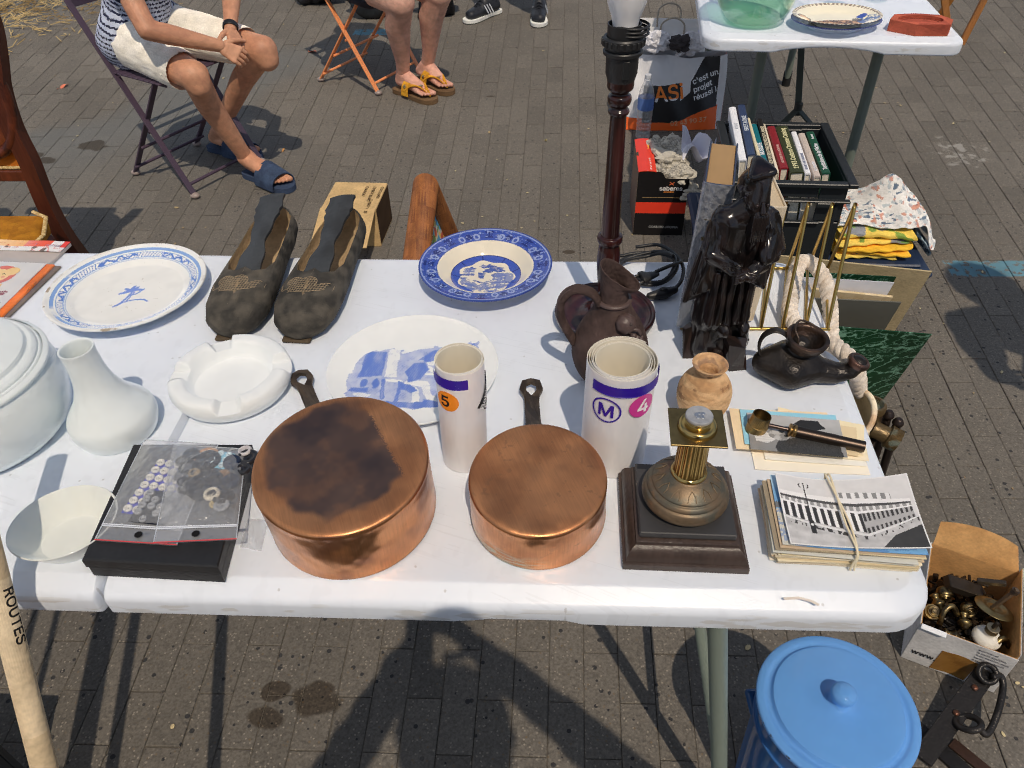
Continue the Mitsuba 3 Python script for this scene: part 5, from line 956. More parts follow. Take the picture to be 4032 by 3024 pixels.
# ================================================================ people and their chairs
def skin_col(base, s=1.0):
    base = np.asarray(base)
    return lambda v: np.clip(lerp(base * .92, base * 1.06, sst(.3, .7, fb(v, 45, 2))) + (nz(v, 160, 7)[:, None] - .5) * np.array([.05, .015, .01]) * s, .01, .9)
def hand_bones(w, d, n, k=1.0, curl=.5, side=1):
    """wrist w, direction of the fingers d, back-of-hand normal n; side=+1: thumb on the d x n side"""
    d = np.asarray(d, float); d /= np.linalg.norm(d); n = np.asarray(n, float); n = n - d * (n @ d); n /= np.linalg.norm(n); s = np.cross(d, n) * side; w = np.asarray(w, float)
    B = [[(w, .019 * k), (w + d * .03 * k + s * .016 * k, .014 * k), (w + d * .03 * k - s * .018 * k, .013 * k)], [(w + d * .03 * k + s * .018 * k, .013 * k), (w + d * .078 * k + s * .030 * k, .0098 * k), (w + d * .072 * k - s * .030 * k, .0092 * k), (w + d * .03 * k - s * .018 * k, .012 * k)]]
    for i, (o, L) in enumerate(((.028, .072), (.0095, .080), (-.0105, .074), (-.029, .058))):
        p = w + (d * .075 + s * o) * k; a = curl * (.75 + .1 * i)
        for j, (fl, r0, r1) in enumerate(((.42, .0092, .0083), (.32, .0083, .0077), (.26, .0077, .0066))):
            dirn = d * math.cos(a) - n * math.sin(a); q = p + dirn * L * fl * k; B.append((p, r0 * k, q, r1 * k)); p = q; a += curl * 1.05
    p = w + (d * .022 + s * .024) * k; dirn = d * .62 + s * .75 - n * .2
    for L, r0, r1 in ((.032, .0125, .0108), (.028, .0105, .0092), (.024, .0092, .0075)):
        dirn = dirn / np.linalg.norm(dirn); q = p + dirn * L * k; B.append((p, r0 * k, q, r1 * k)); p = q; dirn = dirn + d * .35 - n * .22
    return B
def foot_bones(heel, toe, ankle, r=1.0, lift=.0):
    h, t_, a = (np.asarray(x, float) for x in (heel, toe, ankle)); d = t_ - h; L = np.linalg.norm(d[:2]); d /= np.linalg.norm(d); s = np.array([-d[1], d[0], 0]); z = np.array([0, 0, 1.])
    B = [[(a, .036 * r), (h + d * .03 + z * .028, .028 * r), (h + d * .085 + z * .035, .026 * r)], [(h + d * .03 + z * .026, .026 * r), (h + d * .10 + z * .028 + s * .010, .024 * r), (h + d * .10 + z * .026 - s * .012, .022 * r)],
         [(a + d * .02 - z * .01, .030 * r), (h + d * L * .70 + z * .022 + s * .020, .019 * r), (h + d * L * .68 + z * .020 - s * .020, .017 * r), (h + d * .09 + z * .03, .026 * r)]]
    for o, e, rr in ((.026, .0, .0115), (.011, -.002, .0085), (-.003, -.008, .008), (-.016, -.017, .0076), (-.028, -.028, .0076)):
        p = h + d * (L * .72 + e) + s * o * .9 + z * .017; q = h + d * (L - .014 + e) + s * o + z * .013; B.append((p, rr * r * 1.05, q, rr * r))
    return B
def head_parts(t, c, f, r, skin, hair):
    """head with a face looking along f; c centre"""
    f = np.asarray(f, float); f /= np.linalg.norm(f); R = frame(np.cross(f, [0, 0, 1.]), f)  # x right, y forward, z up
    c = np.asarray(c, float); k = r / .1
    def L(x, y, z): return c + R @ (np.array([x, y, z]) * k)
    for s in (-1, 1):
        part(t, 'eye', sph(.011 * k, L(s * .032, .080, .005), 2), 'm_gloss', np.array([.75, .74, .72]), True); part(t, 'iris', sph(.0058 * k, L(s * .032, .0865, .005), 2), 'm_gloss', S(60, 40, 30), True)
        part(t, 'eyebrow', tube([L(s * .018, .089, .024), L(s * .034, .088, .028), L(s * .048, .078, .024)], .003 * k, 6), 'm_matte', hair, True)
    part(t, 'mouth', tube([L(-.022, .084, -.045), L(0, .091, -.044), L(.022, .084, -.045)], .005 * k, 8), 'm_skin', S(170, 95, 90), True)
    hb_ = tm(m3.Manifold.batch_boolean([hull([(L(0, -.012, .035), .103 * k), (L(0, -.02, .0), .100 * k), (L(0, -.03, -.03), .085 * k)])], m3.OpType.Add) - hull([(L(0, .07, -.03), .085 * k), (L(0, .11, .03), .075 * k), (L(0, .09, -.11), .10 * k)]))
    m = tm(mani(hb_).refine_to_length(.012)); m.merge_vertices(); v = np.array(m.vertices); m.vertices = v + m.vertex_normals * ((nz(v, 70, 3) - .5) * .012 * k)[:, None]
    part(t, 'hair', m, 'm_cloth', mott(hair, hair * .6, 80, 4), True)
def head_bones(c, f, r):
    f = np.asarray(f, float); f /= np.linalg.norm(f); R = frame(np.cross(f, [0, 0, 1.]), f); c = np.asarray(c, float); k = r / .1
    def L(x, y, z): return c + R @ (np.array([x, y, z]) * k)
    return [[(L(0, -.015, .03), .095 * k), (L(0, .03, -.01), .068 * k), (L(0, .03, .03), .07 * k)], [(L(0, .02, -.03), .06 * k), (L(0, .055, -.08), .03 * k)], [(L(0, .085, .01), .009 * k), (L(0, .106, -.016), .012 * k)], [(L(-.095, -.005, .0), .012 * k), (L(-.1, -.012, .02), .011 * k)], [(L(.095, -.005, 0), .012 * k), (L(.1, -.012, .02), .011 * k)]]
def folding_chair(label, O, f, col, feet_half=.18, depth=.195, seat=(-.08, .20), slope=.587, top=.80, s_scale=1.0):
    t = thing('folding_chair', label, 'chair'); f = np.asarray(f, float); f /= np.linalg.norm(f); s = np.array([-f[1], f[0], 0.]); f = np.array([f[0], f[1], 0.])
    Wd = lambda x, y, z: np.asarray(O) + f * x + s * y + np.array([0, 0, z])
    for y in (-feet_half, feet_half):
        a0, a1 = Wd(depth, y, .012), Wd(depth - slope * top, y * .96, top)
        k = part(t, 'back_leg', bar(a0, a1, .007, .024, s, .001), 'm_satin', col, 25); scene[f'{k}__foot_knob'] = shape(mv(sph(.016, n=2, s=(1.2, 1, .75)), None, a0), 'm_satin', S(150, 135, 130), True)
        yy = y * .91; b0, b1 = Wd(-depth, yy, .012), Wd(.150, yy, .445)
        k = part(t, 'front_leg', bar(b0, b1, .007, .026, s, .001), 'm_satin', col, 25); scene[f'{k}__foot_knob'] = shape(mv(sph(.016, n=2, s=(1.2, 1, .75)), None, b0), 'm_satin', S(150, 135, 130), True)
        part(t, 'pivot', mv(tube([Wd(.04, y * .90, .245), Wd(.04, y * 1.04, .245)], .007, 10), None), 'm_satin', col * .8, True)
    for x, z in ((depth - slope * .045 - .0, .05), (-depth + .04, .05), (-depth + .015 + .12, .155)): part(t, 'stretcher', tube([Wd(x, -feet_half, z), Wd(x, feet_half, z)], .0065, 10), 'm_satin', col, True)
    n = 9
    for k in range(n): x = seat[0] + (seat[1] - seat[0]) * (k + .5) / n; part(t, 'seat_slat', mv(box((seat[1] - seat[0]) / n * .82, feet_half * 2 + .004, .006, .0015), frame(f, s), Wd(x, 0, .452)), 'm_satin', col, 25)
    for y in (-feet_half * .86, feet_half * .86): part(t, 'seat_rail', bar(Wd(seat[0], y, .443), Wd(seat[1], y, .443), .006, .016, (0, 0, 1), .001), 'm_satin', col, 25)
    for z in (top - .02, top - .11): part(t, 'back_slat', bar(Wd(depth - slope * z, -feet_half, z), Wd(depth - slope * z, feet_half, z), .008, .06, (0, 0, 1), .001), 'm_satin', col, 25)
    return t, Wd
SK1, SK2 = S(196, 142, 112), S(205, 158, 138)
# ---- child on the purple chair
CO = np.array([-1.94, 2.54, 0.])
_, W1 = folding_chair('purple metal folding chair under the seated child in the striped shirt', CO, (.87, -.49), S(74, 60, 76))
t = thing('person', 'seated child in a striped shirt, cream shorts and navy slides with clasped hands', 'person')
hipR, hipL, knR, knL = W1(-.05, -.085, .545), W1(-.05, .085, .545), W1(.335, -.125, .492), W1(.385, .165, .505)
anR, anL = W1(.270, .050, .100), W1(-.035, .185, .098); pel, chest, nk = W1(-.08, 0, .57), W1(.02, 0, .82), W1(.07, 0, .95)
shR, shL, elR, elL, wrR, wrL = W1(.10, -.155, .885), W1(.10, .155, .885), W1(.285, -.215, .665), W1(.215, .235, .70), W1(.388, -.025, .575), W1(.345, .075, .600)
hc = W1(.20, 0, 1.06); ff = W1(1, .0, -.25) - W1(0, 0, 0)
B = [[(hipR, .085), (hipL, .085), (pel, .095)], [(pel, .10), (chest, .09)], [(chest, .09), (shR, .045), (shL, .045)], (nk - [0, 0, .06], .05, nk + [.02, -.01, .05], .045)] + head_bones(hc, ff, .095)
calf = lambda k_, a_: (k_ * .66 + a_ * .34) + (W1(-.022, 0, 0) - W1(0, 0, 0))
for h_, k_, a_ in ((hipR, knR, anR), (hipL, knL, anL)): B += [(h_, .078, k_, .052), [(k_, .054), (k_ + (W1(.012, 0, -.03) - W1(0, 0, 0)), .045)], (k_, .050, calf(k_, a_), .046), (calf(k_, a_), .046, a_, .029)]
B += [(shR, .044, elR, .034), (elR, .034, wrR * .3 + elR * .7, .034), (wrR * .3 + elR * .7, .034, wrR, .022), (shL, .044, elL, .034), (elL, .034, wrL * .3 + elL * .7, .034), (wrL * .3 + elL * .7, .034, wrL, .022)]
fv = lambda x, y, z: W1(x, y, z) - W1(0, 0, 0)
HR = hand_bones(wrR, fv(.62, .55, -.55), fv(.35, -.6, .7), .86, .55, -1); HL = hand_bones(wrL, fv(.75, -.42, -.50), fv(.5, .3, .75), .86, .50, 1)
FT = foot_bones(W1(.228, .078, .030), W1(.485, .052, .028), anR) + foot_bones(W1(-.112, .183, .030), W1(.160, .190, .028), anL)
scene[pk(t, 'body')] = shape(blob(B, .016, 10), 'm_skin', skin_col(SK1), True)
part(t, 'hand', blob(HR, .0045, 4), 'm_skin', skin_col(SK1 * 1.03), True); part(t, 'hand', blob(HL, .0045, 4), 'm_skin', skin_col(SK1 * 1.03), True)
part(t, 'foot', blob(FT[:len(FT) // 2], .006, 5), 'm_skin', skin_col(SK1 * 1.03), True); part(t, 'foot', blob(FT[len(FT) // 2:], .006, 5), 'm_skin', skin_col(SK1 * 1.03), True)
head_parts(t, hc, ff, .095, SK1, S(80, 58, 40))
def wrinkle(m, amp, s, seed): v = np.array(m.vertices); m.vertices = v + m.vertex_normals * ((fb(v * np.array([1, 1, 1.6]), s, seed) - .5) * 2 * amp)[:, None]; return m
shirt = wrinkle(blob([[(pel + [0, 0, -.015], .118), (hipR + fv(-.01, 0, .0), .106), (hipL + fv(-.01, 0, .0), .106), (pel + [0, 0, .05], .115)], [(pel, .118), (chest, .108)], [(chest, .105), (shR, .058), (shL, .058)], (shR, .058, shR * .5 + elR * .5, .053), (shL, .058, shL * .5 + elL * .5, .053)], .009, 14), .006, 18, 3)
ax_ = (chest - pel) / np.linalg.norm(chest - pel)
def stripes(v):
    s = (v - pel) @ ax_ + .010 * np.sin(v[:, 0] * 14) + .003 * (nz(v, 9, 5) - .5); ph = (s / .0165) % 1
    c = lerp(np.array([.40, .45, .58]), np.array([.50, .54, .65]), fb(v, 60, 2)); c = over(c, S(38, 42, 66), (ph > .66) * 1.0); c = over(c, S(34, 40, 72), (s > .235) * (ph > .2) * 1.0)
    d = np.minimum(np.linalg.norm(v - (shR * .47 + elR * .53), axis=1), np.linalg.norm(v - (shL * .47 + elL * .53), axis=1)); return over(c, S(30, 36, 66), (d < .068) * 1.0)
part(t, 'striped_shirt', shirt, 'm_cloth', stripes, True)
hemR, hemL = hipR * .16 + knR * .84 + fv(-.02, 0, .0), hipL * .2 + knL * .8
sh_ = tm(m3.Manifold.batch_boolean([hull([(hipR, .096), (hipL, .096), (pel + [0, 0, -.01], .098)]), hull([(hipR, .094), (hemR, .072)]), hull([(hipL, .094), (hemL, .072)])], m3.OpType.Add) - m3.Manifold.batch_boolean([hull([(hemR + (knR - hipR) * .02, .067), (knR + (knR - hipR) * .5, .075)]), hull([(hemL + (knL - hipL) * .02, .067), (knL + (knL - hipL) * .5, .075)])], m3.OpType.Add))
cutR = lambda q, k_, h_: None
sm = tm(mani(sh_).trim_by_plane(tuple(-(knR - hipR) / np.linalg.norm(knR - hipR)), float(-(hemR + (knR - hipR) * .07) @ (knR - hipR) / np.linalg.norm(knR - hipR))).refine_to_length(.010)); sm.merge_vertices(); trimesh.smoothing.filter_taubin(sm, .5, .53, iterations=8)
part(t, 'shorts', wrinkle(sm, .004, 20, 9), 'm_cloth', mott(S(246, 241, 230), S(234, 228, 214), 20, 4), 60)
part(t, 'watch', mv(lathe(smooth_prof([(.0245, -.010), (.0275, -.008), (.0275, .008), (.0245, .010)], 3), 28), frame(np.cross(wrL - elL, [0, 0, 1.]), np.cross(np.cross(wrL - elL, [0, 0, 1.]), wrL - elL) * -1), wrL * .96 + elL * .04), 'm_satin', S(26, 26, 30), True)
def sole_outline(L, w): return [(x * L, y * w) for x, y in ((0, 0), (.02, .30), (.12, .40), (.35, .36), (.6, .46), (.8, .52), (.93, .40), (1.0, .06), (.96, -.28), (.82, -.46), (.6, -.44), (.35, -.36), (.12, -.40), (.02, -.30))]
def slide(t, heel, toe, col, strap=(.44, .84), name='slide', h=.022, z0=.0, strap_fn=None):
    h3, t3 = np.asarray(heel, float), np.asarray(toe, float); d = t3 - h3; d[2] = 0; L = np.linalg.norm(d) + .03; d /= np.linalg.norm(d); s = np.array([-d[1], d[0], 0]); o = np.array([h3[0], h3[1], z0]) - d * .012
    pl = sg.Polygon(smooth_prof(np.array(sole_outline(L, .098) + [(0, 0)]), 5)).buffer(0); R = np.stack([d, s, [0, 0, 1.]], 1)
    k = part(t, name, mv(extr(pl, h), R, o + [0, 0, .001]), 'm_rough', col, 40)
    if strap:
        def sf(u, v): x = (strap[0] + (strap[1] - strap[0]) * u) * L; a = math.pi * v; return np.stack([x + .012 * np.sin(a) * (1 - u * 1.2), .054 * np.cos(a), h - .012 + (.080 - .026 * u) * np.sin(a) ** .7 + .0012 * np.sin(u * 44)], -1)
        scene[f'{k}__strap'] = shape(mv(slab(sf, 22, 22, .004), R, o), 'm_rough', col, 50)
    return k, R, o, L
NV = mott(S(62, 78, 104), S(48, 60, 84), 40, 3)
slide(t, W1(.228, .078, 0), W1(.485, .052, 0), NV); slide(t, W1(-.112, .183, 0), W1(.160, .190, 0), NV)
# ---- woman on the orange chair
O2 = np.array([-1.402, 3.620, 0.])
_, W2 = folding_chair('orange metal folding chair under the woman in yellow sandals', O2, (.89, -.46), S(236, 150, 96))
t = thing('person', 'seated woman with bare legs and mustard yellow toe strap sandals', 'person')
knR, knL, anR, anL = np.array([-1.120, 3.225, .470]), np.array([-.965, 3.375, .470]), np.array([-1.178, 3.392, .105]), np.array([-1.072, 3.512, .105])
hipR, hipL, pel, chest, nk = W2(-.06, -.10, .55), W2(-.06, .10, .55), W2(-.09, 0, .58), W2(-.10, 0, .92), W2(-.10, 0, 1.12); shR, shL = W2(-.10, -.18, 1.04), W2(-.10, .18, 1.04)
elR, elL, wrR, wrL = W2(.03, -.23, .80), W2(.03, .23, .80), W2(.24, -.12, .70), W2(.24, .12, .70); hc = W2(-.04, 0, 1.25); ff = W2(1, 0, -.1) - W2(0, 0, 0)
B = [[(hipR, .10), (hipL, .10), (pel, .12)], [(pel, .12), (chest, .11)], [(chest, .11), (shR, .05), (shL, .05)], (nk - [0, 0, .06], .055, nk + [0, 0, .04], .05)] + head_bones(hc, ff, .1)
for h_, k_, a_ in ((hipR, knR, anR), (hipL, knL, anL)):
    cf = k_ * .68 + a_ * .32 + (W2(-.022, 0, 0) - W2(0, 0, 0)); B += [(h_, .095, k_, .064), (k_, .060, cf, .060), (cf, .060, a_ * .8 + k_ * .2, .036), (a_ * .8 + k_ * .2, .036, a_, .032)]
B += [(shR, .05, elR, .04), (elR, .04, wrR, .026), (shL, .05, elL, .04), (elL, .04, wrL, .026)] + hand_bones(wrR, W2(.9, .2, -.5) - W2(0, 0, 0), (0, 0, 1), .95, .4, 1) + hand_bones(wrL, W2(.9, -.2, -.5) - W2(0, 0, 0), (0, 0, 1), .95, .4, -1)
heR, toR, heL, toL = np.array([-1.222, 3.425, .045]), np.array([-1.022, 3.262, .035]), np.array([-1.135, 3.560, .045]), np.array([-.952, 3.372, .035])
part(t, 'body', blob(B, .016, 10), 'm_skin', skin_col(SK2, 2.2), True)
for h_, to_, a_ in ((heR, toR, anR), (heL, toL, anL)): part(t, 'foot', blob(foot_bones(h_ - [0, 0, .009], to_ - [0, 0, .009], a_, .95), .006, 5), 'm_skin', skin_col(SK2 * [1.05, .98, .98], 1.5), True)
head_parts(t, hc, ff, .1, SK2, S(120, 90, 60))
dress = wrinkle(blob([[(hipR, .13), (hipL, .13), (pel, .14)], [(pel, .13), (chest, .125)], [(chest, .12), (shR, .065), (shL, .065)], [(hipR, .12), (hipR * .45 + knR * .55, .098), (hipL, .12), (hipL * .45 + knL * .55, .098)]], .014, 10), .010, 16, 3)
part(t, 'dress', dress, 'm_cloth', S(46, 48, 60), True)
YE = mott(S(218, 160, 48), S(196, 138, 40), 60, 3)
for h_, to_ in ((heR, toR), (heL, toL)):
    k, R, o, L = slide(t, h_, to_, lambda v: over(lerp(S(150, 120, 86), S(110, 84, 58), fb(v, 120, 3)), S(60, 44, 36), (v[:, 2] < .012) * .8), None, 'sandal', .021)
    def toe_strap(s):
        def f(u, v): x = (.40 + .46 * u) * L; y = s * (.050 - .050 * u ** 1.1); w = .026 * (1 - .55 * u); z = .022 + .052 * np.sin(np.pi * np.clip(u * .86 + .10, 0, 1)) ** .8; return np.stack([x + (v - .5) * w * 2 * .7, y + (v - .5) * s * w * .3, z - .004 * np.abs(v - .5)], -1)
        return f
    for s in (-1, 1): scene[f'{k}__strap' + ('' if s < 0 else '_001')] = shape(mv(slab(toe_strap(s), 16, 6, .004), R, o), 'm_cloth', YE, 50)
    scene[f'{k}__instep_strap'] = shape(mv(slab(lambda u, v: np.stack([(.36 + .16 * u) * L, .052 * np.cos(np.pi * v), .018 + .066 * np.sin(np.pi * v) ** .8], -1), 8, 18, .004), R, o), 'm_cloth', YE, 50)
    scene[f'{k}__buckle'] = shape(mv(lathe(smooth_prof([(.004, 0), (.009, .001), (.0095, .003), (.004, .004)], 3), 20), R @ rx(1.2 if True else 0), o + R @ np.array([.44 * L, -.047, .062])), 'm_metal_shiny', np.array([.62, .48, .22]), True)
    scene[f'{k}__toe_buckle'] = shape(mv(box(.014, .018, .004, .001), R, o + R @ np.array([.70 * L, -.008, .073])), 'm_metal_shiny', np.array([.62, .48, .22]), 30)
    scene[f'{k}__toe_post'] = shape(tube([o + R @ np.array([.86 * L, .006, .03]), o + R @ np.array([.84 * L, .002, .052])], .006, 8), 'm_cloth', YE, True)
# ---- standing figures
def sneaker(t, heel, toe, ank):
    h3, t3 = np.asarray(heel, float), np.asarray(toe, float); d = t3 - h3; L = np.linalg.norm(d); d /= L; s = np.array([-d[1], d[0], 0]); R = np.stack([d, s, [0, 0, 1.]], 1); o = h3 - d * .012; L += .024
    pl = sg.Polygon(smooth_prof(np.array(sole_outline(L, .105) + [(0, 0)]), 5)).buffer(0)
    k = part(t, 'sneaker', blob([[(o + R @ np.array([x * L, y, z]), r) for x, y, z, r in q] for q in ([(.16, .012, .055, .034), (.16, -.012, .055, .034), (.20, 0, .11, .034), (.55, .01, .05, .038), (.55, -.01, .05, .038)], [(.5, .012, .05, .036), (.5, -.012, .05, .036), (.84, .010, .040, .030), (.80, -.014, .038, .028)], [(.2, 0, .10, .036), (.42, 0, .085, .034)])], .010, 8), 'm_leather', mott(S(44, 46, 52), S(34, 36, 42), 60, 3), True)
    scene[f'{k}__sole'] = shape(mv(extr(pl, .018), R, o + [0, 0, .006]), 'm_rough', S(222, 222, 216), 40); scene[f'{k}__outsole'] = shape(mv(extr(pl.buffer(-.002), .0065), R, o + [0, 0, .0004]), 'm_rough', S(52, 60, 60), 40)
    for i, x in enumerate((.36, .43, .50)):
        for sd in (-1, 1): scene[f'{k}__stripe' + ('' if i + (sd > 0) * 3 == 0 else f'_{i + (sd > 0) * 3:03d}')] = shape(slab(lambda u, v: o + np.column_stack([(x + .07 * v - .02) * L + u * .008, sd * (.0515 - .014 * v), .034 + .05 * v]) @ R.T, 4, 8, .003), 'm_satin', S(205, 208, 214), 40)
    for i in range(4): scene[f'{k}__lace' + ('' if i == 0 else f'_{i:03d}')] = shape(tube([o + R @ np.array([(.46 + .07 * i) * L, y, z - .010 * i]) for y, z in ((-.026, .098), (0, .116), (.026, .098))], .0035, 6), 'm_cloth', S(38, 40, 46), True)
def standing(label, P, face, cols, arms=None, feet=None, hgt=1.70, shoes=True, lean=(0, 0), sleeve=0.0):
    t = thing('person', label, 'person'); P = np.array([P[0], P[1], 0.]); f = np.array([face[0], face[1], 0.]); f /= np.linalg.norm(f); s = np.array([f[1], -f[0], 0]); k = hgt / 1.7
    W = lambda x, y, z: P + s * x + f * (y + lean[1] * z) + np.array([0, 0, z * k])
    hR, hL = W(.09, 0, .88), W(-.09, 0, .88); ft = feet or [(W(.12, -.10, 0), W(.16, .16, 0)), (W(-.12, -.10, 0), W(-.16, .16, 0))]
    ank = [np.array([*(a * .8 + b * .2)[:2], .09]) for a, b in ft]; kn = [(h * .5 + a * .5) + f * .03 for h, a in zip((hR, hL), ank)]
    ch, nk, hc = W(0, .0, 1.24), W(0, .01, 1.43), W(0, .035, 1.58); sR, sL = W(.19, 0, 1.38), W(-.19, 0, 1.38)
    arms = arms or [(W(.26, -.02, 1.08), W(.24, .10, .84)), (W(-.26, -.02, 1.08), W(-.24, .10, .84))]
    B = [[(hR, .11), (hL, .11), (W(0, 0, 1.0), .12)], [(W(0, 0, 1.0), .12), (ch, .13)], [(ch, .12), (sR, .055), (sL, .055)], (nk - [0, 0, .05], .056, nk + [0, 0, .05], .052)] + head_bones(hc, f - np.array([0, 0, .35]), .105 * k)
    for h, q, a in zip((hR, hL), kn, ank): B += [(h, .095, q, .062), (q, .058, q * .65 + a * .35 - f * .02, .056), (q * .65 + a * .35 - f * .02, .056, a, .034)]
    for sh, (e, w), sd in zip((sR, sL), arms, (1, -1)): hd = (w - e) / np.linalg.norm(w - e); B += [(sh, .052, e, .041), (e, .041, w, .027)] + hand_bones(w, hd + np.array([0, 0, .1]), s * sd + f * .2, 1.0, .45, -sd)
    part(t, 'body', blob(B, .018, 9), 'm_skin', skin_col(SK1), True); head_parts(t, hc, f - np.array([0, 0, .35]), .105 * k, SK1, cols[2])
    part(t, 'shirt', wrinkle(blob([[(hR, .125), (hL, .125), (W(0, 0, 1.0), .135)], [(W(0, 0, 1.0), .135), (ch, .142)], [(ch, .135), (sR, .068), (sL, .068)]] + [(sh, .066, sh * .45 + e * .55, .060) for sh, (e, w) in zip((sR, sL), arms)] + ([q for sh, (e, w) in zip((sR, sL), arms) for q in ((sh, .060, e, .047), (e, .047, w * .85 + e * .15, .036))] if sleeve else []), .014, 8), .008, 16, 5), 'm_cloth', cols[0], True)
    part(t, 'trousers', wrinkle(blob([[(hR, .118), (hL, .118)]] + [q for h, kk, a in zip((hR, hL), kn, ank) for q in ((h, .108, kk, .082), (kk, .082, a + [0, 0, .10], .066))], .014, 8), .007, 16, 6), 'm_cloth', cols[1], True)
    for (a, b), an in zip(ft, ank): sneaker(t, a, b, an)
    return t, W
standing('standing person in dark trousers and black sneakers with white stripes and soles', (-.69, 4.74), (-.15, -1), (S(120, 130, 140), S(70, 76, 92), S(60, 45, 35)),
         feet=[(np.array([-.795, 4.745, 0]), np.array([-.975, 4.515, 0])), (np.array([-.530, 4.735, 0]), np.array([-.532, 4.425, 0]))])
ph_c = CAM - FWD * .012
cR, cL = np.array([-.300, -.545, 1.448]), np.array([-.435, -.550, 1.452])
standing('photographer standing at the near side of the table, arms raised holding a phone', (-.300, -.86), (0, 1), (S(60, 70, 90), S(50, 56, 70), S(60, 45, 35)), arms=[(np.array([-.020, -.61, 1.10]), cR), (np.array([-.610, -.61, 1.10]), cL)], hgt=1.72, sleeve=1.0)
solo('smartphone', 'dark phone held up by the photographer', 'phone', mv(box(.140, .0600, .008, .003), frame(UPV, -np.cross(FWD, UPV)), ph_c - np.cross(FWD, UPV) * .018 - UPV * .078), 'm_satin', S(40, 42, 46), 30)
standing('passer-by in a pale shirt standing beyond the right edge of the picture', (1.28, .70), (-.3, 1), (S(190, 190, 180), S(70, 80, 100), S(70, 55, 40)), hgt=1.66)
# ================================================================ furniture at the left
WOODC = lambda a, b, k=1.0: (lambda v: lerp(S(*a), S(*b), sst(.3, .7, fb(v * np.array([1, 1, .2]), 70 * k, 4))))
MAHO = WOODC((98, 46, 26), (58, 26, 18))
t = thing('armchair', 'antique dark wooden chair with curved sabre leg and ochre velvet seat at left edge', 'armchair')
stile = smooth_prof([(-1.872, 1.60, .93), (-1.889, 1.62, .85), (-1.913, 1.62, .767), (-1.943, 1.62, .679), (-1.958, 1.62, .572), (-1.955, 1.62, .473), (-1.962, 1.62, .367), (-1.966, 1.625, .288), (-1.974, 1.65, .196), (-1.992, 1.70, .09), (-2.020, 1.76, .0)], 4)
def rail_sweep(p, w, d): return slab(lambda u, v: p[np.clip((u * (len(p) - 1)).round().astype(int), 0, len(p) - 1)] + np.column_stack([(v - .5) * -w, 0 * v, 0 * v]), len(p), 4, d)
def beam(p, w, d): 
    p = np.asarray(p); V = np.concatenate([p + [-w, -d, 0], p + [w * .0, -d, 0], p + [0, d, 0], p + [-w, d, 0]]).reshape(4, -1, 3); n = len(p); f = []
    for k in range(4):
        a, b = k * n, ((k + 1) % 4) * n; i = np.arange(n - 1); f += [np.stack([a + i, b + i, b + i + 1], 1), np.stack([a + i, b + i + 1, a + i + 1], 1)]
    f += [np.array([[0, n, 2 * n], [0, 2 * n, 3 * n]]), np.array([[n - 1, 3 * n - 1, 2 * n - 1], [n - 1, 4 * n - 1, 3 * n - 1]])]
    m = tm((V.reshape(-1, 3), np.vstack(f))); m.fix_normals(); return m
part(t, 'back_stile', beam(stile, .046, .020), 'm_wood', MAHO, 30)
part(t, 'back_stile', beam(stile * [-1, 1, 1] + [-4.30, 0, 0] + [0, 0, 0], .046, .020), 'm_wood', MAHO, 30)
part(t, 'back_rail', box(.34, .03, .034, .003, (-2.165, 1.62, .432)), 'm_wood', MAHO, 30); part(t, 'back_rail', box(.36, .03, .05, .004, (-2.16, 1.60, .93)), 'm_wood', MAHO, 30)
part(t, 'oval_splat', mv(tube([(.185 * math.cos(a) * .66, 0, .20 * math.sin(a)) for a in np.linspace(0, 2 * math.pi, 60, endpoint=False)], .015, 12, closed=True, up=(0, 1, 0)), None, (-2.070, 1.61, .70)), 'm_wood', MAHO, 50)
part(t, 'oval_panel', mv(sph(1, n=4, s=(.116, .010, .185)), None, (-2.070, 1.612, .70)), 'm_lacquer', WOODC((150, 80, 46), (110, 56, 34)), True)
tri = sg.Polygon([(-1.975, .452), (-2.16, .452), (-2.045, .505), (-1.99, .56), (-1.965, .60)]); part(t, 'upholstered_spandrel', mv(extr(tri, .02), rx(math.pi / 2), (0, 1.64, 0)), 'm_cloth', mott(S(190, 112, 34), S(160, 88, 24), 30, 3), 30)
def braid(pts, r=.0065): return cat([sph(r, p, 1, (1, 1, .8)) for p in pts])
def along(a, b, n): return [np.asarray(a) + (np.asarray(b) - np.asarray(a)) * i / n for i in range(n + 1)]
part(t, 'gold_braid', braid(along((-1.980, 1.617, .455), (-1.972, 1.617, .585), 16) + along((-1.98, 1.617, .455), (-2.16, 1.617, .455), 20)), 'm_matte', mott(S(214, 190, 140), S(170, 140, 90), 200, 3), True)
seat = tm(m3.Manifold.hull_points(np.array([(x, y, z) for x, y, z in [(-1.905, 1.30, .29), (-1.905, 1.30, .335), (-1.935, 1.52, .29), (-1.935, 1.53, .34), (-2.45, 1.30, .29), (-2.45, 1.30, .335), (-2.42, 1.53, .29), (-2.42, 1.53, .34), (-1.89, 1.40, .335), (-2.1, 1.35, .36), (-2.25, 1.45, .36), (-2.1, 1.5, .358), (-2.18, 1.40, .365), (-1.95, 1.50, .35), (-1.92, 1.42, .352)]])).refine_to_length(.02)); seat.merge_vertices(); trimesh.smoothing.filter_taubin(seat, .5, .53, iterations=14)
part(t, 'seat_cushion', seat, 'm_cloth', mott(S(176, 120, 34), S(150, 96, 26), 24, 3), True)
part(t, 'gold_braid', braid(along((-1.975, 1.535, .352), (-1.925, 1.51, .348), 6) + along((-1.925, 1.51, .348), (-1.888, 1.42, .342), 10) + along((-1.888, 1.42, .342), (-1.90, 1.29, .338), 12)), 'm_matte', mott(S(214, 190, 140), S(170, 140, 90), 200, 3), True)
part(t, 'seat_rail', box(.50, .20, .06, .01, (-2.17, 1.41, .265)), 'm_wood', MAHO, 30)
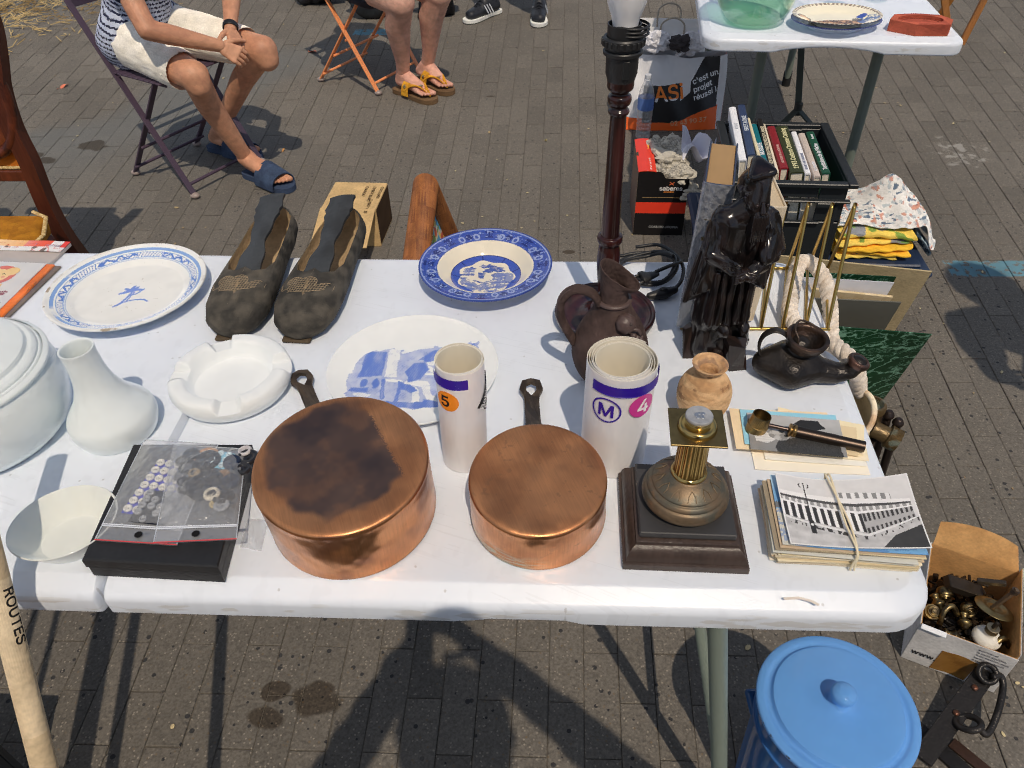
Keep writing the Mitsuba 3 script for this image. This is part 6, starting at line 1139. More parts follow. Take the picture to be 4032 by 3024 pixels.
for x in (-1.93, -2.42): part(t, 'leg', tube(smooth_prof([(x, 1.31, .27), (x, 1.29, .15), (x + (.03 if x > -2.2 else -.03), 1.24, .0)], 5), [.026 - .0008 * i for i in range(11)], 12), 'm_wood', MAHO, 40)
# wooden chair standing left of the photographer (throws the striped shadows)
t = thing('slat_chair', 'wooden slat back chair standing near the photographer, off the lower left corner', 'chair')
WO2 = WOODC((150, 110, 70), (120, 86, 54))
for x, w in ((-1.375, .012), (-1.325, .010), (-1.215, .046), (-1.150, .020)): part(t, 'back_slat', box(w, .02, .98, .002, (x, -.14, .51)), 'm_wood', WO2, 30)
part(t, 'top_rail', box(.40, .025, .06, .004, (-1.215, -.14, .985)), 'm_wood', WO2, 30)
for x in (-1.40, -1.03): part(t, 'leg', box(.03, .03, .40, .003, (x, -.50, .20)), 'm_wood', WO2, 30)
part(t, 'seat', box(.40, .34, .03, .004, (-1.215, -.34, .415)), 'm_wood', WO2, 30)
solo('dark_crate', 'dark crate on the paving off the lower left corner of the picture', 'crate', cat([box(.36, .26, .012, .002, (-1.52, -.06, .006)), box(.36, .012, .25, .002, (-1.52, .064, .135)), box(.36, .012, .25, .002, (-1.52, -.184, .135)), box(.012, .236, .25, .002, (-1.694, -.06, .135)), box(.012, .236, .25, .002, (-1.346, -.06, .135))]), 'm_satin', S(40, 42, 44), 30)
# cardboard tube leaning at the table's near left
t = thing('cardboard_tube', 'beige cardboard tube with black lettering leaning at the lower left corner', 'tube')
a, b = np.array([-.850, -.518, .004]), np.array([-1.019, .075, .930])
dv = (b - a) / np.linalg.norm(b - a); tv = frame(dv, [0, -1, 0])
part(t, 'tube', tube(np.linspace(a, b, 20), .0128, 32), 'm_card_corr', mott(S(212, 192, 160), S(194, 172, 138), 12, 3), 40)
TA = math.atan2(tv[:, 2] @ np.array([.75, -.3, .5]), tv[:, 1] @ np.array([.75, -.3, .5]))
def bend_t(v): an = v[:, 1] / .0128 + TA; return b - dv * (.185 + v[:, 0])[:, None] + tv[:, 1] * (.0131 * np.cos(an))[:, None] + tv[:, 2] * (.0131 * np.sin(an))[:, None]
part(t, 'lettering', text('ROUTES', .0115, None, None, .0002, True, False, lambda v: bend_t(v * np.array([1.0, 1, 1]))), 'm_matte', S(28, 26, 26), False)
# ================================================================ between the tables
t = thing('wine_carton', 'tan cardboard wine carton lying behind the clogs, printed with grape names', 'carton')
TAN = mott(S(206, 176, 128), S(190, 158, 110), 25, 3)
CQ = np.array([-1.13, 1.93, 0]); cR_ = rz(-.04)
part(t, 'body', mv(box(.196, .20, .150, .002, (-.008, .10, .075)), cR_, CQ), 'm_card_corr', TAN, 25)
part(t, 'flap', mv(slab(lambda u, v: np.stack([-.106 + .196 * u, -.002 - .165 * v, .151 - .055 * v], -1), 6, 6, .003), cR_, CQ), 'm_card_corr', TAN, 25)
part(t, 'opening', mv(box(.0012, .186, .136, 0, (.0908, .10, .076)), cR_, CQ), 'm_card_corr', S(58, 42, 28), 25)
fR = cR_ @ np.array([[0, 1, 0], [-1, 0, 0], [0, 0, 1.]])
for s, x, y0 in (('SYLVANER', .074, .165), ('PINOT BLANC', .046, .165), ('MUSCAT', .018, .165), ('PINOT GRIS', .054, .070)):
    part(t, 'lettering', text(s, .0100, fR, CQ + cR_ @ np.array([x, y0 - .014, .1506]), .0003), 'm_matte', S(70, 54, 36), False)
    sq = sg.box(0, 0, .011, .011).difference(sg.box(.0018, .0018, .0092, .0092)); part(t, 'tick_box', mv(extr(sq, .0003), fR, CQ + cR_ @ np.array([x, y0, .1506])), 'm_matte', S(70, 54, 36), False)
# wooden picture frame standing with its corner up
t = thing('picture_frame', 'wide brown wooden picture frame propped up on its corner with a colourful painting', 'frame')
FO = np.array([-.766, 1.45, .520]); e1 = np.array([-.012, -.215, -.125]); e2 = np.array([.028, .130, -.250]); e1 /= np.linalg.norm(e1); e2 -= e1 * (e1 @ e2); e2 /= np.linalg.norm(e2); en = np.cross(e1, e2); en = en if en[0] > 0 else -en
OAK = WOODC((150, 92, 46), (118, 68, 32), 1.2); L1, L2 = .40, .37
def moulding(p0, p1, inw, rw, rn):
    """rounded bar with mitred ends; rw half width in the plane, rn half thickness"""
    d = (p1 - p0) / np.linalg.norm(p1 - p0); an = np.linspace(0, 2 * math.pi, 28, endpoint=False); V = []
    for q, s in [(p0, 1)] + [(p0 + (p1 - p0) * k / 8, 0) for k in range(1, 8)] + [(p1, -1)]:
        for a in an: w = rw * (1 - math.cos(a)); V.append(q + inw * w + en * rn * math.sin(a) + d * w * s)
    n = len(an); f = [(i * n + j, i * n + (j + 1) % n, (i + 1) * n + (j + 1) % n, (i + 1) * n + j) for i in range(8) for j in range(n)]
    m = tm((np.array(V), np.array(f))); m.fix_normals(); return m
c00, c10, c01, c11 = FO, FO + e1 * L1, FO + e2 * L2, FO + e1 * L1 + e2 * L2
for p0, p1, inw in ((c00, c10, e2), (c01, c11, -e2), (c00, c01, e1), (c10, c11, -e1)): part(t, 'moulding', moulding(p0, p1, inw, .024, .036), 'm_wood', OAK, 40)
def painting(v):
    L = np.column_stack([(v - FO) @ e1, (v - FO) @ e2, 0 * v[:, 0]]); n = nz(L * [60, 30, 1], 1, 3); n2 = nz(L * [44, 60, 1], 1, 8)
    c = np.tile(S(190, 190, 180), (len(v), 1)); c = over(c, S(60, 150, 190), (n > .55) * .9); c = over(c, S(110, 140, 60), (n2 > .6) * .9); c = over(c, S(200, 90, 60), (n < .3) * .9); return over(c, S(215, 190, 80), (n2 < .25) * .8)
part(t, 'painting', slab(lambda u, v: FO + np.outer(.036 + u * (L1 - .072), e1) + np.outer(.036 + v * (L2 - .072), e2), 90, 80, .003), 'm_satin', painting, 40)
# ================================================================ behind the table at the right: cartons, bags, crate
t = thing('gift_carton', 'open black and red wine carton stuffed with crumpled newspaper', 'carton')
GO, GR_ = np.array([-.042, 2.018, 0]), rz(-.02); BLK = S(24, 22, 24); RED = S(226, 62, 40)
def wall(x0, x1, y0, y1, z0, z1, nm, c, lab=None): part(t, nm, mv(box(x1 - x0, y1 - y0, z1 - z0, .001, ((x0 + x1) / 2, (y0 + y1) / 2, (z0 + z1) / 2)), GR_, GO), 'm_card', c, 25, label=lab)
front = lambda v: over(np.tile(BLK, (len(v), 1)), RED, ((v[:, 2] > .088) & (v[:, 2] < .132)) * 1.0)
part(t, 'front_panel', mv(grid(lambda u, v: np.stack([-.088 + .176 * u, 0 * u - .0005, .001 + .245 * v - .025 * sst(.55, .75, v) * (u > .45) * sst(.45, .55, u)], -1), 24, 140), GR_, GO), 'm_card', front, 40)
part(t, 'front_panel_back', mv(box(.176, .003, .215, 0, (0, .0025, .108)), GR_, GO), 'm_card_corr', TAN, 25)
wall(-.088, -.085, .002, .26, 0, .245, 'side_panel', lambda v: over(np.tile(S(90, 80, 72), (len(v), 1)), S(140, 60, 46), (fb(v, 16, 4) > .55) * .8)); wall(.085, .088, .002, .26, 0, .20, 'side_panel', S(70, 62, 56)); wall(-.085, .085, .257, .26, 0, .235, 'back_panel', S(180, 150, 104)); wall(-.085, .085, .002, .257, .001, .004, 'bottom_panel', S(180, 150, 104))
part(t, 'red_flap', mv(slab(lambda u, v: np.stack([-.089 + .062 * u, -.002 + .262 * v, .2475 + .004 * np.sin(3 * u)], -1), 6, 14, .0025), GR_, GO), 'm_card', RED, 30, label='bright red top flap')
part(t, 'carry_hole', mv(extr(sg.Point(0, 0).buffer(.017), .0008), GR_, GO + GR_ @ np.array([-.076, .135, .2482])), 'm_matte', S(70, 64, 58), False)
fz = rx(math.pi / 2); Rf = GR_ @ fz
part(t, 'wordmark', text('saberes', .0155, Rf, GO + GR_ @ np.array([-.012, -.0012, .178]), .0006), 'm_card', S(225, 222, 220), False); part(t, 'wordmark', text('ALMERIA', .0058, Rf, GO + GR_ @ np.array([.004, -.0012, .169]), .0006), 'm_card', S(214, 130, 60), False)
part(t, 'emblem', mv(cat([extr(sg.LineString([(-.008, -.004), (.008, .005)]).buffer(.0012), .0006), extr(sg.LineString([(-.007, .006), (.006, -.005)]).buffer(.0012), .0006)]), Rf, GO + GR_ @ np.array([.030, -.0012, .203])), 'm_card', S(222, 110, 70), False)
part(t, 'lettering', text('COSECHA PROPIA', .0085, Rf, GO + GR_ @ np.array([-.035, -.0012, .030]), .0006), 'm_card', S(150, 150, 150), False)
part(t, 'edge_line', mv(box(.15, .0008, .0016, 0, (.008, -.0012, .150)), GR_, GO), 'm_card', S(170, 140, 96), False)
for k, (s, y) in enumerate([('BIO', .215), ('NATURAL', .10)]): part(t, 'flap_lettering', text(s, .016, GR_ @ rz(-math.pi / 2), GO + GR_ @ np.array([-.058, y, .2505]), .0005), 'm_card', S(240, 200, 70) if k == 0 else S(240, 200, 190), False)
def crumple(c, r, seed, s=(1, 1, .7)):
    m = trimesh.creation.icosphere(3, 1.0); v = np.array(m.vertices); d = .70 + .50 * np.abs(nz(v * 1.6 + seed, 1, seed) - .5) * 2 + .34 * (nz(v * 3.2 + seed, 1, seed + 1) - .5) + .16 * (nz(v * 6 + seed, 1, seed + 2) - .5); m.vertices = v * d[:, None] * r * np.asarray(s) + np.asarray(c); return m
news = lambda v: over(lerp(S(206, 200, 186), S(170, 164, 152), fb(v, 20, 3)), S(90, 86, 84), ((np.sin(v[:, 0] * 700 + v[:, 2] * 900) > .2) & (nz(v, 26, 5) > .52)) * .55)
for k, (x, y, z, r) in enumerate([(-.005, .21, .225, .055), (.035, .14, .215, .062), (.065, .055, .205, .050), (.0, .075, .195, .050), (.095, .02, .16, .035), (.05, .20, .24, .05), (.02, .12, .225, .045)]):
    solo('crumpled_newspaper', ['crumpled newspaper at the back left of the black and red carton', 'crumpled newspaper in the middle of the black and red carton', 'crumpled newspaper bulging out of the front of the black and red carton', 'crumpled newspaper just behind the front panel of the carton', 'crumpled newspaper hanging over the carton front beside the navy box', 'crumpled newspaper at the back right of the black and red carton', 'topmost crumpled newspaper in the black and red carton'][k], 'newspaper', crumple(GO + [x, y, z + .004], r * 1.25, 11 + k * 3), 'm_paper', news, 18)
solo('tissue_paper', 'white tissue paper sticking up at the right of the black and red carton', 'tissue paper', slab(lambda u, v: np.stack([.03 + .12 * u, 2.11 + .10 * v + .03 * np.sin(5 * u), .23 + .09 * np.abs(np.sin(5.5 * u + 1.5 * v)) * (.4 + .6 * v) + .02 * np.sin(9 * v + 4 * u)], -1), 18, 14, .0008), 'm_paper', S(214, 214, 226), 20)
# printed carrier bag
t = thing('carrier_bag', 'white plastic carrier bag printed black and orange, stuffed full, under the far table', 'bag')
AO, AR = np.array([.105, 2.945, 0]), rz(.015); aw, ah = .425, .295
def bag_front(u, v):
    x = (u - .5) * aw * (1 + .06 * np.sin(v * 2.2)); z = v * ah * (1 + .03 * np.sin(u * 7) - .05 * np.abs(u - .5)); y = -.035 * np.sin(np.pi * u) ** .8 * (.5 + .5 * np.sin(np.pi * np.clip(v, 0, 1))) + .007 * np.sin(u * 19 + v * 6) * (.3 + v) + .10 * v
    return np.column_stack([x, y, z + .002])
def bagc(v):
    L = (v - AO) @ AR; u, w = L[:, 0] / aw + .5, L[:, 2] / ah; c = np.tile(np.array([.66, .66, .68]), (len(v), 1)); ed = .17 + .30 * sst(.15, 1.0, u)
    c = over(c, S(232, 98, 30), (w < .18 + .16 * sst(.5, .92, u)) * (u < .96)); band = (w > .12 + .20 * sst(.45, .95, u)) & (w < np.where(u < .60, .60 + .10 * u, 1.28 - .62 * np.abs(u - .90) / .30 - .1)) & (u > .18) & (u < .95) & ~((u > .565) & (u < .66) & (w > .42 + 1.2 * (u - .565)))
    return over(c, S(28, 26, 28), band * 1.0)
part(t, 'front', mv(grid(bag_front, 110, 100), AR, AO), 'm_satin', bagc, True)
part(t, 'back', mv(grid(lambda u, v: bag_front(u, v) * [1, -.6, 1.02] + np.column_stack([0 * u, .20 + .0 * u, 0 * u]), 30, 20), AR, AO), 'm_satin', np.array([.62, .62, .64]), True)
for s in (0, 1): part(t, 'gusset', mv(grid(lambda u, v: (bag_front(np.full_like(u, float(s)), v) * (1 - u)[:, None] + (bag_front(np.full_like(u, float(s)), v) * [1, -.6, 1.02] + [0, .20, 0]) * u[:, None]) + np.column_stack([(.02 if s else -.02) * np.sin(np.pi * u) * (1 - v), 0 * u, 0 * u]), 12, 16), AR, AO), 'm_satin', mott(np.array([.64, .64, .66]), S(226, 96, 34), 7, 3, .45, .5), True)
def on_bag(m, x0, z0, ang=0.0, sk=0.0):
    m = m.subdivide(); v = np.array(m.vertices); v[:, :2] = v[:, :2] @ rz(ang)[:2, :2].T; u, w = (v[:, 0] + x0) / aw + .5, (v[:, 1] + z0) / ah; q = bag_front(u, w); q[:, 1] -= .0015 + v[:, 2]; return mv(tm((q, m.faces)), AR, AO)
def txt(s, h): return meshkit.text_mesh(s, h, .0006, True)
part(t, 'logo', on_bag(txt('ASi', .058), -.082, .118, .16), 'm_satin', lambda v: np.where(((v[:, 2] > .136) [:, None]), S(232, 128, 46), S(225, 224, 226)), False)
for s, x, z in (("c'est un", .072, .196), ('projet', .078, .163), ('réussi !', .082, .130)): part(t, 'slogan', on_bag(txt(s, .0215), x, z, .26), 'm_satin', S(228, 228, 230), False)
part(t, 'phone_number', on_bag(txt('02 43 90 37', .0195), -.010, .022, .10), 'm_satin', S(226, 170, 130), False)
for k, (x, y, z, r, c, lab) in enumerate([(-.10, .08, .36, .075, S(216, 216, 222), 'white scrunched plastic in the carrier bag left of its middle'), (.05, .09, .34, .075, S(206, 206, 212), 'grey scrunched plastic in the middle of the carrier bag'), (.00, .06, .355, .055, S(60, 56, 58), 'dark crumpled print on top of the carrier bag'), (.13, .11, .36, .06, S(196, 196, 226), 'lilac tissue in the right of the carrier bag')]):
    solo('bag_filling', lab, 'wrapping', crumple(AO + [x, y, z], r, 41 + 5 * k, (1, .8, .7)), 'm_paper', c, 20)
# grey paper bag with a twisted handle
t = thing('paper_bag', 'grey paper shopping bag with a twisted cord handle behind the carrier bag', 'bag')
PO = np.array([.12, 3.42, 0])
part(t, 'body', mv(slab(lambda u, v: np.stack([.17 * np.sign(np.cos(2 * math.pi * u)) * np.abs(np.cos(2 * math.pi * u)) ** .35, .07 * np.sign(np.sin(2 * math.pi * u)) * np.abs(np.sin(2 * math.pi * u)) ** .35 + .02 * v, .31 * v + .001], -1), 60, 10, .001), rz(-.1), PO), 'm_paper', S(226, 226, 226), 30)
part(t, 'handle', tube(smooth_prof([PO + [-.055, -.06, .27], PO + [-.05, -.06, .33], PO + [0, -.06, .355], PO + [.05, -.06, .33], PO + [.055, -.06, .27]], 6), .004, 8), 'm_paper', S(170, 160, 146), True)
part(t, 'handle', tube(smooth_prof([PO + [-.055, .09, .27], PO + [-.05, .10, .35], PO + [0, .10, .375], PO + [.05, .10, .35], PO + [.055, .09, .27]], 6), .004, 8), 'm_paper', S(170, 160, 146), True)
part(t, 'label', mv(box(.11, .0008, .07, 0, (-.02, -.0722, .19)), rz(-.1), PO), 'm_paper', S(206, 205, 203), False)
# water bottle
t = thing('water_bottle', 'clear plastic water bottle with a blue label beside the carrier bag', 'bottle')
WB = np.array([-.030, 2.860, .001]); pr_b = [(.0, .004), (.026, .0), (.033, .006)] + [(.0330 - .0022 * (k % 2), .014 + .0085 * k) for k in range(11)] + [(.0335, .118), (.0340, .124), (.0340, .184), (.0325, .190)] + [(.0325 - .0016 * (k % 2), .194 + .006 * k) for k in range(2)] + [(.030, .208), (.022, .232), (.0145, .248), (.0132, .256), (.0132, .262)]
part(t, 'body', mv(lathe(smooth_prof(pr_b, 3), 40), None, WB), 'm_film', smooth=True)
part(t, 'label', mv(lathe([(.0346, .130), (.0349, .132), (.0349, .180), (.0346, .182)], 40), None, WB), 'm_card', lambda v: over(np.tile(S(38, 66, 168), (len(v), 1)), S(150, 190, 225), (v[:, 0] < WB[0] - .018) * 1.0), True)
part(t, 'cap', mv(lathe([(0, .275), (.0135, .275), (.0142, .273), (.0142, .260), (.0132, .258)], 28), None, WB), 'm_plastic', S(196, 200, 208), 40); part(t, 'neck_ring', mv(lathe([(.0132, .252), (.016, .253), (.016, .256), (.0132, .257)], 24), None, WB), 'm_plastic', S(196, 200, 208), 40)
# navy storage box with lid, black crate of books on it
NVY = mott(S(42, 56, 84), S(34, 46, 70), 14, 3)
t = thing('storage_box', 'large navy plastic storage box with lid, under the crate of books', 'storage box')
NO, NR = np.array([.350, 1.70, 0]), rz(-.03)
part(t, 'tub', mv(tm(m3.Manifold.hull_points(np.array([(sx * .285 * k, sy * .205 * k, z) for sx in (-1, 1) for sy in (-1, 1) for k, z in ((1, .002), (1.09, .19))]))), NR, NO), 'm_plastic', NVY, 25)
part(t, 'lid', mv(box(.655, .475, .022, .008, (0, 0, .200)), NR, NO), 'm_plastic', NVY, 30); part(t, 'lid_panel', mv(box(.600, .420, .010, .004, (0, 0, .2145)), NR, NO), 'm_plastic', NVY, 30)
t = thing('book_crate', 'black plastic crate with ribs and grip holes, full of books', 'crate')
KO2, KR2 = np.array([.216, 1.612, .222]), rz(-.055); cw, cd, chh = .300, .375, .285; CK = S(34, 38, 42)
def cbx(nm, sx, sy, sz, x, y, z, b=.002): part(t, nm, mv(box(sx, sy, sz, b, (x, y, z)), KR2, KO2), 'm_plastic', CK, 25)
cbx('bottom_panel', cw - .02, cd - .02, .006, 0, 0, .004)
for s in (-1, 1):
    cbx('side_wall', .005, cd - .012, chh - .02, s * (cw / 2 - .008), 0, chh / 2); cbx('rim', .024, cd + .022, .012, s * (cw / 2 + .001), 0, chh - .004)
    cbx('rim', cw - .024, .022, .012, 0, s * (cd / 2 + .001), chh - .004)
    if s > 0: cbx('end_wall', cw - .016, .005, chh - .02, 0, s * (cd / 2 - .008), chh / 2)
    else:
        cbx('end_wall', cw - .016, .005, .165, 0, s * (cd / 2 - .008), .086); cbx('end_wall', .068, .005, .10, -.108, s * (cd / 2 - .008), .222); cbx('end_wall', .068, .005, .10, .108, s * (cd / 2 - .008), .222); cbx('end_wall', cw - .16, .005, .036, 0, s * (cd / 2 - .008), .258)
        cbx('ledge', cw + .010, .018, .006, 0, s * (cd / 2 + .002), .235); cbx('ledge', cw - .12, .014, .005, 0, s * (cd / 2 - .001), .170)
    for k in range(3): cbx('rib', .010, .006, .21, (k - 1) * .125, s * (cd / 2 - .004), .115)
    for k in range(4): cbx('rib', .006, .010, .25, s * (cw / 2 - .005), (k - 1.5) * .10, .135)
    cbx('corner_lug', .04, .016, .014, s * .09, -cd / 2 - .004, .226)
cbx('clip', .05, .012, .03, .06, cd / 2 - .016, .262)
PGE = S(226, 218, 200)
def crate_book(nm, label, xb, yb, xf, yf, w, zf, zb, hgt, col, txts=(), tcol=S(235, 235, 235), th=.018):
    """book on its fore-edge, spine up, tail towards the camera: spine runs from the back point to the front point"""
    t = thing('book', label, 'book', 'books standing in the black crate'); a, b = np.array([xf, yf, zf]), np.array([xb, yb, zb]); L = np.linalg.norm(b - a); y = (b - a) / L; R = frame(np.cross(y, [-.10, 0, 1.]), y)
    part(t, 'page_block', mv(box(w - .004, L - .006, hgt - .004, .0005, (0, L / 2, -hgt / 2)), R, a), 'm_paper', lambda v: np.asarray(PGE) * (.8 + .3 * nz(v * [1, .2, .2], 1500, 2))[:, None], 25)
    for s in (-1, 1): part(t, 'cover', mv(box(.0022, L, hgt, .0006, (s * (w / 2 - .001), L / 2, -hgt / 2)), R, a), 'm_card', col, 25)
    an = np.linspace(0, math.pi, 10); pr0 = np.column_stack([np.cos(an) * w / 2, np.sin(an) * .003]); sp = extr(sg.Polygon(np.vstack([pr0, [[-w / 2, -.002], [w / 2, -.002]]])), L)
    part(t, 'spine', mv(sp, R @ np.array([[1, 0, 0], [0, 0, 1], [0, 1, 0]]).T @ np.diag([1, 1, 1]), a), 'm_card', col, 40)
    for s, h, pos, c in txts:
        m = meshkit.text_mesh(s, h, .0004, True); ln = m.bounds[1][0]; k = min(1, L * .92 / ln); m.vertices = m.vertices * [k, 1, 1] + [L * pos, -h / 2, 0]
        Rt = R @ np.array([[0, -1, 0], [1, 0, 0], [0, 0, 1]], float); part(t, 'spine_title', mv(m, Rt, a + R @ np.array([0, 0, .0034])), 'm_card', c, False)
WH = S(228, 228, 232)
cz = .515
bks = [('white one, tallest book at the left end of the crate', .1065, 1.845, .093, 1.545, .020, .515, .545, S(226, 227, 232), [('ATLAS', .008, .55, S(170, 176, 186))]), ('navy book lettered BRETAGNE second from the left in the crate', .134, 1.855, .121, 1.575, .021, .517, .548, mott(S(58, 74, 108), S(46, 58, 86), 30, 2), [('BRETAGNE', .0115, .45, S(196, 204, 214))]),
       ('thin cream and black patterned book beside the navy one', .1480, 1.80, .1395, 1.55, .009, .515, .530, lambda v: over(np.tile(S(216, 204, 172), (len(v), 1)), S(40, 38, 36), (np.sin(v[:, 1] * 300) > .2) * 1.0), []), ('teal book with white title in the crate', .160, 1.775, .1465, 1.505, .0175, .515, .522, S(20, 104, 116), [('MUSIQUE', .011, .25, WH)]),
       ('black book with a long cream title in the crate', .1815, 1.80, .1635, 1.51, .0150, .513, .528, S(34, 32, 32), [('LES HEURES PRECIEUSES DE FLANDRE', .0085, .04, S(214, 204, 176))]), ('thin cream book between the black and the red ones', .192, 1.785, .172, 1.48, .0085, .513, .518, S(226, 214, 190), []),
       ('dark red book in the middle of the crate', .2085, 1.765, .1945, 1.50, .0205, .514, .520, S(134, 36, 44), [('HISTOIRE DE LA PEINTURE', .006, .1, S(214, 170, 160))]), ('thick olive catalogue with pale title in the crate', .2385, 1.765, .2225, 1.475, .0345, .514, .520, lambda v: lerp(S(70, 76, 46), S(40, 46, 32), sst(.4, .6, nz(v * [40, 90, 1], 1, 3))), [('1993 Custom Chrome Catalog', .0125, .06, S(226, 220, 170))]),
       ('slim white book right of the olive catalogue', .267, 1.733, .249, 1.469, .0150, .513, .517, WH, [('REVUE D ART MODERNE', .006, .08, S(120, 126, 150))]), ('grey beige book next to the green one', .287, 1.723, .2695, 1.453, .0170, .513, .517, S(196, 182, 172), [('La Fayette', .008, .1, WH)]), ('dark green book at the right end of the row in the crate', .3125, 1.733, .298, 1.475, .0215, .512, .517, S(30, 78, 60), [('Territoires de la Pêche', .0105, .06, WH), ('Grasset', .006, .80, WH)])]
for lab, xb, yb, xf, yf, w, zf, zb, c, tx in bks: crate_book('book', lab, xb, yb - .02, xf, yf - .01, w, zf, zb, .20 if zb < .54 else .23, c, tx)
# ================================================================ fabrics on the storage box
yel = lambda v: over(lerp(S(240, 214, 110), S(232, 196, 84), fb(v, 16, 3)), S(96, 120, 160), sst(.66, .70, nz(v, 34, 8)) * .8)
yel2 = lambda v: over(yel(v), S(110, 150, 70), sst(.70, .73, nz(v, 40, 21)) * .9)
t = thing('yellow_tablecloth', 'folded yellow tablecloth with small blue flowers on the navy box lid', 'cloth')
def fold(x0, x1, y0, y1, z, th, amp, seed):
    def f(u, v):
        a = v * 2 * math.pi; xx = x0 + (x1 - x0) * u; cy, hy = (y0 + y1) / 2, (y1 - y0) / 2; c, s = np.cos(a), np.sin(a)
        return np.stack([xx + .006 * np.sin(a * 2 + seed), cy + hy * np.sign(c) * np.abs(c) ** .5 + .01 * np.sin(u * 3 + seed), z + th / 2 + th / 2 * np.sign(s) * np.abs(s) ** .6 + amp * np.sin(u * 4 + seed) * .5 + .002 * np.sin(u * 23 + c * 4)], -1)
    g = grid(f, 44, 44); n = 44
    c0 = tm((np.vstack([g.vertices, g.vertices[:n].mean(0), g.vertices[-n:].mean(0)]), np.vstack([g.faces] + [np.array([[n * n, j, j + 1] for j in range(n - 1)]), np.array([[n * n + 1, n * n - n + j + 1, n * n - n + j] for j in range(n - 1)])]))); return c0
for k, (x0, x1, y0, y1, th) in enumerate([(.405, .575, 1.50, 1.66, .014), (.410, .605, 1.505, 1.67, .012), (.42, .615, 1.51, 1.67, .012), (.405, .612, 1.515, 1.675, .013), (.41, .62, 1.52, 1.68, .024)]):
    part(t, 'fold', mv(fold(x0, x1, y0, y1, .2205 + sum([.014, .012, .012, .013, .024][:k]) + .0006 * k, th, .003, k * 1.7), rz(.0)), 'm_cloth', [yel2, S(238, 186, 60), S(240, 190, 60), yel2, yel2][k], 60)
flor = lambda v: over(over(over(lerp(S(232, 230, 226), S(220, 218, 214), fb(v, 20, 3)), S(70, 96, 124), sst(.66, .68, nz(v * [1, 2.2, 1], 75, 5)) * .9 * (nz(v, 22, 77) > .42)), S(196, 120, 90), sst(.70, .72, nz(v * [1.6, 1, 1], 60, 15)) * .8), S(150, 168, 178), sst(.64, .66, nz(v, 95, 25)) * .6)
def flo(u, v):
    x = .40 + .30 * u; y = 1.545 + .19 * v; pk_ = np.exp(-((u - .62) / .20) ** 2 - ((v - .75) / .30) ** 2)
    z = .318 + .085 * pk_ + .012 * (fb(np.column_stack([x, y, 0 * x]), 26, 3) - .5) * 2 - .085 * sst(.80, 1.0, u) - .01 * sst(.2, 0, v)
    return np.stack([x + .015 * np.sin(v * 6), y + .012 * np.sin(u * 8), np.maximum(z, .224)], -1)
solo('floral_tablecloth', 'crumpled white tablecloth with blue and rust leaves heaped over the yellow one', 'cloth', slab(flo, 80, 60, -.002), 'm_cloth', flor, True)
solo('floral_napkin', 'blue patterned corner of cloth trailing off the right end of the navy box', 'cloth', slab(lambda u, v: np.stack([.64 + .06 * u + .01 * v, 1.56 + .09 * v, .268 - .06 * u + .012 * np.sin(v * 9 + u * 3)], -1), 14, 14, .004), 'm_cloth', lambda v: lerp(S(150, 168, 180), S(52, 72, 92), sst(.42, .56, nz(v, 60, 5))), True)
# ================================================================ folders, boards and papers leaning at the table end
def leaf(nm, label, corners, col, th=.003, mat='m_paper', nu=4, nv=4, cat_='folder', bow=0.0):
    c = np.asarray(corners, float); n = np.cross(c[1] - c[0], c[3] - c[0]); n /= np.linalg.norm(n); n = n if n[1] < 0 else -n
    f = lambda u, v: ((1 - u) * (1 - v))[:, None] * c[0] + (u * (1 - v))[:, None] * c[1] + (u * v)[:, None] * c[2] + ((1 - u) * v)[:, None] * c[3] + (bow * np.sin(np.pi * u))[:, None] * n
    return solo(nm, label, cat_, slab(f, nu, nv, th), mat, col, 40)
def marb(v):
    w = v @ ry(.5).T * np.array([.7, 1, 1.5]) + .10 * fb(v, 16, 6)[:, None]; a = np.abs(fb(w, 22, 12, 5) - .5); b_ = np.abs(fb(w + .3, 40, 31, 4) - .5); k = sst(.35, .6, fb(v, 11, 3))
    return lerp(lerp(S(10, 44, 24), S(20, 66, 38), fb(v, 30, 2)), S(120, 165, 140), np.clip(sst(.035, .006, a) * .8 + sst(.030, .004, b_) * .55 * k, 0, .85))
leaf('portfolio_board', 'big worn beige cardboard portfolio leaning at the table end', [(.160, 1.32, .02), (.52, 1.30, .02), (.508, 1.18, .393), (.105, 1.26, .393)], mott(S(194, 176, 140), S(172, 154, 118), 16, 3), .004, 'm_card_corr', 8, 8)
leaf('marbled_folder', 'green marbled folder behind the white and cream papers', [(.13, 1.25, .03), (.40, 1.24, .03), (.405, 1.135, .407), (.12, 1.165, .405)], marb, .002, 'm_card', 60, 60)
leaf('white_sheet', 'white sheet of paper in front of the upright marbled folder', [(.13, 1.235, .03), (.40, 1.225, .03), (.400, 1.126, .398), (.12, 1.156, .395)], S(226, 228, 236), .001, cat_='paper')
leaf('cream_papers', 'sheaf of cream deckle edged papers between the white sheet and grey board', [(.13, 1.22, .03), (.40, 1.21, .03), (.402, 1.112, .364), (.12, 1.140, .378)], mott(S(224, 204, 168), S(204, 182, 142), 40, 3), .006, cat_='paper', nu=14, nv=10)
leaf('grey_board', 'dark grey mounting board leaning in front of the cream papers', [(.13, 1.20, .03), (.42, 1.19, .03), (.414, 1.088, .366), (.12, 1.115, .362)], S(98, 97, 90), .003, cat_='board')
leaf('marbled_folder', 'green marbled folder nearest the table, leaning forward', [(.24, 1.02, .02), (.446, 1.07, .045), (.450, .978, .355), (.205, 1.03, .340)], marb, .003, 'm_card', 200, 200)
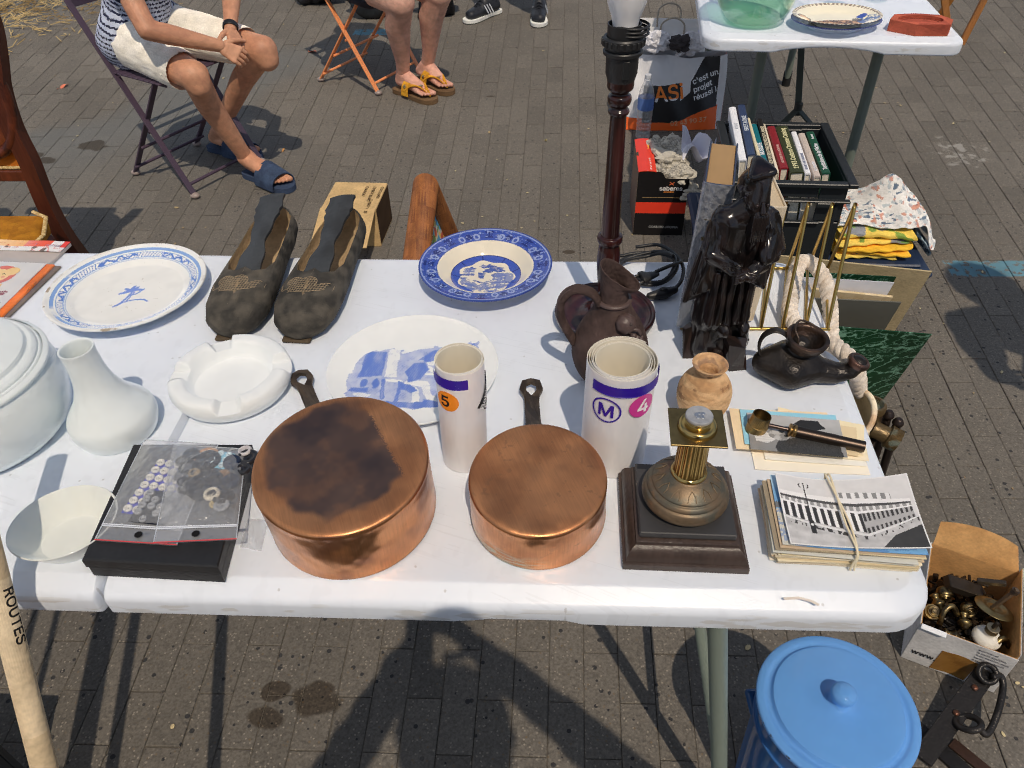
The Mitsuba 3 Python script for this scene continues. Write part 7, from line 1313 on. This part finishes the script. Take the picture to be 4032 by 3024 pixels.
# ================================================================ brass fitting, umbrella-like rods, cardboard box of parts
t = thing('brass_fitting', 'old brass pipe tee with a threaded outlet standing by the table end', 'pipe fitting')
BO = np.array([.232, .690, .0]); ug = lambda v: lerp(lerp(S(128, 104, 66), S(92, 78, 56), fb(v, 60, 2)), S(150, 160, 146), sst(.58, .7, fb(v, 45, 7)) * .8)
part(t, 'stem', mv(lathe([(0, 0), (.045, 0), (.045, .02), (.020, .03), (.018, .30), (.021, .31), (0, .31)], 28), None, BO), 'm_cast', mott(S(60, 50, 42), S(40, 34, 32), 40, 3), 40)
part(t, 'body', mv(lathe([(.0, .30), (.021, .30), (.0225, .31), (.0225, .345), (.0195, .352), (.0195, .365), (.024, .368), (.026, .372), (.026, .384), (.024, .388), (.020, .388), (.0185, .375), (0, .372)], 36), rx(-.05), BO), 'm_cast', ug, 40)
bd = np.array([.85, -.45, -.22]); bd /= np.linalg.norm(bd); p0 = BO + [.006, .0, .335]
part(t, 'outlet', tube([p0, p0 + bd * .018, p0 + bd * .030, p0 + bd * .032, p0 + bd * .034], [.018, .017, .018, .024, .025], 28), 'm_cast', ug, 40)
part(t, 'thread', tube([p0 + bd * (.034 + .0012 * k) for k in range(18)], [.0235 + .0010 * (k % 2) for k in range(18)], 32), 'm_cast', ug, 40)
part(t, 'bore', mv(lathe([(0, 0), (.017, 0)], 24), frame(np.cross(bd, [0, 0, 1.]), np.cross(bd, np.cross(bd, [0, 0, 1.]))) @ np.diag([1, 1, 1]), p0 + bd * .0548), 'm_matte', mott(S(190, 180, 150), S(120, 108, 84), 60, 3), 40)
t = thing('iron_stand', 'dark iron rod stand with knobs standing on the paving beside the brass fitting', 'stand')
for a, b in (((.335, .735, 0), (.290, .700, .33)), ((.300, .720, 0), (.272, .712, .34)), ((.29, .735, .20), (.235, .71, .20))): part(t, 'rod', tube([a, b], .0085, 12), 'm_cast', S(52, 42, 38), True)
for c in ((.290, .700, .335), (.272, .712, .345)):
    part(t, 'knob', mv(lathe(smooth_prof([(0, -.012), (.009, -.010), (.006, -.004), (.0115, .006), (.006, .017), (0, .018)], 4), 20), None, c), 'm_cast', S(52, 42, 38), True)
solo('iron_rod', 'rusty iron rod lying near the foot of the marbled folder', 'rod', tube([(.47, 1.06, .012), (.30, .80, .012)], .012, 12), 'm_cast', mott(S(96, 70, 50), S(60, 46, 38), 60, 3), True)
t = thing('cardboard_box', 'open white printed cardboard box with raised flap holding brass parts', 'box')
XO = np.array([.294, .375, 0.]); xd = np.array([.15, -.068, 0]); xd /= np.linalg.norm(xd); yd = np.array([-xd[1], xd[0], 0]); XR = np.stack([xd, yd, [0, 0, 1.]], 1)
bw, bdp, bh = .168, .215, .122; KR = mott(S(196, 152, 100), S(176, 132, 84), 16, 3); GW = mott(S(206, 204, 202), S(188, 186, 184), 14, 5)
X = lambda x, y, z: XO + XR @ np.array([x, y, z])
def pan_(nm, x0, x1, y0, y1, z0, z1, c): part(t, nm, mv(box(x1 - x0, y1 - y0, z1 - z0, .0006, ((x0 + x1) / 2, (y0 + y1) / 2, (z0 + z1) / 2)), XR, XO), 'm_card_corr', c, 25)
for nm, a in (('front_panel', (0, bw, 0, .0018, .001, bh)), ('side_panel', (0, .0018, .004, bdp, .001, bh)), ('side_panel', (bw - .0018, bw, .004, bdp, .001, bh + .012)), ('back_panel', (.0018, bw - .0018, bdp - .002, bdp, .001, bh))): pan_(nm, *a, GW)
for nm, a in (('front_lining', (.002, bw - .002, .0019, .0036, .002, bh - .0006)), ('side_lining', (.0019, .0036, .004, bdp - .002, .002, bh - .0006)), ('side_lining', (bw - .0036, bw - .0019, .004, bdp - .002, .002, bh + .0114)), ('back_lining', (.004, bw - .004, bdp - .0040, bdp - .0021, .002, bh - .0006)), ('bottom_panel', (.004, bw - .004, .004, bdp - .004, .001, .004))): pan_(nm, *a, KR)
part(t, 'flap', mv(slab(lambda u, v: np.stack([.004 + (bw - .008) * u * (1 - .10 * v) , bdp - .004 + .012 * v + .02 * v * v, bh + .055 * v * np.sin(np.pi * (.18 + .64 * u)) ** .6], -1), 24, 10, .003), XR, XO), 'm_card_corr', KR, 30, label='rounded raised back flap of bare brown cardboard')
part(t, 'flap', mv(slab(lambda u, v: np.stack([bw + .004 + .018 * v, .006 + (bdp - .012) * u, bh + .012 + .032 * v * (.4 + .6 * u)], -1), 10, 8, .003), XR, XO), 'm_card_corr', KR, 30)
Xf = XR @ rx(math.pi / 2)
part(t, 'packing_tape', mv(slab(lambda u, v: np.stack([.052 + .062 * u + .004 * v, -.0010 - .0007 * np.sin(u * 9), .004 + .066 * v + .004 * np.sin(u * 3)], -1), 10, 8, .0004), XR, XO), 'm_card', mott(S(140, 100, 48), S(120, 82, 36), 40, 3), 30)
part(t, 'web_address', text('www.', .012, Xf, X(.010, -.0010, .030), .0004), 'm_matte', S(50, 50, 52), False)
for k, s in enumerate(('exprimer et', 'la seule équilibre', 'Avec passion, nous', 'travaillons depuis', 'à souvenir')): part(t, 'small_print', text(s, .0045, Xf, X(.105, -.0010, .110 - k * .0085), .0004, False), 'm_matte', S(96, 96, 100), False)
part(t, 'stamp', mv(extr(sg.Point(0, 0).buffer(.011).difference(sg.Point(0, 0).buffer(.0096)).union(sg.Point(0, 0).buffer(.006).difference(sg.Point(0, 0).buffer(.005))), .0004), Xf, X(.128, -.0010, .055)), 'm_matte', S(120, 120, 124), False)
part(t, 'paper_strip', mv(box(.044, .010, .003, .0008), XR @ rz(-.03) @ rx(.7), X(.024, -.004, bh + .001)), 'm_paper', S(226, 228, 232), 30)
BRS = mott(S(150, 116, 60), S(92, 74, 44), 70, 3); X0 = .07
t2_ = thing('porcelain_insulator', 'white porcelain knob with a brass collar in the cardboard box', 'knob'); part(t2_, 'knob', mv(lathe(smooth_prof([(0, 0), (.020, .002), (.026, .012), (.020, .022), (.011, .026), (.0105, .034)], 5), 36), None, X(.122, .048, X0 + .012)), 'm_gloss', np.array([.70, .68, .62]), True); part(t2_, 'collar', mv(lathe([(0, .034), (.0115, .034), (.0115, .046), (.0095, .047), (0, .047)], 28), None, X(.122, .048, X0 + .012)), 'm_metal', np.array([.36, .30, .2]), 40); part(t2_, 'pin', tube([X(.122, .048, X0 + .058), X(.124, .05, X0 + .074)], .0045, 10), 'm_cast', S(60, 52, 46), True)
t2_ = thing('brass_disc_spindle', 'brass disc with a long square spindle standing in the cardboard box', 'hardware'); part(t2_, 'disc', mv(lathe(smooth_prof([(.004, .004), (.014, .003), (.024, .006), (.034, .002), (.036, 0), (.03, -.002), (0, -.002)], 4), 40), rx(-.3) @ ry(.25), X(.125, .105, X0 + .045)), 'm_metal', np.array([.30, .23, .11]), True); part(t2_, 'spindle', bar(X(.120, .100, X0 + .048), X(.140, .108, X0 + .115), .007, .007, (0, 1, 0), .0006), 'm_cast', S(110, 92, 74), 25); part(t2_, 'nut', mv(lathe([(0, -.004), (.008, -.004), (.008, .004), (0, .004)], 6), ry(.28), X(.138, .108, X0 + .108)), 'm_cast', S(70, 60, 52), 25)
t2_ = thing('lock_case', 'old iron lock case tilted in the cardboard box', 'lock'); part(t2_, 'case', mv(box(.075, .028, .020, .002), XR @ ry(.35) @ rz(.3), X(.070, .135, X0 + .040)), 'm_cast', mott(S(74, 64, 54), S(46, 40, 36), 50, 2), 25); part(t2_, 'lever', mv(box(.05, .010, .012, .002), XR @ ry(-.4), X(.112, .150, X0 + .065)), 'm_cast', S(70, 62, 54), 25)
labs = ['ringed brass door knob at the left of the cardboard box', 'brass tap handle near the front of the cardboard box', 'curved brass lever in the middle of the cardboard box', 'small brass escutcheon in the cardboard box', 'brass coil ring deep in the cardboard box', 'knobbly brass finial by the left wall of the cardboard box', 'worn brass hook at the right of the cardboard box', 'brass rose plate behind the door knob in the cardboard box']
for k, lab in enumerate(labs):
    q = X(*[(.022, .050, X0 + .038), (.064, .026, X0 + .020), (.052, .055, X0 + .042), (.080, .062, X0 + .030), (.088, .09, X0 + .030), (.030, .085, X0 + .030), (.150, .040, X0 + .022), (.042, .105, X0 + .030)][k])
    if k in (0, 4, 7): m = mv(lathe(smooth_prof([(0, .006), (.004, .007), (.006, .003), (.010, .005), (.012, .0), (.015, .001), (.016, -.006), (.010, -.018), (0, -.02)], 3), 28), rx(.4 + k * .2), q)
    elif k in (2, 6): m = tube(smooth_prof([q + [-.018, -.01, -.02], q + [-.012, .004, .006], q + [.004, .012, .012], q + [.018, .006, -.008]], 6), .0055, 12)
    else: m = mv(lathe(smooth_prof([(0, -.018), (.009, -.015), (.006, -.006), (.013, .003), (.007, .012), (.004, .016), (0, .018)], 4), 24), ry(.7 + k) @ rx(.4 * k), q)
    solo('brass_part', lab, 'hardware', m, 'm_metal', lambda v: lerp(np.array([.30, .22, .10]), np.array([.09, .07, .045]), sst(.4, .65, fb(v, 90, 3))), True)
solo('scrap_heap', 'dark jumble of small rusty hardware filling the bottom of the cardboard box', 'hardware', cat([mv(random.choice([box(.02, .008, .006, .001), lathe([(0, 0), (.007, .0), (.007, .006), (0, .006)], 8), box(.03, .005, .005, .001)]), rz(random.random() * 6) @ rx(random.random() * 3), X(random.uniform(.02, .15), random.uniform(.02, .19), random.uniform(.010, X0 + .014))) for _ in range(420)]), 'm_cast', mott(S(70, 56, 42), S(36, 32, 30), 30, 3), 25); labels['scrap_heap']['kind'] = 'stuff'
# ================================================================ blue enamel bucket
t = thing('enamel_bucket', 'light blue enamel lidded bucket on the paving under the table corner', 'bucket')
EB = np.array([.008, .093, 0]); BLU = lambda v: over(lerp(np.array([.115, .30, .66]), np.array([.13, .33, .70]), fb(v, 10, 3)), [.06, .05, .05], sst(.80, .82, nz(v, 170, 6)) * (np.hypot(v[:, 0] - EB[0], v[:, 1] - EB[1]) > .1105) * (v[:, 0] < EB[0] - .02) * .9)
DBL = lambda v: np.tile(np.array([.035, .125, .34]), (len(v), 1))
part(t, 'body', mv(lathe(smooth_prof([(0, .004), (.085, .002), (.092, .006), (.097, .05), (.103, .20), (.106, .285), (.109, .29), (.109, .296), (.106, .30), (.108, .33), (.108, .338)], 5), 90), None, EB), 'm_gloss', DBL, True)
part(t, 'lid', mv(lathe(smooth_prof([(.1095, .338), (.1135, .341), (.1145, .3465), (.1120, .350), (.1040, .3515), (.0985, .3495), (.0945, .3505), (.0915, .3555), (.088, .3575), (.06, .3600), (.03, .3615), (.018, .3635), (.0145, .366), (.0125, .371), (.0150, .377), (.0180, .384), (.0165, .392), (.009, .397), (0, .398)], 6), 110), None, EB), 'm_gloss', BLU, True)
for a in (2.6, 5.74): part(t, 'handle_lug', mv(blob([((.100, -.02, .25), .006, (.118, 0, .262), .006), ((.118, 0, .262), .006, (.100, .02, .25), .006)], .005, 3), rz(a), EB), 'm_gloss', DBL, True)
# ================================================================ iron strap hinge with ring and hook
t = thing('wrought_ironwork', 'black forged iron strap with hooks and a ring leaning on the cardboard box', 'ironwork')
IR = mott(S(58, 54, 52), S(38, 36, 36), 40, 3)
part(t, 'strap', bar((.418, .318, .060), (.262, .168, .012), .036, .007, (0, 0, 1), .001), 'm_cast', IR, 25)
part(t, 'crosspiece', bar((.255, .255, .006), (.345, .135, .006), .030, .007, (0, 0, 1), .001), 'm_cast', IR, 25)
part(t, 'crosspiece', bar((.330, .205, .004), (.395, .130, .004), .022, .005, (0, 0, 1), .001), 'm_cast', mott(S(88, 62, 48), S(56, 44, 40), 40, 3), 25)
ringp = smooth_prof([(.415, .300, .072), (.434, .304, .068), (.436, .288, .058), (.418, .252, .048), (.398, .222, .036), (.382, .208, .034), (.372, .214, .040)], 7); part(t, 'hook', tube(ringp, .0062, 12), 'm_cast', IR, True)
part(t, 'ring', tube([(.352 + .018 * math.cos(a), .222 + .018 * math.sin(a), .046 + .012 * math.cos(a + 1)) for a in np.linspace(0, 2 * math.pi, 30, endpoint=False)], .0060, 12, closed=True), 'm_cast', IR, True); part(t, 'ring', tube([(.410 + .016 * math.cos(a), .306 + .014 * math.sin(a), .072 + .008 * math.sin(a)) for a in np.linspace(0, 2 * math.pi, 30, endpoint=False)], .0055, 12, closed=True), 'm_cast', IR, True)
for q in ((.385, .286, .055), (.340, .243, .041)): part(t, 'stud', sph(.006, q, 2, (1, 1, .6)), 'm_cast', mott(S(120, 76, 56), S(70, 50, 42), 80, 3), True)
# ================================================================ on the far table
t = thing('demijohn', 'big green glass demijohn standing on the far table', 'demijohn')
DJ = np.array([*t2p(.135, .125)[:2], TZ + .001])
part(t, 'body', mv(lathe(smooth_prof([(0, .022), (.04, .010), (.07, .001), (.082, .004), (.098, .030), (.1125, .070), (.118, .12), (.113, .17), (.09, .22), (.055, .25), (.030, .265), (.024, .29), (.024, .34), (.029, .345), (.027, .352)], 6), 72), None, DJ), 'm_glass_green', smooth=True)
part(t, 'inner_surface', mv(lathe(smooth_prof([(0, .030), (.04, .018), (.068, .009), (.078, .012), (.094, .034), (.1085, .072), (.114, .12), (.109, .168), (.087, .216), (.052, .246), (.027, .262), (.021, .29), (.021, .345)], 6), 72), None, DJ), 'm_glass_green', smooth=True)
part(t, 'lip', mv(lathe(smooth_prof([(.024, .336), (.031, .340), (.031, .352), (.024, .356)], 4), 40), None, DJ), 'm_gloss', S(70, 120, 90), True)
FP = np.array([*t2p(.362, .090)[:2], TZ])
def gamebird(v):
    x, y = v[:, 0] - FP[0], v[:, 1] - FP[1]; r = np.hypot(x, y * 1.22); n = fb(np.column_stack([x, y, 0 * x]), 110, 4); c = np.tile(S(238, 230, 208), (len(v), 1)); a = np.arctan2(y * 1.22, x)
    c = over(c, S(92, 60, 58), ((r > .112) & (np.sin(a * 60 + 4 * n) > -.2)) * .8); b = ((x / .078) ** 2 + ((y + .022) / .022) ** 2) < 1 + .5 * (n - .5); c = over(c, lerp(S(86, 58, 40), S(196, 150, 110), sst(.4, .6, n)), b * 1.0)
    c = over(c, S(70, 104, 160), (((x - .085) / .028) ** 2 + ((y + .016) / .03) ** 2 < 1) * (n > .42) * .9); c = over(c, S(214, 170, 120), (((x + .088) / .018) ** 2 + ((y - .006) / .016) ** 2 < 1) * .9); c = over(c, S(60, 44, 36), (np.abs(((x + .088) / .018) ** 2 + ((y - .006) / .016) ** 2 - 1) < .25) * .8); c = over(c, S(66, 90, 170), (((x - .078) / .014) ** 2 + ((y - .022) / .010) ** 2 < 1) * 1.0); return over(c, S(60, 40, 34), (((x - .06) / .014) ** 2 + ((y - .0) / .014) ** 2 < 1) * .8)
for nm, lab, z, s, col in (('blue_plate', 'blue edged oval plate underneath the pheasant plate on the far table', .001, 1.0, lambda v: over(np.tile(S(228, 232, 238), (len(v), 1)), S(40, 50, 130), (np.hypot(v[:, 0] - FP[0], (v[:, 1] - FP[1]) * 1.22) > .10) * (v[:, 2] > TZ + .017) * 1.0)), ('pheasant_plate', 'oval cream plate painted with a pheasant, stacked on top on the far table', .0135, .985, gamebird)):
    t = thing(nm, lab, 'plate'); part(t, 'dish', mv(mv(lathe(resample(smooth_prof([(0, .005), (.06, .005), (.08, .007), (.092, .013), (.118, .0215), (.1245, .0235), (.125, .022), (.118, .0195), (.09, .009), (.075, .001), (.07, .0), (0, .002)], 5), .0018), 200), np.diag([s, s / 1.22, 1])), None, FP + [0, 0, z]), 'm_gloss', col, True)
t = thing('terracotta_dish', 'brick red octagonal terracotta mould on the far table', 'dish'); TD = np.array([*t2p(.585, .07)[:2], TZ + .0006]); TR = rz(-.09)
oc = sg.Polygon([(-.082, -.008), (-.060, .040), (.0, .052), (.062, .040), (.084, .0), (.066, -.045), (-.02, -.050)]).buffer(.002); basin = sa.scale(sg.Point(0, 0).buffer(1), .060, .036)
part(t, 'body', mv(cat([extr(oc.difference(basin), .030), extr(basin.buffer(.001), .022)]), TR, TD), 'm_rough', mott(S(176, 88, 66), S(150, 70, 54), 40, 3), 30)
part(t, 'inner_ring', mv(extr(sa.scale(sg.Point(0, 0).buffer(1), .052, .030).difference(sa.scale(sg.Point(0, 0).buffer(1), .050, .0285)), .0235), TR, TD), 'm_rough', S(130, 62, 48), 30)
GLS = smooth_prof([(0, .002), (.030, .0012), (.033, .002), (.031, .004), (.012, .008), (.004, .014), (.0035, .07), (.006, .078), (.022, .092), (.032, .115), (.034, .14), (.031, .165)], 6)
for k, (x, y) in enumerate([(.44, .20), (.305, .235), (.40, .31), (.26, .36), (.53, .36)]):
    t = thing('wine_glass', ['clear stemmed glass nearest the pheasant plate', 'clear stemmed glass just right of the demijohn', 'clear stemmed glass in the second row on the far table', 'clear stemmed glass behind the demijohn', 'clear stemmed glass furthest right on the far table'][k], 'glass'); g0 = t2p(x, y, TZ + .001)
    part(t, 'bowl', mv(lathe(GLS[36:], 36), None, g0), 'm_glass_clear', smooth=True); part(t, 'stem', mv(lathe(GLS[24:38], 20), None, g0), 'm_glass_clear', smooth=True); part(t, 'foot', mv(lathe(GLS[:26], 36), None, g0), 'm_glass_clear', smooth=True)
t = thing('beaded_brooch', 'diamond shaped glittering crystal brooch on the far table', 'jewellery')
for i in range(11):
    for j in range(5):
        if abs(i - 5) / 5.5 + abs(j - 2) / 2.6 < 1: part(t, 'crystal', mv(trimesh.creation.icosphere(0, .0038), None, t2p(.602 + (i - 5) * .0078, .185 + (j - 2) * .0075, TZ + .004)), 'm_metal_shiny', np.array([.6, .62, .64]), False)
solo('silver_pouch', 'small grey silvery packet on the far table behind the terracotta dish', 'packet', slab(lambda u, v: np.stack([t2p(.59, .125)[0] + .055 * (u - .5), t2p(.59, .125)[1] + .035 * (v - .5) + .01 * u, TZ + .003 + .006 * np.sin(3.1 * u) * np.sin(3.1 * v)], -1), 14, 12, .001), 'm_metal', lambda v: lerp(np.array([.5, .5, .52]), np.array([.2, .2, .22]), sst(.4, .6, nz(v, 160, 3))), True)
# small folding wooden stand at the upper right
t = thing('folding_easel', 'folding wooden trestle stand beyond the far table at upper right', 'trestle'); HON = WOODC((158, 104, 46), (130, 80, 34))
for a, b in (((1.74, 4.06, .0), (1.50, 4.20, .62)), ((1.80, 4.06, .0), (1.98, 4.20, .62)), ((1.30, 4.26, .02), (1.62, 4.34, .42)), ((1.74, 4.46, .0), (1.50, 4.34, .62)), ((1.80, 4.46, 0), (1.98, 4.34, .62))): part(t, 'leg', bar(a, b, .034, .018, (0, 1, 0), .002), 'm_wood', HON, 25)
part(t, 'crossbar', bar((1.50, 4.20, .60), (1.98, 4.20, .60), .034, .018, (0, 1, 0), .002), 'm_wood', HON, 25); part(t, 'foot_rail', bar((1.77, 4.04, .012), (1.77, 4.48, .012), .024, .06, (0, 0, 1), .002), 'm_wood', HON, 25)
# dark bags and cart behind the orange chair
def sack(nm, lab, c, s, seed, col): solo(nm, lab, 'bag', (lambda m: tm((np.column_stack([m.vertices[:, :2], np.maximum(m.vertices[:, 2], .002)]), m.faces)))(crumple(c, 1.0, seed, s)), 'm_leather', col, True)
sack('backpack', 'dark grey backpack on the ground behind the orange chair', (-1.55, 4.72, .17), (.21, .15, .24), 71, mott(S(50, 54, 58), S(34, 36, 40), 14, 3)); sack('backpack', 'black bag on the ground behind the woman on the orange chair', (-1.17, 4.70, .15), (.15, .13, .22), 75, mott(S(36, 36, 40), S(24, 24, 28), 14, 3))
sack('holdall', 'black holdall at the left behind the orange chair', (-2.0, 5.0, .10), (.18, .11, .13), 79, S(30, 30, 34))
